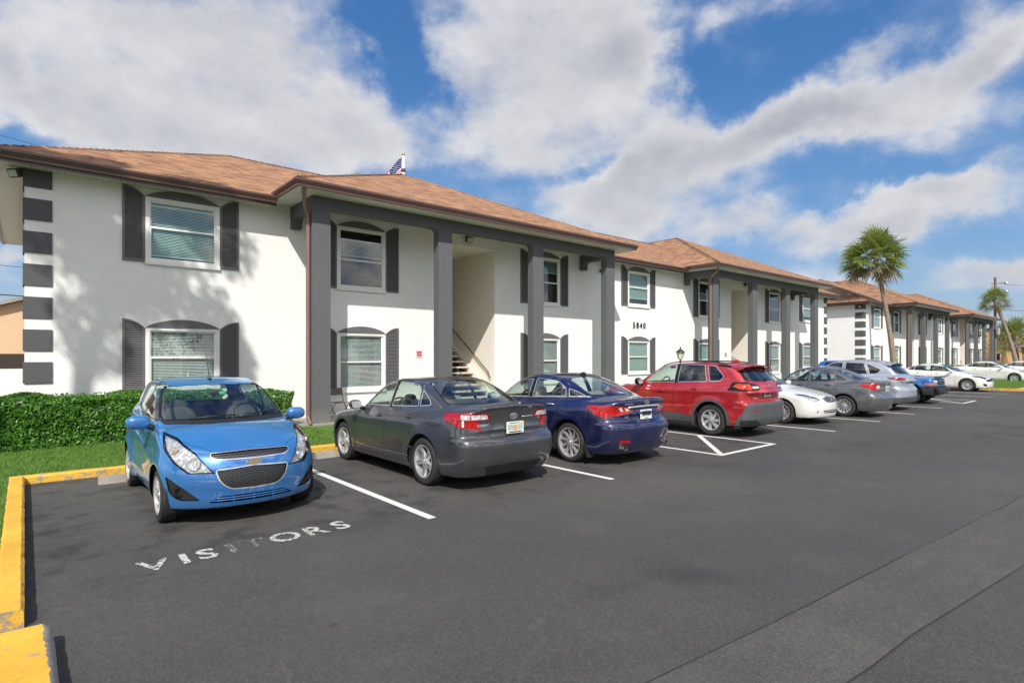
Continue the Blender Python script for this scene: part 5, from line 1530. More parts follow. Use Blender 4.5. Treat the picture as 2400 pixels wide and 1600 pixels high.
def site_mats():
    # asphalt
    m, nt, b = new_mat('asphalt'); v = coords(nt)
    big = noise(nt, v, .16, 7, .62); mid = noise(nt, v, 1.3, 6, .6); fine = noise(nt, v, 55, 4, .75); gr = noise(nt, v, 130, 3, .7)
    base = ramp(nt, big, [(.36, (.052, .0505, .049)), (.5, (.066, .0635, .0595)), (.62, (.088, .083, .075))])
    base = mixc(nt, ramp(nt, mid, [(.4, 0), (.75, .45)]), base, (.062, .061, .058))
    base = mixc(nt, ramp(nt, fine, [(.48, 0), (.70, .55)]), base, (.14, .135, .127))
    base = mixc(nt, ramp(nt, gr, [(.30, .8), (.46, 0)]), base, (.014, .014, .015))
    ag = nd(nt, 'ShaderNodeTexVoronoi', Scale=48., Randomness=1.); nt.links.new(v, ag.inputs['Vector'])
    base = mixc(nt, .28, base, ramp(nt, ag.outputs['Color'], [(.1, (.30, .30, .30)), (.5, (.50, .495, .49)), (.9, (.86, .84, .80))]), 'OVERLAY')
    # streaks along the lane
    vs = coords(nt, scale=(.12, 1.6, 1))
    st = noise(nt, vs, 1.4, 5, .6)
    base = mixc(nt, ramp(nt, st, [(.52, 0), (.72, .35)]), base, (.075, .074, .07))
    # oil stains
    oi = noise(nt, coords(nt, scale=(1, 1, 1)), .55, 3, .5)
    base = mixc(nt, ramp(nt, oi, [(.60, 0), (.74, .6)]), base, (.026, .025, .024))
    # drips and scuffs inside the stalls
    sp = nt.nodes.new('ShaderNodeSeparateXYZ'); nt.links.new(v, sp.inputs[0])
    inst = nd(nt, 'ShaderNodeMapRange', _interpolation_type='SMOOTHSTEP'); inst.inputs['From Min'].default_value = 4.9; inst.inputs['From Max'].default_value = 6.2
    nt.links.new(sp.outputs['Y'], inst.inputs['Value'])
    dr = ramp(nt, noise(nt, v, 2.1, 5, .62), [(.50, 0), (.66, .75)])
    base = mixc(nt, math_(nt, 'MULTIPLY', inst.outputs[0], dr), base, (.024, .023, .022))
    sr = nd(nt, 'ShaderNodeTexVoronoi', Scale=1.7, Randomness=1.); nt.links.new(v, sr.inputs['Vector'])
    base = mixc(nt, ramp(nt, sr.outputs['Distance'], [(.03, .5), (.075, 0)]), base, (.02, .02, .02))
    pal = ramp(nt, noise(nt, v, .8, 7, .65), [(.54, 0), (.70, .4)])
    base = mixc(nt, pal, base, (.105, .101, .095))
    # hairline cracks
    vo = nd(nt, 'ShaderNodeTexVoronoi', _feature='DISTANCE_TO_EDGE', Scale=.55)
    wv = nt.nodes.new('ShaderNodeVectorMath'); wv.operation = 'ADD'
    nz = nd(nt, 'ShaderNodeTexNoise', Scale=2.5, Detail=5.); nt.links.new(v, nz.inputs['Vector'])
    sc_ = nt.nodes.new('ShaderNodeVectorMath'); sc_.operation = 'SCALE'; sc_.inputs['Scale'].default_value = .5
    nt.links.new(nz.outputs['Color'], sc_.inputs[0]); nt.links.new(v, wv.inputs[0]); nt.links.new(sc_.outputs[0], wv.inputs[1])
    nt.links.new(wv.outputs[0], vo.inputs['Vector'])
    ck = ramp(nt, vo.outputs['Distance'], [(.0, 1), (.008, 0)])
    msk = ramp(nt, noise(nt, v, .35, 3), [(.44, 0), (.56, .38)])
    ckm = mixc(nt, 1.0, ck, msk, 'MULTIPLY')
    base = mixc(nt, ckm, base, (.12, .118, .11))
    nt.links.new(base, b.inputs['Base Color'])
    b.inputs['Roughness'].default_value = .78; b.inputs['Specular IOR Level'].default_value = .35
    hgt = math_(nt, 'ADD', math_(nt, 'MULTIPLY', fine, .6), gr)
    bump(nt, b, hgt, .55, .006)
    MATS['asphalt'] = m
    m2, nt, b = new_mat('asphalt_patch'); v = coords(nt)
    fine = noise(nt, v, 55, 4, .75); gr = noise(nt, v, 130, 3, .7); mid = noise(nt, v, .9, 7, .62)
    base = ramp(nt, mid, [(.34, (.060, .0575, .054)), (.5, (.071, .068, .063)), (.66, (.088, .083, .075))])
    base = mixc(nt, ramp(nt, fine, [(.48, 0), (.70, .55)]), base, (.14, .135, .127))
    base = mixc(nt, ramp(nt, gr, [(.30, .7), (.46, 0)]), base, (.018, .018, .018))
    ag = nd(nt, 'ShaderNodeTexVoronoi', Scale=48., Randomness=1.); nt.links.new(v, ag.inputs['Vector'])
    base = mixc(nt, .28, base, ramp(nt, ag.outputs['Color'], [(.1, (.30, .30, .30)), (.5, (.50, .495, .49)), (.9, (.86, .84, .80))]), 'OVERLAY')
    base = mixc(nt, ramp(nt, noise(nt, coords(nt, scale=(.3, 3, 1)), 1.5, 5), [(.5, 0), (.7, .4)]), base, (.045, .044, .043))
    nt.links.new(base, b.inputs['Base Color']); b.inputs['Roughness'].default_value = .8
    bump(nt, b, math_(nt, 'ADD', math_(nt, 'MULTIPLY', fine, .6), gr), .5, .006); MATS['asphalt_patch'] = m2
    # stucco
    def stucco(name, col, sx=1.):
        m, nt, b = new_mat(name); v = coords(nt)
        a = noise(nt, v, .8, 6, .6)
        lo = tuple(c * .93 for c in col)
        base = ramp(nt, a, [(.3, lo), (.7, col)])
        g = nt.nodes.new('ShaderNodeSeparateXYZ'); nt.links.new(v, g.inputs[0])
        low = nd(nt, 'ShaderNodeMapRange'); low.inputs['From Min'].default_value = .0; low.inputs['From Max'].default_value = .55
        low.inputs['To Min'].default_value = .5; low.inputs['To Max'].default_value = 0.
        nt.links.new(g.outputs['Z'], low.inputs['Value'])
        dn = noise(nt, v, 5, 5)
        base = mixc(nt, math_(nt, 'MULTIPLY', low.outputs[0], dn), base, (.42, .38, .32))
        drip = noise(nt, coords(nt, scale=(3.5, 3.5, .18)), 2., 4)
        base = mixc(nt, ramp(nt, drip, [(.54, 0), (.85, .16)]), base, tuple(c * .78 for c in col))
        nt.links.new(base, b.inputs['Base Color']); b.inputs['Roughness'].default_value = .88
        b.inputs['Specular IOR Level'].default_value = .25
        bump(nt, b, math_(nt, 'ADD', noise(nt, v, 38, 5, .65), math_(nt, 'MULTIPLY', noise(nt, v, 4, 3), .8)), .5, .02)
        MATS[name] = m; return m
    stucco('white_stucco', (.85, .845, .825)); stucco('grey_stucco', (.122, .125, .133)); stucco('quoin_paint', (.105, .105, .113))
    stucco('peach_stucco', (.72, .50, .32)); stucco('orange_stucco', (.58, .36, .16)); stucco('cream_stucco', (.60, .55, .47))
    # shingles on UV (metres)
    m, nt, b = new_mat('roof_shingles')
    uv = coords(nt, 'UV')
    br = nd(nt, 'ShaderNodeTexBrick', Scale=1.); br.offset = .5; br.offset_frequency = 2
    br.inputs['Color1'].default_value = (0, 0, 0, 1); br.inputs['Color2'].default_value = (1, 1, 1, 1); br.inputs['Mortar'].default_value = (.5, .5, .5, 1)
    br.inputs['Mortar Size'].default_value = .0; br.inputs['Brick Width'].default_value = .30; br.inputs['Row Height'].default_value = .135; br.inputs['Bias'].default_value = 0
    wv = nt.nodes.new('ShaderNodeVectorMath'); wv.operation = 'ADD'
    nz = nd(nt, 'ShaderNodeTexNoise', Scale=1.2, Detail=3.); nt.links.new(uv, nz.inputs['Vector'])
    s2 = nt.nodes.new('ShaderNodeVectorMath'); s2.operation = 'MULTIPLY'; s2.inputs[1].default_value = (.7, .0, 0)
    nt.links.new(nz.outputs['Color'], s2.inputs[0]); nt.links.new(uv, wv.inputs[0]); nt.links.new(s2.outputs[0], wv.inputs[1])
    nt.links.new(wv.outputs[0], br.inputs['Vector'])
    c = ramp(nt, br.outputs['Color'], [(.0, (.17, .088, .058)), (.25, (.27, .14, .078)), (.5, (.36, .19, .098)), (.78, (.45, .25, .12)), (1., (.23, .12, .078))])
    c = mixc(nt, ramp(nt, noise(nt, uv, .5, 5), [(.35, 0), (.7, .25)]), c, (.27, .14, .085))
    c = mixc(nt, ramp(nt, noise(nt, uv, 60, 2), [(.4, .25), (.7, 0)]), c, (.10, .05, .035))
    nt.links.new(c, b.inputs['Base Color']); b.inputs['Roughness'].default_value = .92
    sv = nt.nodes.new('ShaderNodeSeparateXYZ'); nt.links.new(uv, sv.inputs[0])
    fr = math_(nt, 'FRACT', math_(nt, 'DIVIDE', sv.outputs['Y'], .135))
    bump(nt, b, math_(nt, 'ADD', math_(nt, 'MULTIPLY', math_(nt, 'SUBTRACT', 1.0, fr), .9), math_(nt, 'MULTIPLY', br.outputs['Color'], .35)), .7, .018)
    MATS['roof_shingles'] = m
    plain('brown_metal', (.095, .052, .044), .38, .0, var=.12, coat=.3)
    plain('downspout_paint', (.20, .115, .095), .45, var=.1)
    # ribbed vinyl soffit
    m, nt, b = new_mat('soffit_vinyl'); v = coords(nt)
    sv = nt.nodes.new('ShaderNodeSeparateXYZ'); nt.links.new(v, sv.inputs[0])
    fx = math_(nt, 'FRACT', math_(nt, 'MULTIPLY', sv.outputs['X'], 9.))
    nt.links.new(mixc(nt, math_(nt, 'GREATER_THAN', fx, .9), (.62, .60, .53), (.36, .35, .31)), b.inputs['Base Color'])
    b.inputs['Roughness'].default_value = .6; MATS['soffit_vinyl'] = m
    m, nt, b = new_mat('soffit_vinyl_side'); v = coords(nt)
    sv = nt.nodes.new('ShaderNodeSeparateXYZ'); nt.links.new(v, sv.inputs[0])
    fx = math_(nt, 'FRACT', math_(nt, 'MULTIPLY', sv.outputs['Y'], 9.))
    nt.links.new(mixc(nt, math_(nt, 'GREATER_THAN', fx, .9), (.62, .60, .53), (.36, .35, .31)), b.inputs['Base Color'])
    b.inputs['Roughness'].default_value = .6; MATS['soffit_vinyl_side'] = m
    plain('shutter_paint', (.13, .126, .13), .5, var=.08)
    plain('white_trim', (.80, .795, .77), .5, var=.03)
    plain('blind_white', (.72, .73, .72), .6, var=.04)
    plain('blind_green', (.54, .66, .59), .6, var=.04)
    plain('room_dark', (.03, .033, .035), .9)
    plain('curtain', (.55, .50, .44), .9)
    plain('ceiling_cream', (.84, .79, .70), .8, var=.03)
    plain('seam_tar', (.022, .021, .020), .85)
    plain('tread', (.62, .54, .44), .7)
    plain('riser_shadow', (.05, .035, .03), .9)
    plain('rail_iron', (.02, .018, .018), .5)
    MATS['window_glass'] = glass_mat('window_glass', (.80, .90, .88), base=.05)
    # concrete
    def concrete(name, col):
        m, nt, b = new_mat(name); v = coords(nt)
        base = ramp(nt, noise(nt, v, 3, 7, .65), [(.3, tuple(c * .7 for c in col)), (.7, col)])
        base = mixc(nt, ramp(nt, noise(nt, v, 60, 3), [(.5, 0), (.7, .4)]), base, tuple(c * .55 for c in col))
        nt.links.new(base, b.inputs['Base Color']); b.inputs['Roughness'].default_value = .9
        bump(nt, b, noise(nt, v, 50, 5), .4, .01); MATS[name] = m
    concrete('concrete', (.36, .33, .29)); concrete('chipped_concrete', (.50, .43, .34)); concrete('far_ground', (.20, .175, .13))
    # worn yellow paint over concrete
    m, nt, b = new_mat('yellow_kerb_paint'); v = coords(nt)
    pa = ramp(nt, noise(nt, v, 2.2, 5), [(.3, (.62, .34, .03)), (.7, (.80, .47, .05))])
    wn = noise(nt, v, 7, 8, .7)
    geo = nt.nodes.new('ShaderNodeNewGeometry'); gp = nt.nodes.new('ShaderNodeSeparateXYZ'); nt.links.new(geo.outputs['Normal'], gp.inputs[0])
    side = math_(nt, 'MULTIPLY', math_(nt, 'SUBTRACT', 1.0, math_(nt, 'ABSOLUTE', gp.outputs['Z'])), .10)
    wear = ramp(nt, math_(nt, 'ADD', wn, side), [(.59, 0), (.66, .9)])
    c = mixc(nt, wear, pa, (.30, .26, .20))
    gy = ramp(nt, noise(nt, v, 16, 6), [(.55, 0), (.75, .45)])
    c = mixc(nt, gy, c, (.28, .20, .07))
    nt.links.new(c, b.inputs['Base Color']); b.inputs['Roughness'].default_value = .7
    bump(nt, b, math_(nt, 'ADD', wn, noise(nt, v, 80, 3)), .5, .008); MATS['yellow_kerb_paint'] = m
    # line paint, worn
    def worn(name, lo, hi, col=(.66, .66, .63)):
        m, nt, b = new_mat(name); v = coords(nt)
        f = noise(nt, v, 34, 6, .7); f2 = noise(nt, v, 3, 4)
        a = ramp(nt, math_(nt, 'ADD', f, math_(nt, 'MULTIPLY', f2, .25)), [(lo, 0), (hi, 1)])
        c = mixc(nt, a, (.065, .064, .062), col)
        nt.links.new(c, b.inputs['Base Color']); b.inputs['Roughness'].default_value = .75
        bump(nt, b, noise(nt, v, 150, 2), .3, .004); MATS[name] = m
    worn('line_paint', .40, .50); worn('lettering_paint', .54, .64, (.54, .53, .50)); worn('faded_lettering_paint', .64, .74, (.42, .415, .40))
    # leaves / grass
    def leaf(name, a, b_, c, rough=.45, ns=9):
        m, nt, b = new_mat(name); v = coords(nt)
        nt.links.new(ramp(nt, noise(nt, v, ns, 3), [(.3, a), (.5, b_), (.72, c)]), b.inputs['Base Color'])
        b.inputs['Roughness'].default_value = rough
        tr = nd(nt, 'ShaderNodeBsdfTranslucent', Color=rgba(tuple(x * 1.5 for x in c)))
        mx = nt.nodes.new('ShaderNodeMixShader'); mx.inputs[0].default_value = .22
        nt.links.new(b.outputs[0], mx.inputs[1]); nt.links.new(tr.outputs[0], mx.inputs[2])
        nt.links.new(mx.outputs[0], nt.nodes['Material Output'].inputs['Surface']); MATS[name] = m
    leaf('hedge_leaf', (.025, .09, .008), (.065, .19, .018), (.15, .32, .04), .35)
    leaf('grass_blade', (.05, .12, .012), (.10, .20, .022), (.17, .28, .04), .6)
    leaf('palm_leaf', (.06, .10, .018), (.16, .22, .04), (.30, .34, .09), .45, 2.5)
    leaf('palm_dry', (.14, .11, .06), (.22, .17, .10), (.30, .25, .15), .8)
    leaf('tree_leaf', (.02, .05, .012), (.045, .09, .02), (.08, .14, .035), .6)
    plain('hedge_core', (.012, .03, .006), .95)
    plain('lawn', (.075, .15, .02), .95, var=.4, vscale=12, bmp=.4)
    plain('soil', (.08, .055, .035), .95, var=.3)
    plain('palm_bark', (.23, .18, .14), .9, var=.35, vscale=9, bmp=.8)
    plain('wood_pole', (.16, .13, .10), .9, var=.25, vscale=14)
    plain('lamp_black', (.03, .03, .032), .45)
    plain('lamp_glass', (.75, .70, .58), .3)
    plain('brown_steel', (.16, .12, .10), .5)
    plain('sign_face', (.66, .60, .56), .4); plain('sign_red', (.55, .02, .03), .4)
    plain('flag_red', (.55, .03, .05), .7); plain('flag_white', (.8, .8, .8), .7); plain('flag_blue', (.02, .03, .16), .7)
    plain('number_black', (.02, .02, .022), .4)
    plain('lamp_lens', (.55, .58, .55), .2)
    plain('silver_metal', (.6, .6, .6), .35, .9)

Yw, Yc = 15.55, 13.99
C0, SP, CW, C1 = 5.42, 3.71, .473, 24.03
BL_LEN, DEPTH = 40.93, 10.42

def hip_roof(name, x0, x1, y0, y1, z, pitch, parent, thick=.03):
    """hip roof sheet over the rectangle, UV in metres"""
    w = (x1 - x0); d = (y1 - y0); r = min(w, d) / 2; h = r * pitch
    if w >= d: A = (x0 + r, (y0 + y1) / 2, z + h); B = (x1 - r, (y0 + y1) / 2, z + h)
    else: A = ((x0 + x1) / 2, y0 + r, z + h); B = ((x0 + x1) / 2, y1 - r, z + h)
    c = [(x0, y0, z), (x1, y0, z), (x1, y1, z), (x0, y1, z)]
    sl = math.sqrt(1 + pitch * pitch)
    mb = MB()
    if w >= d: fs = [([c[0], c[1], B, A], 'x', y0, 1), ([c[1], c[2], B], 'y', x1, -1), ([c[2], c[3], A, B], 'x', y1, -1), ([c[3], c[0], A], 'y', x0, 1)]
    else: fs = [([c[0], c[1], A], 'x', y0, 1), ([c[1], c[2], B, A], 'y', x1, -1), ([c[2], c[3], B], 'x', y1, -1), ([c[3], c[0], A, B], 'y', x0, 1)]
    for pts, ax, e, s in fs:
        uv = [((p[0] if ax == 'x' else p[1]) + e * 3.1, abs((p[1] if ax == 'x' else p[0]) - e) * sl) for p in pts]
        mb.add(pts, [tuple(range(len(pts)))], 0, [uv])
    # edge thickness
    for i in range(4):
        p, q = c[i], c[(i + 1) % 4]
        mb.add([p, q, (q[0], q[1], z - thick), (p[0], p[1], z - thick)], [(0, 1, 2, 3)], 0, [[(0, 0), (1, 0), (1, .05), (0, .05)]])
    o = mb.build(name, MATS['roof_shingles'], parent)
    # ridge and hip caps
    cap = MB()
    segs = [(A, B)] if (Vector(A) - Vector(B)).length > .1 else []
    ends = [(c[0], A), (c[3], A), (c[1], B), (c[2], B)] if w >= d else [(c[0], A), (c[1], A), (c[2], B), (c[3], B)]
    for p, q in segs + ends:
        p, q = Vector(p), Vector(q); L = (q - p).length; n = max(2, int(L / .2)); dr = (q - p).normalized()
        sd = dr.cross(Vector((0, 0, 1))).normalized()
        for k in range(n):
            a = p + dr * (L * k / n); b = p + dr * (L * (k + 1) / n)
            u0, u1 = Vector((0, 0, .018)), Vector((0, 0, .008))
            v = [a + sd * .13 - Vector((0, 0, .03)) , a + u0 * 1.3, a - sd * .13 - Vector((0, 0, .03)), b + sd * .13 - Vector((0, 0, .045)), b + u1, b - sd * .13 - Vector((0, 0, .045))]
            cap.add(v, [(0, 1, 4, 3), (1, 2, 5, 4)], 0, [[(k * .37, .02), (k * .37 + .1, .02), (k * .37 + .1, .12), (k * .37, .12)]] * 2)
    cap.build('ridge_cap', MATS['roof_shingles'], o)
    return o

def gutter(path, z0, z1, parent, dep=.11, name='gutter'):
    """K-style profile swept along horizontal path; outward is to the right of travel"""
    h = z1 - z0
    prof = [(.0, 0), (.055, 0), (.06, h * .28), (dep * .78, h * .50), (dep * .85, h * .60), (dep, h * .72), (dep, h * .97), (dep * .92, h), (dep * .9, h * .93), (0, h * .9)]
    mb = MB(); pts = [Vector((p[0], p[1], 0)) for p in path]; vs = []
    n = len(prof)
    for i, p in enumerate(pts):
        d0 = (p - pts[i - 1]).normalized() if i else None
        d1 = (pts[i + 1] - p).normalized() if i < len(pts) - 1 else None
        if d0 is None: m = Vector((d1.y, -d1.x, 0))
        elif d1 is None: m = Vector((d0.y, -d0.x, 0))
        else:
            n0 = Vector((d0.y, -d0.x, 0)); n1 = Vector((d1.y, -d1.x, 0)); m = (n0 + n1).normalized(); m = m / m.dot(n0)
        for o_, hh in prof: vs.append(p + m * o_ + Vector((0, 0, z0 + hh)))
    fs = [(i * n + k, i * n + (k + 1) % n, (i + 1) * n + (k + 1) % n, (i + 1) * n + k) for i in range(len(pts) - 1) for k in range(n)]
    fs += [tuple(range(n)), tuple((len(pts) - 1) * n + k for k in range(n - 1, -1, -1))]
    mb.add(vs, fs)
    return mb.build(name, MATS['brown_metal'], parent)

def shutter(parent, x0, x1, z0, z1, inner, detail=True):
    """arched louvred shutter; inner=+1 when the window is on its right"""
    w = x1 - x0; y = Yw; dz = .20
    def top(t):   # t 0 at outer edge .. 1 at inner edge
        return z1 - dz * t ** 2.2
    def X(t): return x0 + w * t if inner > 0 else x1 - w * t
    N = 8
    mb = MB()
    poly = [(X(0), z0)] + [(X(i / N), top(i / N)) for i in range(N + 1)] + [(X(1), z0)]
    mb.prism(poly, 'y', y - .012, y - .001)
    s = .05
    for a, b in ((0, s / w), (1 - s / w, 1)):
        mb.prism([(X(a), z0), (X(a), top(a) - .001), (X(b), top(b) - .001), (X(b), z0)], 'y', y - .042, y - .0125)
    mb.prism([(X(s / w), z0), (X(s / w), z0 + .06), (X(1 - s / w), z0 + .06), (X(1 - s / w), z0)], 'y', y - .0405, y - .0125)
    for i in range(N):
        a = s / w + (1 - 2 * s / w) * i / N; b = s / w + (1 - 2 * s / w) * (i + 1) / N
        mb.prism([(X(a), top(a) - .05), (X(a), top(a) - .001), (X(b), top(b) - .001), (X(b), top(b) - .05)], 'y', y - .0415, y - .0125)
    if detail:
        z = z0 + .075
        while z < z1 - .07:
            te = 1 - s / w
            # clip the slat where the arch comes down
            while te > s / w and top(te) - .055 < z + .02: te -= .04
            if te - s / w > .06:
                xa, xb = sorted((X(s / w), X(te)))
                mb.add([(xa, y - .036, z), (xb, y - .036, z), (xb, y - .014, z + .026), (xa, y - .014, z + .026), (xa, y - .033, z - .006), (xb, y - .033, z - .006)], [(0, 1, 2, 3), (0, 4, 5, 1)])
            z += .042
    return mb.build('shutter', MATS['shutter_paint'], parent)

def window(parent, x0, x1, z0, z1, zmid, blind='white', open_top=0., cover=1., detail=True, curtain=False, seed=0):
    """double-hung window: outer trim x0..x1, z0..z1"""
    y = Yw; t = .085
    mb = MB()
    for a in ((x0, x1, z1 - t * .9, z1), (x0, x1, z0, z0 + t * .9)): mb.box(a[0], a[1], y - .035, y + .02, a[2], a[3])
    for a in ((x0, x0 + t), (x1 - t, x1)): mb.box(a[0], a[1], y - .0345, y + .02, z0 + t * .9, z1 - t * .9)
    mb.box(x0 - .01, x1 + .01, y - .06, y - .036, z0 - .05, z0 + .03)
    xi0, xi1, zi0, zi1 = x0 + t, x1 - t, z0 + t * .9, z1 - t * .9
    s = .035
    for (a, b, c, d, yy) in ((xi0, xi1, zmid - .022, zmid + .022, 0), (xi0, xi1, zi1 - s, zi1, .012), (xi0, xi1, zi0, zi0 + s, -.004), (xi0, xi0 + s, zi0 + s, zmid - .022, -.004), (xi1 - s, xi1, zi0 + s, zmid - .022, -.004), (xi0, xi0 + s, zmid + .022, zi1 - s, .012), (xi1 - s, xi1, zmid + .022, zi1 - s, .012)):
        mb.box(a, b, y - .012 + yy, y + .018 + yy, c, d)
    fo = mb.build('window', MATS['white_trim'], parent)
    g = MB()
    g.add([(xi0 + s, y + .006, zi0 + s), (xi1 - s, y + .006, zi0 + s), (xi1 - s, y + .006, zmid - .02), (xi0 + s, y + .006, zmid - .02)], [(0, 1, 2, 3)])
    g.add([(xi0 + s, y + .016, zmid + .02), (xi1 - s, y + .016, zmid + .02), (xi1 - s, y + .016, zi1 - s), (xi0 + s, y + .016, zi1 - s)], [(0, 1, 2, 3)])
    g.build('pane', MATS['window_glass'], fo)
    # room box behind
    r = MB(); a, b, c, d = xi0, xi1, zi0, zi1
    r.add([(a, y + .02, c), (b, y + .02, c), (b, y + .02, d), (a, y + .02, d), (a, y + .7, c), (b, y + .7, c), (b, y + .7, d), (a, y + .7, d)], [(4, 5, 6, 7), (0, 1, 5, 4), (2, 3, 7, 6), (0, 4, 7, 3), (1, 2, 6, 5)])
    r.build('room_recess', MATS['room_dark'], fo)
    zt = d - open_top; zb = d - (d - c) * cover
    bl = MB(); rnd = random.Random(seed)
    if detail:
        z = zt - .02
        tilt = .55 if blind == 'white' else .8
        while z > zb:
            dzz = .017 * tilt
            bl.add([(a + .01, y + .045, z - dzz), (b - .01, y + .045, z - dzz), (b - .01, y + .075, z + dzz), (a + .01, y + .075, z + dzz)], [(0, 1, 2, 3)])
            z -= .036
        bl.box(a + .01, b - .01, y + .04, y + .08, zt - .02, zt + .02)
        bl.box(a + .01, b - .01, y + .045, y + .075, zb - .015, zb + .01)
    else:
        n = 10
        for k in range(n):
            za = zb + (zt - zb) * k / n; zc_ = zb + (zt - zb) * (k + .8) / n
            bl.add([(a, y + .06, za), (b, y + .06, za), (b, y + .06, zc_), (a, y + .06, zc_)], [(0, 1, 2, 3)])
    bl.build('blinds', MATS['blind_white' if blind == 'white' else 'blind_green'], fo)
    if curtain:
        cu = MB(); n = 40
        for (ca, cb) in ((a, a + (b - a) * .5), (b - (b - a) * .14, b)):
            vs = []
            for k in range(n + 1):
                xx = ca + (cb - ca) * k / n; yy = y + .14 + .025 * math.sin(k * 1.5)
                vs += [(xx, yy, c), (xx, yy, d)]
            cu.add(vs, [(2 * k, 2 * k + 2, 2 * k + 3, 2 * k + 1) for k in range(n)])
        cu.build('curtain', MATS['curtain'], fo, smooth=True)
    return fo

def arch_head(parent, x0, x1, zb, zt):
    mb = MB(); n = 16; poly = [(x0, zb)]
    h = zt - zb
    for k in range(n + 1):
        t = k / n; poly.append((x0 + (x1 - x0) * t, zb + h * (1 - (2 * t - 1) ** 2) ** .8))
    poly.append((x1, zb))
    mb.prism(poly[1:-1], 'y', Yw - .05, Yw - .0005)
    return mb.build('arch_head', MATS['shutter_paint'], parent)

def wall_with_holes(mb, x0, x1, z0, z1, holes, y, thick, flip=False):
    xs = sorted({x0, x1} | {h[0] for h in holes} | {h[1] for h in holes}); zs = sorted({z0, z1} | {h[2] for h in holes} | {h[3] for h in holes})
    for i in range(len(xs) - 1):
        for j in range(len(zs) - 1):
            cx, cz = (xs[i] + xs[i + 1]) / 2, (zs[j] + zs[j + 1]) / 2
            if any(h[0] < cx < h[1] and h[2] < cz < h[3] for h in holes): continue
            mb.add([(xs[i], y, zs[j]), (xs[i + 1], y, zs[j]), (xs[i + 1], y, zs[j + 1]), (xs[i], y, zs[j + 1])], [(0, 1, 2, 3)])
    for (a, b, c, d) in holes:
        mb.add([(a, y, c), (b, y, c), (b, y, d), (a, y, d), (a, y + thick, c), (b, y + thick, c), (b, y + thick, d), (a, y + thick, d)], [(0, 1, 5, 4), (1, 2, 6, 5), (2, 3, 7, 6), (3, 0, 4, 7)])

# (trim x0, x1, shutter width, portico kind)
WINS = [(2.12, 3.69, .44, 0), (6.72, 8.24, .44, 1), (14.08, 15.64, .44, 1), (19.76, 21.31, .42, 0), (25.28, 26.82, .42, 1), (32.66, 34.10, .42, 1), (37.15, 38.65, .42, 0)]
STAIRS = [(10.48, 12.45), (28.48, 30.46)]

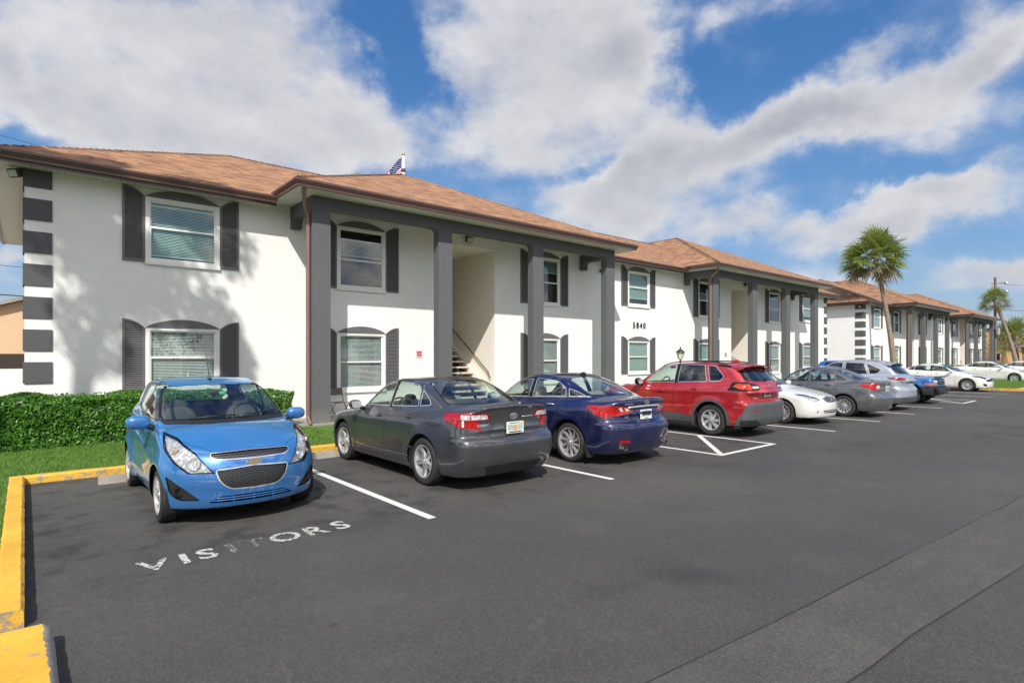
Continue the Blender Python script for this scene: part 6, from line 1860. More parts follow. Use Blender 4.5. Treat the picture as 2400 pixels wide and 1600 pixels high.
def building(x0, label, first=True):
    root = empty('apartment_building', (x0, 0, 0), 0, label, 'apartment building')
    L, D = BL_LEN, DEPTH
    det = first
    holes = []
    wz = []
    for (a, b, s, k) in WINS:
        up = (3.70, 5.48) if k else (3.95, 5.46)
        lo = (.78, 2.45) if k else (1.02, 2.45)
        wz.append((up, lo))
        for q in (up, lo): holes.append((a + .04, b - .04, q[0] + .04, q[1] - .04))
    for a, b in STAIRS: holes.append((a, b, 0, 5.45))
    mb = MB()
    wall_with_holes(mb, 0, L, 0, 5.80, holes, Yw, .2)
    for (xa, ya, xb, yb) in ((L, Yw, L, Yw + D), (L, Yw + D, 0, Yw + D), (0, Yw + D, 0, Yw)):
        mb.add([(xa, ya, 0), (xb, yb, 0), (xb, yb, 5.80), (xa, ya, 5.80)], [(0, 1, 2, 3)])
    mb.build('wall', MATS['white_stucco'], root)
    # quoins wrap the corners
    for c in (0, L):
        for k in range(8):
            z = .53 + .68 * k; q = MB(); t = .028
            z2 = z + .445 if k < 7 else 5.655
            if c == 0: q.prism([(-t, Yw - t), (.45, Yw - t), (.45, Yw - .0), (-.0, Yw - .0), (0., Yw + .55), (-t, Yw + .55)], 'z', z, z2)
            else: q.prism([(L + t, Yw - t), (L + t, Yw + .55), (L, Yw + .55), (L, Yw), (L - .45, Yw), (L - .45, Yw - t)], 'z', z, z2)
            q.build('quoin', MATS['quoin_paint'], root)
    # windows, shutters, arches
    for i, (a, b, s, k) in enumerate(WINS):
        up, lo = wz[i]
        mid_u = 4.54 if k else 4.77; mid_l = 1.61 if k else 1.75
        bl = ('green', 'white', 'green', 'green', 'green', 'white', 'green')[i]
        window(root, a, b, up[0], up[1], mid_u, bl if i != 1 else 'white', (.10, .28, .05, .0, .5, .3, .1)[i], (.93, .45, .3, .8, .5, .6, .8)[i], det, seed=i)
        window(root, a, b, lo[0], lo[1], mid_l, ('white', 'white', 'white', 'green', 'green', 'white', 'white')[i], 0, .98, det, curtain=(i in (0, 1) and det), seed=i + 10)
        for (z0, z1) in ((up[0], 5.66), (lo[0] + .0, 2.63)):
            shutter(root, a - s, a - .005, z0, z1, 1, det); shutter(root, b + .005, b + s, z0, z1, -1, det)
            arch_head(root, a, b, z1 - .19, z1 + .01)
    # porticoes
    for pi_, c0 in enumerate((C0, C1)):
        c3 = c0 + 3 * SP + CW
        for k in range(4):
            cm = MB(); xa = c0 + k * SP
            cm.box(xa, xa + CW, Yc, Yc + .27, 0, 5.46)
            cm.build('column', MATS['grey_stucco'], root)
        bm_ = MB()
        # front beam with rounded haunches against the columns
        for k in range(3):
            xa = c0 + k * SP + CW; xb = c0 + (k + 1) * SP; r = .14
            poly = [(xa, 5.76), (xa, 5.47)] 
            poly += [(xb - r * math.sin(PI / 2 * (1 - t / 6)) if False else xb - r + r * math.sin(PI / 2 * t / 6), 5.47 - r + r * math.cos(PI / 2 * t / 6)) for t in range(7)]
            poly += [(xb, 5.76)]
            bm_.prism(poly, 'y', Yc + .0, Yc + .265)
        for k in range(4):
            xa = c0 + k * SP; bm_.box(xa, xa + CW, Yc - .002, Yc + .272, 5.46, 5.76)
        bm_.build('portico_beam', MATS['grey_stucco'], root)
        for xs in (c0, c3 - .27):
            sb = MB()
            poly = [(Yc + .27, 5.76), (Yc + .27, 5.46), (Yw - .33, 5.46)] + [(Yw - .33 + .13 * math.sin(PI / 2 * t / 5), 5.46 - .13 + .13 * math.cos(PI / 2 * t / 5)) for t in range(1, 6)] + [(Yw - .20, 5.18), (Yw - .002, 5.18), (Yw - .002, 5.76)]
            sb.prism(poly, 'x', xs + .01, xs + .26); sb.build('side_beam', MATS['grey_stucco'], root)
        cl = MB(); cl.box(c0 - .525, c3 + .525, Yc - .525, Yw + .3, 5.765, 5.785)
        cl.build('portico_soffit', MATS['soffit_vinyl'], root)
        hip_roof('roof', c0 - .555, c3 + .555, Yc - .555, 2 * 20.76 - (Yc - .555), 5.975, .455, root)
        gutter([(c0 - .525, Yw - .35), (c0 - .525, Yc - .525), (c3 + .525, Yc - .525), (c3 + .525, Yw - .35)], 5.765, 5.945, root)
        sl = MB(); sl.bevbox(c0 - .3, c3 + .3, Yc - .12, Yw - .001, 0, .10, .01); sl.build('portico_slab', MATS['concrete'], root)
        # downspout
        d = MB(); x = c0 - .065; y = Yc + .10
        d.tube([(c0 - .36, Yc - .42, 5.77), (c0 - .36, Yc - .42, 5.66), (c0 - .33, Yc - .36, 5.56), (c0 - .16, Yc - .02, 5.40), (x, y, 5.31), (x, y, 5.15), (x, y, .32), (x, y - .02, .22), (x - .02, y - .22, .08)], [.052] * 9, 10)
        d.build('downspout', MATS['downspout_paint'], root, smooth=50)
    # stairwells
    for a, b in STAIRS:
        st = MB(); y1 = Yw + 6.5
        st.add([(a, Yw + .2, 0), (b, Yw + .2, 0), (b, y1, 0), (a, y1, 0), (a, Yw + .2, 5.45), (b, Yw + .2, 5.45), (b, y1, 5.45), (a, y1, 5.45)], [(0, 4, 7, 3), (1, 2, 6, 5), (3, 7, 6, 2), (4, 5, 6, 7)])
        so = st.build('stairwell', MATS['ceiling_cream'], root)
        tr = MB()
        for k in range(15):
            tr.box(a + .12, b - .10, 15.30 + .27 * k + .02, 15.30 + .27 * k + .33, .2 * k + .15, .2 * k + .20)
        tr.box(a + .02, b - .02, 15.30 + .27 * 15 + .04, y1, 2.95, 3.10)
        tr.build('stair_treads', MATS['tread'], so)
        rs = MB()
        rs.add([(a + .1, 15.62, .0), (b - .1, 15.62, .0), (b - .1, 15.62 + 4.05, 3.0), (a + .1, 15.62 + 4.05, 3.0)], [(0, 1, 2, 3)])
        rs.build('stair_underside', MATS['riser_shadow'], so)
        sg = MB()
        sg.prism([(15.58, .10), (15.58, .42), (15.58 + 3.6, .42 + 2.667), (15.58 + 3.6, .10 + 2.667)], 'x', b - .09, b - .02)
        sg.build('stair_stringer', MATS['ceiling_cream'], so)
        rl = MB()
        rl.tube([(b - .07, 15.70, 1.02), (b - .07, 15.78, 1.10), (b - .07, 15.84, 1.24), (b - .07, 18.3, 3.0)], .018, 8)
        for yy in (15.9, 17.0, 18.1):
            zz = 1.24 + (yy - 15.84) * .7154; rl.tube([(b - .07, yy, zz), (b - .005, yy, zz - .06)], .014, 6)
        rl.build('handrail', MATS['rail_iron'], so, smooth=True)
        if det:
            r2 = MB()
            r2.tube([(a + .85, 15.60, .9), (a + .85, 18.6, 3.05)], .016, 6)
            for q in range(9):
                yy = 15.65 + .3 * q; r2.tube([(a + .85, yy, .93 + (yy - 15.6) * .716), (a + .85, yy, max(.1, .10 + (yy - 15.6) * .716))], .008, 5)
            r2.build('handrail', MATS['rail_iron'], so, smooth=True)
    # main roof, eaves
    e = .55
    hip_roof('roof', -e - .03, L + e + .03, Yw - e - .03, Yw + D + e + .03, 5.855, .455, root)
    gp = [(-e, Yw + D + e), (-e, Yw - e), (C0 - .50, Yw - e)]
    gutter([(-e, Yw + D + e), (-e, Yw - e), (C0 - .535, Yw - e)], 5.66, 5.835, root)
    gutter([(C0 + 3 * SP + CW + .535, Yw - e), (C1 - .535, Yw - e)], 5.66, 5.835, root)
    gutter([(C1 + 3 * SP + CW + .535, Yw - e), (L + e, Yw - e), (L + e, Yw + D + e)], 5.66, 5.835, root)
    sf = MB(); z = 5.665
    for (xa, xb) in ((0, C0 - .53), (C0 + 3 * SP + CW + .53, C1 - .53), (C1 + 3 * SP + CW + .53, L)):
        MB().box(xa, xb, Yw - e, Yw + .05, z, z + .02).build('soffit', MATS['soffit_vinyl'], root)
    for (xa, xb) in ((-e, -.001), (L + .001, L + e)): MB().box(xa, xb, Yw - e, Yw + D + e, z, z + .021).build('soffit', MATS['soffit_vinyl_side'], root)
    for bx_ in ((-e, C0 - .53, Yw - e, Yw - e + .02), (C0 + 3 * SP + CW + .53, C1 - .53, Yw - e, Yw - e + .02), (C1 + 3 * SP + CW + .53, L + e, Yw - e, Yw - e + .02), (-e, -e + .02, Yw - e + .02, Yw + D + e), (L + e - .02, L + e, Yw - e + .02, Yw + D + e)):
        MB().box(*bx_, 5.60, 5.84).build('fascia', MATS['brown_metal'], root)
    return root

def floodlight(loc, rz, label, small=False, gp='floodlights on the building'):
    r = empty('floodlight', loc, rz, label, 'light', gp)
    s = .6 if small else 1.
    mb = MB(); mb.bevbox(-.13 * s, .13 * s, -.10 * s, 0, -.09 * s, .09 * s, .02 * s)
    for i, v in enumerate(mb.v):
        q = Matrix.Rotation(R(25), 3, 'X') @ Vector(v); mb.v[i] = (q.x, q.y - .10 * s, q.z)
    h = mb.build('housing', MATS['lamp_black'], r)
    l = MB(); l.add([(-.10 * s, -.101 * s, -.065 * s), (.10 * s, -.101 * s, -.065 * s), (.10 * s, -.101 * s, .065 * s), (-.10 * s, -.101 * s, .065 * s)], [(0, 1, 2, 3)])
    for i, v in enumerate(l.v):
        q = Matrix.Rotation(R(25), 3, 'X') @ Vector(v); l.v[i] = (q.x, q.y - .103 * s, q.z)
    l.build('lens', MATS['lamp_lens'], r)
    b = MB(); b.tube([(0, 0, .06 * s), (0, -.06 * s, .03 * s), (0, -.1 * s, 0)], .02 * s, 6); b.bevbox(-.05 * s, .05 * s, -.03, 0, 0, .1 * s, .01)
    b.build('bracket', MATS['lamp_black'], r)
    return r

def leaf_cloud(mb, pts_fn, n, size, rnd, up=.35, mi=0):
    for _ in range(n):
        p, nrm = pts_fn()
        s = size * rnd.uniform(.6, 1.3)
        d = Vector((rnd.gauss(0, 1), rnd.gauss(0, 1), rnd.gauss(0, 1) + up)).normalized()
        d = (d + nrm * .9).normalized()
        a = d.orthogonal().normalized(); a = Matrix.Rotation(rnd.uniform(0, 2 * PI), 3, d) @ a; b = d.cross(a)
        o = len(mb.v)
        mb.v += [tuple(p - a * s), tuple(p + b * s * .45 + d * s * .12), tuple(p + a * s), tuple(p - b * s * .45 + d * s * .12)]
        mb.f.append((o, o + 1, o + 2)); mb.f.append((o, o + 2, o + 3)); mb.m += [mi, mi]

def hedge(x0, x1, y0, y1, h, label, n, size=.035, seed=1, group=None):
    rnd = random.Random(seed)
    root = empty('hedge', ((x0 + x1) / 2, (y0 + y1) / 2, 0), 0, label, 'hedge', group)
    cx, cy = (x0 + x1) / 2, (y0 + y1) / 2; hx, hy = (x1 - x0) / 2, (y1 - y0) / 2
    core = MB(); core.bevbox(-hx + .13, hx - .16, -hy + .13, hy - .13, .02, h - .14, .06); core.build('branches', MATS['hedge_core'], root)
    ar = [hx * 2 * hy * 2, hx * 2 * h, hx * 2 * h * .3, hy * 2 * h, hy * 2 * h]
    tot = sum(ar)
    def lump(x, z): return .05 * math.sin(x * 3.1 + 1.3) + .035 * math.sin(x * 7.7 + z * 3) + .03 * math.sin(z * 9 + x * 2)
    def pf():
        u = rnd.uniform(0, tot); k = 0
        while u > ar[k]: u -= ar[k]; k += 1
        x = rnd.uniform(-hx, hx); y = rnd.uniform(-hy, hy); z = h * rnd.uniform(.02, 1) ** .9
        dp = -abs(rnd.gauss(0, .035))
        if k == 0: return Vector((x, y, h - .02 + lump(x, y) * .8 + dp)), Vector((0, 0, 1))
        if k == 1: return Vector((x, -hy - lump(x, z) - dp, z)), Vector((0, -1, .2))
        if k == 2: return Vector((x, hy + dp, z)), Vector((0, 1, .2))
        if k == 3: return Vector((-hx - dp, y, z)), Vector((-1, 0, .2))
        return Vector((hx + dp + lump(y, z), y, z)), Vector((1, 0, .2))
    mb = MB(); leaf_cloud(mb, pf, n, size, rnd)
    me_o = mb_fast(mb, 'foliage', MATS['hedge_leaf'], root)
    return root

def mb_fast(mb, name, mats, parent):
    """build without the normal recalculation (leaf soups)"""
    me = bpy.data.meshes.new(name); me.from_pydata(mb.v, [], mb.f)
    mats = mats if isinstance(mats, (list, tuple)) else [mats]
    for m in mats: me.materials.append(m)
    if len(mats) > 1: me.polygons.foreach_set('material_index', mb.m)
    me.update()
    o = bpy.data.objects.new(name, me); COL.objects.link(o)
    if parent: o.parent = parent
    return o

def grass(name, zones, per_m2, h, label, seed=4):
    rnd = random.Random(seed); mb = MB()
    for (x0, x1, y0, y1, z) in zones:
        for _ in range(int((x1 - x0) * (y1 - y0) * per_m2)):
            x, y = rnd.uniform(x0, x1), rnd.uniform(y0, y1); a = rnd.uniform(0, PI); w = .005
            hh = h * rnd.uniform(.5, 1.3); l = rnd.uniform(-.03, .03); l2 = rnd.uniform(-.03, .03)
            o = len(mb.v); c, s = math.cos(a) * w, math.sin(a) * w
            mb.v += [(x - c, y - s, z), (x + c, y + s, z), (x + l, y + l2, z + hh)]; mb.f.append((o, o + 1, o + 2)); mb.m.append(0)
    o = mb_fast(mb, name, MATS['grass_blade'], None)
    return setp(o, label, 'grass', None, 'stuff')

def palm(loc, base_dir, height, r, label, n_leaf=34, seed=1, trunk_r=.2, dry=.25, lean_pow=1.3, group=None, thin=False):
    """cabbage palm: curved trunk, fan leaves of narrow blades"""
    rnd = random.Random(seed)
    root = empty('palm_tree', loc, 0, label, 'palm tree', group)
    tr = MB(); pts = []; rs = []
    for k in range(25):
        t = k / 24
        pts.append((base_dir[0] * t ** lean_pow, base_dir[1] * t ** lean_pow, height * t)); rs.append(trunk_r * (1.25 - .5 * min(1, t * 2.2) + (.12 if t > .9 else 0)) * (1 + .04 * rnd.uniform(-1, 1)))
    tr.tube(pts, rs, 12)
    tr.build('trunk', MATS['palm_bark'], root, smooth=50)
    top = Vector((base_dir[0], base_dir[1], height))
    cr = MB()
    for i in range(n_leaf):
        t = (i + .5) / n_leaf
        el = R(86 - 132 * t) + rnd.gauss(0, .10); az = i * 2.39996 + rnd.gauss(0, .2)
        d = Vector((math.cos(el) * math.cos(az), math.cos(el) * math.sin(az), math.sin(el)))
        isdry = (t > 1 - dry) and rnd.random() < .55
        L = r * rnd.uniform(.40, .56); mi = 1 if isdry else 0
        side = d.cross(Vector((0, 0, 1)))
        side = side.normalized() if side.length > .05 else Vector((1, 0, 0))
        side = Matrix.Rotation(rnd.uniform(-1.1, 1.1), 3, d) @ side
        upv = side.cross(d).normalized()
        if upv.z < 0: upv = -upv
        # petiole curving down
        hub = top + d * L - Vector((0, 0, .10 * r * max(0, math.cos(el))))
        cr.tube([top, top + d * L * .5 + Vector((0, 0, .03)), hub], [.025, .018, .012], 5, mi)
        fan = r * rnd.uniform(.42, .58) * (1.0 if not isdry else .85); nb = 16 if thin else 28
        dd = (d + Vector((0, 0, -.15))).normalized()
        for b in range(nb):
            a = R(-118 + 236 * b / (nb - 1))
            bd = (dd * math.cos(a) + side * math.sin(a) + upv * (.10 + .18 * abs(math.sin(a)))).normalized()
            bl = fan * (1 - .30 * abs(a) / 2.06) * rnd.uniform(.82, 1.12)
            w = fan * .028
            pn = bd.cross(upv).normalized() * w
            droop = rnd.uniform(.08, .34) * fan * (1.9 if isdry else 1)
            p0 = hub; p1 = hub + bd * bl * .55 - Vector((0, 0, droop * .12)); p2 = hub + bd * bl - Vector((0, 0, droop))
            o = len(cr.v)
            cr.v += [tuple(p0 - pn * .3), tuple(p0 + pn * .3), tuple(p1 - pn), tuple(p1 + pn), tuple(p2)]
            cr.f += [(o, o + 1, o + 3, o + 2), (o + 2, o + 3, o + 4)]; cr.m += [mi, mi]
    mb_fast(cr, 'crown', [MATS['palm_leaf'], MATS['palm_dry']], root)
    return root

def tree(loc, h, r, label, seed, n=5000, group=None, zc=(.42, .9), off=(0, 0), leaf=.13, tall=False):
    rnd = random.Random(seed)
    root = empty('tree', loc, 0, label, 'tree', group)
    tr = MB()
    if tall: tr.tube([(0, 0, 0), (.05, .02, h * .5), (.1, 0, h * .78), (off[0], off[1], h * .93)], [.24, .19, .15, .05], 8)
    else: tr.tube([(0, 0, 0), (.05, .02, h * .3), (0, .1, h * .6)], [.2, .15, .06], 8)
    for k in range(0 if tall else 6):
        a = k * 1.1; tr.tube([(0, .03, h * .35), (r * .6 * math.cos(a), r * .6 * math.sin(a), h * .75)], [.08, .02], 6)
    tr.build('trunk', MATS['palm_bark'], root, smooth=True)
    cl = [(Vector((off[0] + rnd.uniform(-r, r) * .75, off[1] + rnd.uniform(-r, r) * .75, h * rnd.uniform(*zc))), r * rnd.uniform(.25, .5)) for _ in range(16)]
    def pf():
        c, q = rnd.choice(cl); d = Vector((rnd.gauss(0, 1), rnd.gauss(0, 1), rnd.gauss(0, 1))).normalized()
        return c + d * q * rnd.uniform(.6, 1.05), d
    mb = MB(); leaf_cloud(mb, pf, n, leaf, rnd); mb_fast(mb, 'crown', MATS['tree_leaf'], root)
    return root
car_mats(); site_mats(); make_world()
sc.view_settings.view_transform = 'Standard'; sc.view_settings.look = 'None'
sc.cycles.transparent_max_bounces = 24; sc.cycles.max_bounces = 8
# ---------------------------------------------------------------- setting
o = MB().add([(-400, -300, -.02), (900, -300, -.02), (900, 500, -.02), (-400, 500, -.02)], [(0, 1, 2, 3)]).build('ground', MATS['far_ground']); setp(o, kind='structure')
mb = MB(); mb.add([(0, -20, 0), (140, -20, 0), (140, 10.5, 0), (0, 10.5, 0)], [(0, 1, 2, 3)]); mb.add([(-12, -20, 0), (0, -20, 0), (0, 5.2, 0), (-12, 5.2, 0)], [(0, 1, 2, 3)])
o = mb.build('parking_lot', MATS['asphalt']); setp(o, kind='structure')
# slightly lighter repaired strip
xs = np.linspace(2.4, 60, 90); rnd = random.Random(8)
vs = []; 
for x in xs:
    c = 1.32 + (1.9 - 1.32) * max(0, (9.65 - x) / 7.25) if x < 9.65 else 1.32 - (x - 9.65) * .05
    vs += [(x, c - (.55 + .02 * x) - .9 * 0 + rnd.uniform(-.015, .015), .004), (x, c + rnd.uniform(-.015, .015), .004)]
o = MB().add(vs, [(2 * i, 2 * i + 2, 2 * i + 3, 2 * i + 1) for i in range(len(xs) - 1)]).build('road_patch', MATS['asphalt_patch']); setp(o, kind='structure')
for k in (0, 1):
    sv = []
    for i in range(len(xs)):
        p = vs[2 * i + k]; w = rnd.uniform(.0015, .0065)
        sv += [(p[0], p[1] - w, .0065), (p[0], p[1] + w, .0065)]
    o = MB().add(sv, [(2 * i, 2 * i + 2, 2 * i + 3, 2 * i + 1) for i in range(len(xs) - 1)]).build('road_seam', MATS['seam_tar']); setp(o, kind='structure')
o = MB().box(-8, 5.0, 10.57, 15.5, -.02, .06).box(-8, -.16, 5.2, 10.57, -.02, .06).box(17.4, 23.9, 10.57, 15.5, -.02, .06).box(5.0, 17.4, 10.57, 13.8, -.02, .06).box(23.9, 130, 10.57, 13.8, -.02, .06).build('lawn_bed', MATS['lawn']); setp(o, kind='structure')
grass('grass', [(-.6, 5.3, 10.6, 13.75, .06), (-1.2, -.16, 5.3, 10.6, .06), (3.2, 5.3, 13.75, 14.2, .06)], 1500, .045, 'short green lawn between the yellow kerb and the hedge')
LX = [3.41, 6.47, 9.53, 11.55, 14.6, 17.67, 20.73, 23.8, 26.87, 28.88, 31.95, 35.0]
ln = MB()
for x in LX: ln.add([(x - .05, 5.35, .004), (x + .05, 5.35, .004), (x + .05, 10.38, .004), (x - .05, 10.38, .004)], [(0, 1, 2, 3)])
def stripe(a, b, w=.05):
    a, b = Vector((a[0], a[1], .0)), Vector((b[0], b[1], 0)); d = (b - a).normalized(); n = Vector((-d.y, d.x, 0)) * w; z = Vector((0, 0, .0075))
    ln.add([a - n + z, b - n + z, b + n + z, a + n + z], [(0, 1, 2, 3)])
for xa, xb in ((9.53, 11.55), (26.87, 28.88)):
    ln.add([(xa + .05, 5.35, .0041), (xb - .05, 5.35, .0041), (xb - .05, 5.45, .0041), (xa + .05, 5.45, .0041)], [(0, 1, 2, 3)])
    stripe((xa + .08, 5.45), (xb - .05, 7.05)); stripe((xa + .06, 6.95), (xb - .05, 8.55)); stripe((xa + .06, 8.45), (xb - .05, 10.05))
o = ln.build('parking_lines', MATS['line_paint']); setp(o, kind='structure')
# worn lettering on the ground of the first stall
for i, ch in enumerate('VISITORS'):
    faded = i in (3, 4)
    mb = MB(); cx = (.84, 1.07, 1.25, 1.46, 1.66, 1.955, 2.25, 2.53)[i]
    Mx = Matrix(((1, 0, 0, cx), (0, 1, 0, 5.665 + .012 * i), (0, 0, 1, .0052), (0, 0, 0, 1)))
    add_text(mb, ch, .40, Mx, 0., sx=.92 if ch != 'I' else 1.0, weight=.008)
    o = mb.build('painted_lettering', MATS['faded_lettering_paint' if faded else 'lettering_paint']); setp(o, kind='structure')
# ---------------------------------------------------------------- kerbs and wheel stops
def kerb(name, x0, x1, y0, y1, z, label, rough_edge=False):
    bm = bmesh.new(); nx = max(1, int((x1 - x0) / .06)); ny = max(1, int((y1 - y0) / .06))
    if nx * ny > 9000: nx = max(1, nx // 6); ny = max(1, ny)
    rnd = random.Random(int(x0 * 10 + y0)); mb = MB(); 
    mb.bevbox(x0, x1, y0, y1, -.05, z, .018)
    o = mb.build(name, MATS['yellow_kerb_paint']); return setp(o, label, 'kerb')
def ragged(name, axis, a0, a1, b0, b1, z, label, amp=.008, step=.04, seed=3):
    """kerb whose top is faceted and chipped along its length; axis is the long one"""
    rnd = random.Random(seed); n = int((a1 - a0) / step); vs = []; fs = []
    for i in range(n + 1):
        a = a0 + (a1 - a0) * i / n
        j = lambda s=1.: rnd.uniform(-amp, amp) * s
        prof = [(b0, -.05), (b0 + j(), z - .022 + j()), (b0 + .022 + j(), z + j(.4)), (b1 - .022 + j(), z + j(.4)), (b1 + j(), z - .022 + j()), (b1, -.05)]
        for b, zz in prof: vs.append((a, b, zz) if axis == 'x' else (b, a, zz))
    for i in range(n):
        for k in range(5): fs.append((i * 6 + k, i * 6 + k + 1, i * 6 + k + 7, i * 6 + k + 6))
    fs += [tuple(range(6)), tuple(n * 6 + k for k in range(5, -1, -1))]
    o = MB().add(vs, fs).build(name, MATS['yellow_kerb_paint'])
    return setp(o, label, 'kerb')
ragged('kerb', 'y', 4.93, 10.40, -.16, 0.0, .13, 'long yellow kerb down the left side of the first parking stall', .0035, .09)
ragged('kerb', 'x', -.16, 38.2, 10.42, 10.57, .11, 'yellow kerb across the heads of the parking stalls by the lawn', .004, .12)
bk = MB(); n = 110; vs = []; rnd = random.Random(5); w = 0.
for i in range(n + 1):
    y = 1.0 + (4.53 - 1.0) * i / n; w = w * .85 + rnd.uniform(-.005, .005)
    vs += [(-2.5, y, .145), (.095 + w + rnd.uniform(-.004, .004), y, .145), (.118 + w * .5 + rnd.uniform(-.003, .003), y, .125 + rnd.uniform(-.004, .004)), (.135 + rnd.uniform(-.003, .003), y, .05), (.15, y, -.03)]
bk.add(vs, [(i * 5, i * 5 + 1, i * 5 + 6, i * 5 + 5) for i in range(n)] + [(n * 5, n * 5 + 1, n * 5 + 2, n * 5 + 3, n * 5 + 4)], 0)
bk.add(vs, [(i * 5 + k, i * 5 + k + 1, i * 5 + k + 6, i * 5 + k + 5) for i in range(n) for k in (1, 2, 3)], 1)
bk.add([(-2.5, 4.53, .145), (.095 + w, 4.53, .145), (.15, 4.53, -.03), (-2.5, 4.53, -.03)], [(0, 1, 2, 3)], 0)
setp(bk.build('kerb', [MATS['yellow_kerb_paint'], MATS['chipped_concrete']], smooth=55), 'broad yellow painted concrete kerb end in the near left corner', 'kerb')
stops = [(1.88, 'wheel stop behind the bright blue hatchback'), (4.95, 'wheel stop in front of the dark grey sedan'), (8.0, 'wheel stop in front of the navy sedan')]
for x, lb in stops:
    mb = MB(); mb.prism([(9.72, .0), (9.75, .10), (9.84, .10), (9.87, 0)], 'x', x - 1.1, x + .9)
    setp(mb.build('wheel_stop', MATS['concrete']), 'low concrete ' + lb, 'wheel stop', 'concrete wheel stops')
# island
mb = MB(); mb.prism([(38.25, 5.35), (50.2, 5.35), (50.2, 10.6), (38.25, 10.6)], 'z', -.02, .12)
setp(mb.build('traffic_island', MATS['yellow_kerb_paint']), 'yellow kerbed parking island between the white cars', 'kerb')
mb = MB(); mb.prism([(38.42, 5.52), (50.03, 5.52), (50.03, 10.6), (38.42, 10.6)], 'z', .0, .14)
setp(mb.build('island_lawn', MATS['lawn']), kind='structure')
grass('grass', [(38.4, 50, 5.5, 10.6, .14)], 220, .07, 'grass growing on the parking island', 6)
# ---------------------------------------------------------------- buildings
b1 = building(0, 'nearer long white two-storey apartment building with grey columns and brown tiled hip roof')
b2 = building(47.7, 'farther white two-storey apartment building beyond the gap, behind the leaning palm', False)
for i, ch in enumerate('5840'):
    mb = MB(); cx = 20.2 + .245 * i
    Mx = Matrix(((1, 0, 0, cx), (0, 0, -1, Yw - .03), (0, 1, 0, 3.11), (0, 0, 0, 1)))
    add_text(mb, ch, .36, Mx, .012, sx=.95, weight=.002)
    setp(mb.build('house_number', MATS['number_black']), 'black metal digit %s on the white wall between the porticoes' % ch, 'house number', 'digits of the house number')
def fire_sign(x, label):
    r = empty('fire_sign', (x, Yw - .002, 1.85), 0, label, 'sign', 'fire service plaques')
    mb = MB(); mb.bevbox(-.125, .125, -.012, 0, -.125, .125, .01); mb.build('plate', MATS['sign_face'], r)
    e = MB(); P = []
    for k in range(32):
        a = 2 * PI * k / 32; q = .085 * (1 + .16 * math.cos(4 * a)) ; P.append((q * math.cos(a + PI / 4), q * math.sin(a + PI / 4)))
    e.prism(P, 'y', -.016, -.0125); o = e.build('emblem', MATS['sign_red'], r)
    w = MB()
    for (a, b, c, d) in ((-.03, .03, -.045, -.035), (-.03, .03, -.005, .005), (-.04, -.03, -.02, .035), (.03, .04, -.02, .035), (-.02, .02, .03, .04)): w.box(a, b, -.0185, -.0165, c, d)
    w.build('emblem_marks', MATS['sign_face'], o)
fire_sign(9.415, 'square plaque with red emblem on the wall left of the first stairway')
fire_sign(27.9, 'square plaque with red emblem by the second stairway, above the red crossover')
floodlight((-.04, Yw + .12, 5.56), R(-50), 'black floodlight under the eave at the left corner of the nearer building')
floodlight((11.25, Yw - .01, 5.66), 0, 'black floodlight on the wall above the first stairway')
floodlight((29.84, Yw - .01, 5.66), 0, 'black floodlight on the wall above the second stairway')
fl = floodlight((17.98, Yw - .01, 5.27), 0, 'small black wall lamp with a white cable right of the first portico window', True)
w_ = MB(); w_.tube([(-.05, -.01, .05), (-.08, -.012, .25), (-.02, -.012, .38), (.02, -.012, .45)], .01, 6); w_.build('cable', MATS['white_trim'], fl)
floodlight((47.7 - .04, Yw + .3, 5.5), R(-50), 'pale floodlight under the eave at the near corner of the farther building')
# ---------------------------------------------------------------- plants
hedge(-3.5, 3.3, 13.65, 14.75, 1.02, 'dense clipped green hedge in front of the left wall', 42000, .034)
hedge(3.75, 4.85, 13.75, 14.45, .93, 'small loose bush right of the bright blue hatchback', 6000, .036, 7)
hedge(58.5, 63.5, 12.6, 13.6, .95, 'clipped hedge in front of the farther building, left of the white sedan roof', 2500, .07, 2)
hedge(70, 80, 12.6, 13.6, 1.0, 'long clipped hedge in front of the farther building behind the white sedans', 3500, .08, 3)
palm((48.2, 13.65, .05), (0, 1.25), 9.1, 2.75, 'tall cabbage palm leaning left between the two white buildings', 64, 3, .20, .14, lean_pow=1.4)
palm((95, 13.6, 0), (0, 2.2), 8.9, 2.3, 'leaning cabbage palm beside the wooden utility pole', 56, 5, .25, .45, thin=True)
palm((106, 15.2, 0), (.3, .2), 4.6, 3.6, 'low bushy palm at the right edge before the orange house', 40, 8, .3, .5, thin=True)
palm((107, 12.6, 0), (.3, .2), 4.0, 3.4, 'squat palm at the far right edge behind the white cars', 40, 9, .3, .5, thin=True)
palm((14.0, 30, 0), (.2, 0), 10.6, 1.7, 'palm whose crown just shows above the nearer roof left of the flag', 36, 11, .2)
tree((-6.6, 5.5, .05), 17.2, 2.1, 'leafy tree outside the left edge that shades the wall', 14, 9000, zc=(.83, .98), off=(1.15, .1), leaf=.10, tall=True)
tree((115, 15.0, 0), 7.2, 4, 'dark tree behind the palms at the far right', 15, 4500)
# trees across the drive, behind the viewpoint (they show only in paint and glass)
for i, (x, y, h, q) in enumerate(((-16, 4, 9, 4.0), (-14, -12, 10, 4.5), (-4, -27, 10, 5), (8, -29, 9, 4.5), (19, -27, 11, 5), (31, -29, 9, 4.5), (44, -28, 10, 5), (60, -29, 11, 5.5))):
    tree((x, y, 0), h, q, 'leafy shade tree across the drive behind the viewpoint', 40 + i, 2600, 'trees behind the viewpoint', zc=(.3, .85), leaf=.28)
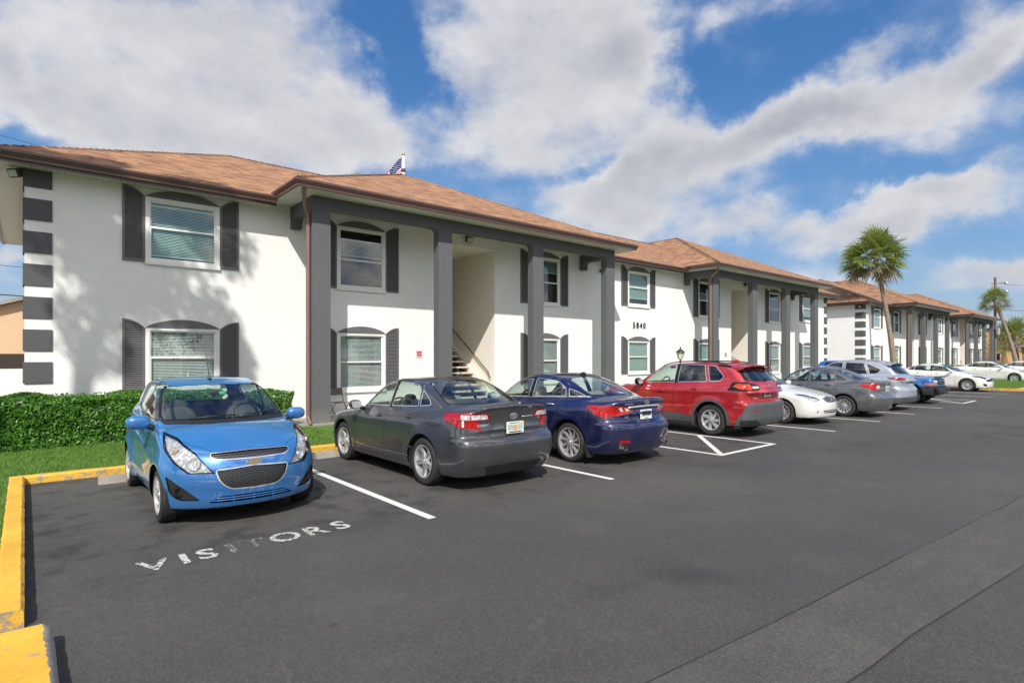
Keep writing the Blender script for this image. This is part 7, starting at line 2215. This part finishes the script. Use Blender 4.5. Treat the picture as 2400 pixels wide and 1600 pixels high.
# ---------------------------------------------------------------- things around
r = empty('lamp_post', (18.95, 12.4, 0), 0, 'black lantern post on the lawn behind the red crossover', 'lamp post')
mb = MB(); mb.lathe([(.08, 0), (.07, .08), (.035, .12), (.03, 1.55), (.045, 1.57), (.03, 1.60), (.05, 1.66), (.001, 1.66)], 14, 'z'); mb.build('post', MATS['lamp_black'], r, smooth=40)
mb = MB(); mb.lathe([(.075, 1.66), (.14, 1.92), (.001, 1.92)], 6, 'z'); mb.build('lantern_glass', MATS['lamp_glass'], r)
mb = MB()
for k in range(6):
    a = 2 * PI * k / 6; mb.tube([(.078 * math.cos(a), .078 * math.sin(a), 1.66), (.145 * math.cos(a), .145 * math.sin(a), 1.92)], .008, 5)
mb.lathe([(.17, 1.915), (.165, 1.94), (.10, 2.0), (.03, 2.05), (.02, 2.09), (.03, 2.11), (.001, 2.15)], 12, 'z'); mb.build('lantern_frame', MATS['lamp_black'], r, smooth=40)
r = empty('folding_chair', (6.62, 14.85, .10), R(8), 'brown metal folding chair under the window beside the first column', 'chair')
mb = MB(); mb.bevbox(-.21, .21, .0, .38, .40, .425, .012); mb.build('seat', MATS['brown_steel'], r)
mb = MB(); mb.bevbox(-.21, .21, .40, .42, .60, .80, .01); mb.build('backrest', MATS['brown_steel'], r)
for s in (-.215, .215):
    mb = MB(); mb.tube([(s, .46, .80), (s, .36, .42), (s, -.02, .0)], .013, 6); mb.build('leg', MATS['brown_steel'], r, smooth=True)
    mb = MB(); mb.tube([(s, .05, .41), (s, .42, 0)], .013, 6); mb.build('leg', MATS['brown_steel'], r, smooth=True)
r = empty('flagpole', (14.81, 26, 0), 0, 'white flagpole rising behind the first portico roof', 'flagpole')
mb = MB(); mb.lathe([(.09, 0), (.08, 11.0), (.075, 12.0), (.05, 12.05), (.001, 12.05)], 12, 'z'); mb.build('pole', MATS['white_trim'], r, smooth=40)
mb = MB(); mb.lathe([(.09, 11.2), (.11, 11.3), (.08, 11.4)], 10, 'z'); mb.build('truck_fitting', MATS['lamp_black'], r)
blob('finial', plain('gold', (.6, .4, .1), .3, .9), r, (0, 0, 12.13), (.08, .08, .08), 2)
fr = empty('flag', (14.7, 25.95, 11.95), 0, 'striped flag with starred blue canton hanging from the pole', 'flag')
def cloth(name, u0, u1, v0, v1, mat, parent, n=16, off=0.):
    mb = MB(); vs = []
    for i in range(n + 1):
        for j in range(3):
            u = u0 + (u1 - u0) * i / n; v = v0 + (v1 - v0) * j / 2
            x = -1.25 * u; z = -1.0 * v - 1.25 * u * (1 + .25 * u); y = .10 * math.sin(u * 9 + v * 2) - off
            vs.append((x, y, z))
    mb.add(vs, [(i * 3 + j, i * 3 + j + 1, i * 3 + j + 4, i * 3 + j + 3) for i in range(n) for j in range(2)])
    return mb.build(name, mat, parent, smooth=True)
for k in range(13):
    cloth('stripe', .58 if k < 7 else 0, 1, k / 13, (k + 1) / 13, MATS['flag_red' if k % 2 == 0 else 'flag_white'], fr)
ca = cloth('canton', .0, .58, 0, 7 / 13, MATS['flag_blue'], fr, 10)
st = MB()
for i in range(9):
    for j in range(6 if i % 2 == 0 else 5):
        v = (i + .6) / 9.2 * 7 / 13; u = ((j + (.5 if i % 2 == 0 else 1)) / 6) * .58
        x = -1.25 * u; z = -v - 1.25 * u * (1 + .25 * u); y = .10 * math.sin(u * 9 + v * 2) - .012; q = .022
        P = []
        for k in range(10):
            a = PI / 2 + 2 * PI * k / 10; rr = q if k % 2 == 0 else q * .45; P.append((x + rr * math.cos(a) * 1.2, y, z + rr * math.sin(a)))
        st.add(P, [tuple(range(10))])
st.build('stars', MATS['flag_white'], ca)
# peach building, garage opening and white block wall at the far left
r = empty('house', (0, 30, 0), 0, 'peach rendered building with gable roof behind the left corner', 'house')
mb = MB(); mb.prism([(-7, 0), (1.2, 0), (1.2, 4.3), (.2, 4.05), (-7.0, -1.0 + 0)], 'y', 0, 8) if False else mb.prism([(-6, 0), (3, 0), (3, 3.0), (.6, 4.2), (-6, 1.9)], 'y', 0, 9)
mb.build('wall', MATS['peach_stucco'], r)
mb = MB(); mb.prism([(-6.3, 1.83), (.6, 4.22), (3.3, 2.95), (3.3, 3.07), (.6, 4.36), (-6.3, 1.95)], 'y', -.3, 9.3); mb.build('roof', MATS['concrete'], r)
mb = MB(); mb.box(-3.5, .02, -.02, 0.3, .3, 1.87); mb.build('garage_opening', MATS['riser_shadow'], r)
setp(MB().box(-8, 3, 28.4, 28.6, 0, 1.30).build('garden_wall', MATS['white_stucco']), 'low white block wall behind the hedge at the far left', 'wall')
def wire(name, a, b, sag, r_, label):
    pts = []
    for k in range(21):
        t = k / 20; p = Vector(a).lerp(Vector(b), t); p.z -= sag * 4 * t * (1 - t); pts.append(p)
    setp(MB().tube(pts, r_, 5).build(name, MATS['rail_iron']), label, 'cable', 'overhead cables')
wire('overhead_cable', (-8, 40, 14.3), (40, 42, 12.0), 1.2, .011, 'thin high overhead cable crossing the clouds above the left roof')
wire('overhead_cable', (-9, 30, 4.5), (3, 30, 4.1), .05, .022, 'dark cable low over the peach building')
wire('overhead_cable', (-9, 33, 6.0), (3, 33, 5.6), .05, .012, 'faint cable above the peach building, the upper of two')
# far right: pole, orange house, brick house
r = empty('utility_pole', (97, 16.1, 0), 0, 'wooden utility pole with grey transformers and insulators', 'utility pole')
mb = MB(); mb.lathe([(.17, 0), (.14, 12.1), (.001, 12.1)], 10, 'z'); mb.build('pole', MATS['wood_pole'], r, smooth=40)
for z in (11.3, 10.2):
    mb = MB(); mb.tube([(0, -1.1, z), (0, .45, z)], .035, 6); mb.build('cross_arm', MATS['wood_pole'], r)
    mb = MB(); mb.lathe([(.16, -.2), (.2, 0), (.16, .2), (.001, .22)], 10, 'z', (0, -1.1, z - .05)); mb.build('insulator', MATS['silver_metal'], r, smooth=True)
mb = MB(); mb.lathe([(.22, 0), (.22, .8), (.1, .85), (.001, .85)], 12, 'z', (-.3, -.35, 4.6)); mb.build('transformer', MATS['silver_metal'], r, smooth=40)
wire('overhead_cable', (97, 15.9, 7.9), (97, -10, 7.0), .8, .022, 'cable running right from the wooden utility pole')
wire('overhead_cable', (97, 15.9, 11.3), (130, -12, 10.2), .8, .018, 'upper cable running right from the wooden utility pole')
r = empty('house', (118, 12, 0), 0, 'orange rendered house seen between the last columns and the palms', 'house')
mb = MB(); mb.box(0, 24, 6.4, 16, 0, 6.1); mb.build('wall', MATS['orange_stucco'], r)
mb = MB(); mb.box(-.2, 24.2, 6.2, 16.2, 6.0, 6.25); mb.build('roof', MATS['brown_metal'], r)
for yy in (6.9, 8.9, 11.0):
    for zz in (1.0, 3.6):
        mb = MB(); mb.box(-.06, .0, yy, yy + .9, zz, zz + 1.3); w = mb.build('window', MATS['white_trim'], r)
        mb = MB(); mb.box(-.08, -.055, yy + .08, yy + .82, zz + .08, zz + 1.22); mb.build('pane', MATS['room_dark'], w)
r = empty('house', (98, 4, 0), 0, 'low brick house with grey roof at the right edge', 'house')
mb = MB(); mb.box(0, 12, 0, 9.6, 0, 2.9)
mb.build('wall', plain('pink_brick', (.30, .17, .13), .9, var=.25, vscale=18), r)
mb = MB(); mb.add([(-.5, -.5, 2.9), (-.5, 10.3, 2.9), (12.5, 10.3, 2.9), (12.5, -.5, 2.9), (6, 4, 5.4), (6, 6, 5.4)], [(0, 1, 5, 4), (1, 2, 5), (2, 3, 4, 5), (3, 0, 4), (0, 3, 2, 1)])
mb.build('roof', plain('grey_roof', (.12, .12, .125), .9), r)
# ---------------------------------------------------------------- cars
W_P = paint('pearl_white_paint', (.70, .70, .67), .02, .3, (.76, .76, .74))
G = 'cars parked in the stalls'
build_car(spark(), 'parked_car', (1.88, 6.45), R(90), 'bright blue small hatchback parked nose out behind the VISITORS lettering', G, .025)
build_car(camry(), 'parked_car', (5.07, 10.28), R(-90), 'dark grey sedan with a Florida plate and thin rear spoiler', G, .027)
build_car(sonata(), 'parked_car', (7.87, 10.17), R(-90), 'navy blue sedan with swept red tail lamps and black sunroof', G, .03)
build_car(rav(), 'parked_car', (12.6, 10.3), R(-90), 'red crossover with grey wheel arch cladding and black roof rails', G, .03)
build_car(sedan_generic(21, 4.65, 1.85, 1.47, W_P, .92, 3.55, 'avalon'), 'parked_car', (16.1, 5.96), R(90), 'pearl white sedan parked nose out beside the red crossover', G, .035)
build_car(sedan_generic(22, 4.25, 1.70, 1.47, paint('steel_grey_paint', (.105, .108, .12), .4, .35), .86, 3.30, 'corolla'), 'parked_car', (19.15, 9.79), R(-90), 'mid grey compact sedan with round red lamps on steel wheels', G, .035)
build_car(suv_generic(23, 4.3, 1.84, 1.67, paint('silver_blue_paint', (.33, .37, .43), .35, .35)), 'parked_car', (22.2, 10.05), R(-90), 'pale silver blue crossover behind the mid grey compact sedan', G, .035)
build_car(blazer(), 'parked_car', (26.05, 5.85), R(90), 'bright blue boxy truck with orange indicators parked nose out', G, .035)
build_car(sedan_generic(24, 4.4, 1.80, 1.40, W_P, .88, 3.42, 'civic'), 'parked_car', (36.9, 6.2), R(90), 'white sedan with dark alloy wheels in front of the grass island', G, .035)
build_car(sedan_generic(25, 4.4, 1.80, 1.43, W_P, .88, 3.42, 'civic'), 'parked_car', (50.9, 6.44), R(90), 'white sedan just beyond the grass island, second of the white trio', G, .04)
build_car(sedan_generic(26, 4.4, 1.80, 1.43, W_P, .88, 3.42, 'civic'), 'parked_car', (57.0, 5.3), R(90), 'white sedan cut by the right edge of the view, farthest white one', G, .04)
build_car(suv_generic(27, 4.5, 1.9, 1.75, paint('black_paint', (.012, .012, .013), .2, .3)), 'parked_car', (66, 10.2), R(-90), 'black vehicle far away before the leaning palm trunk', G, .045)
# ---------------------------------------------------------------- camera
cam = bpy.data.cameras.new('camera'); co = bpy.data.objects.new('camera', cam); COL.objects.link(co); sc.camera = co
co.location = (0, 0, 1.78); co.rotation_euler = (R(90), 0, -.7054)
cam.sensor_width = 36; cam.lens = 1342.02 / 2400 * 36; cam.shift_y = 34.18 / 2400; cam.clip_start = .05; cam.clip_end = 2000
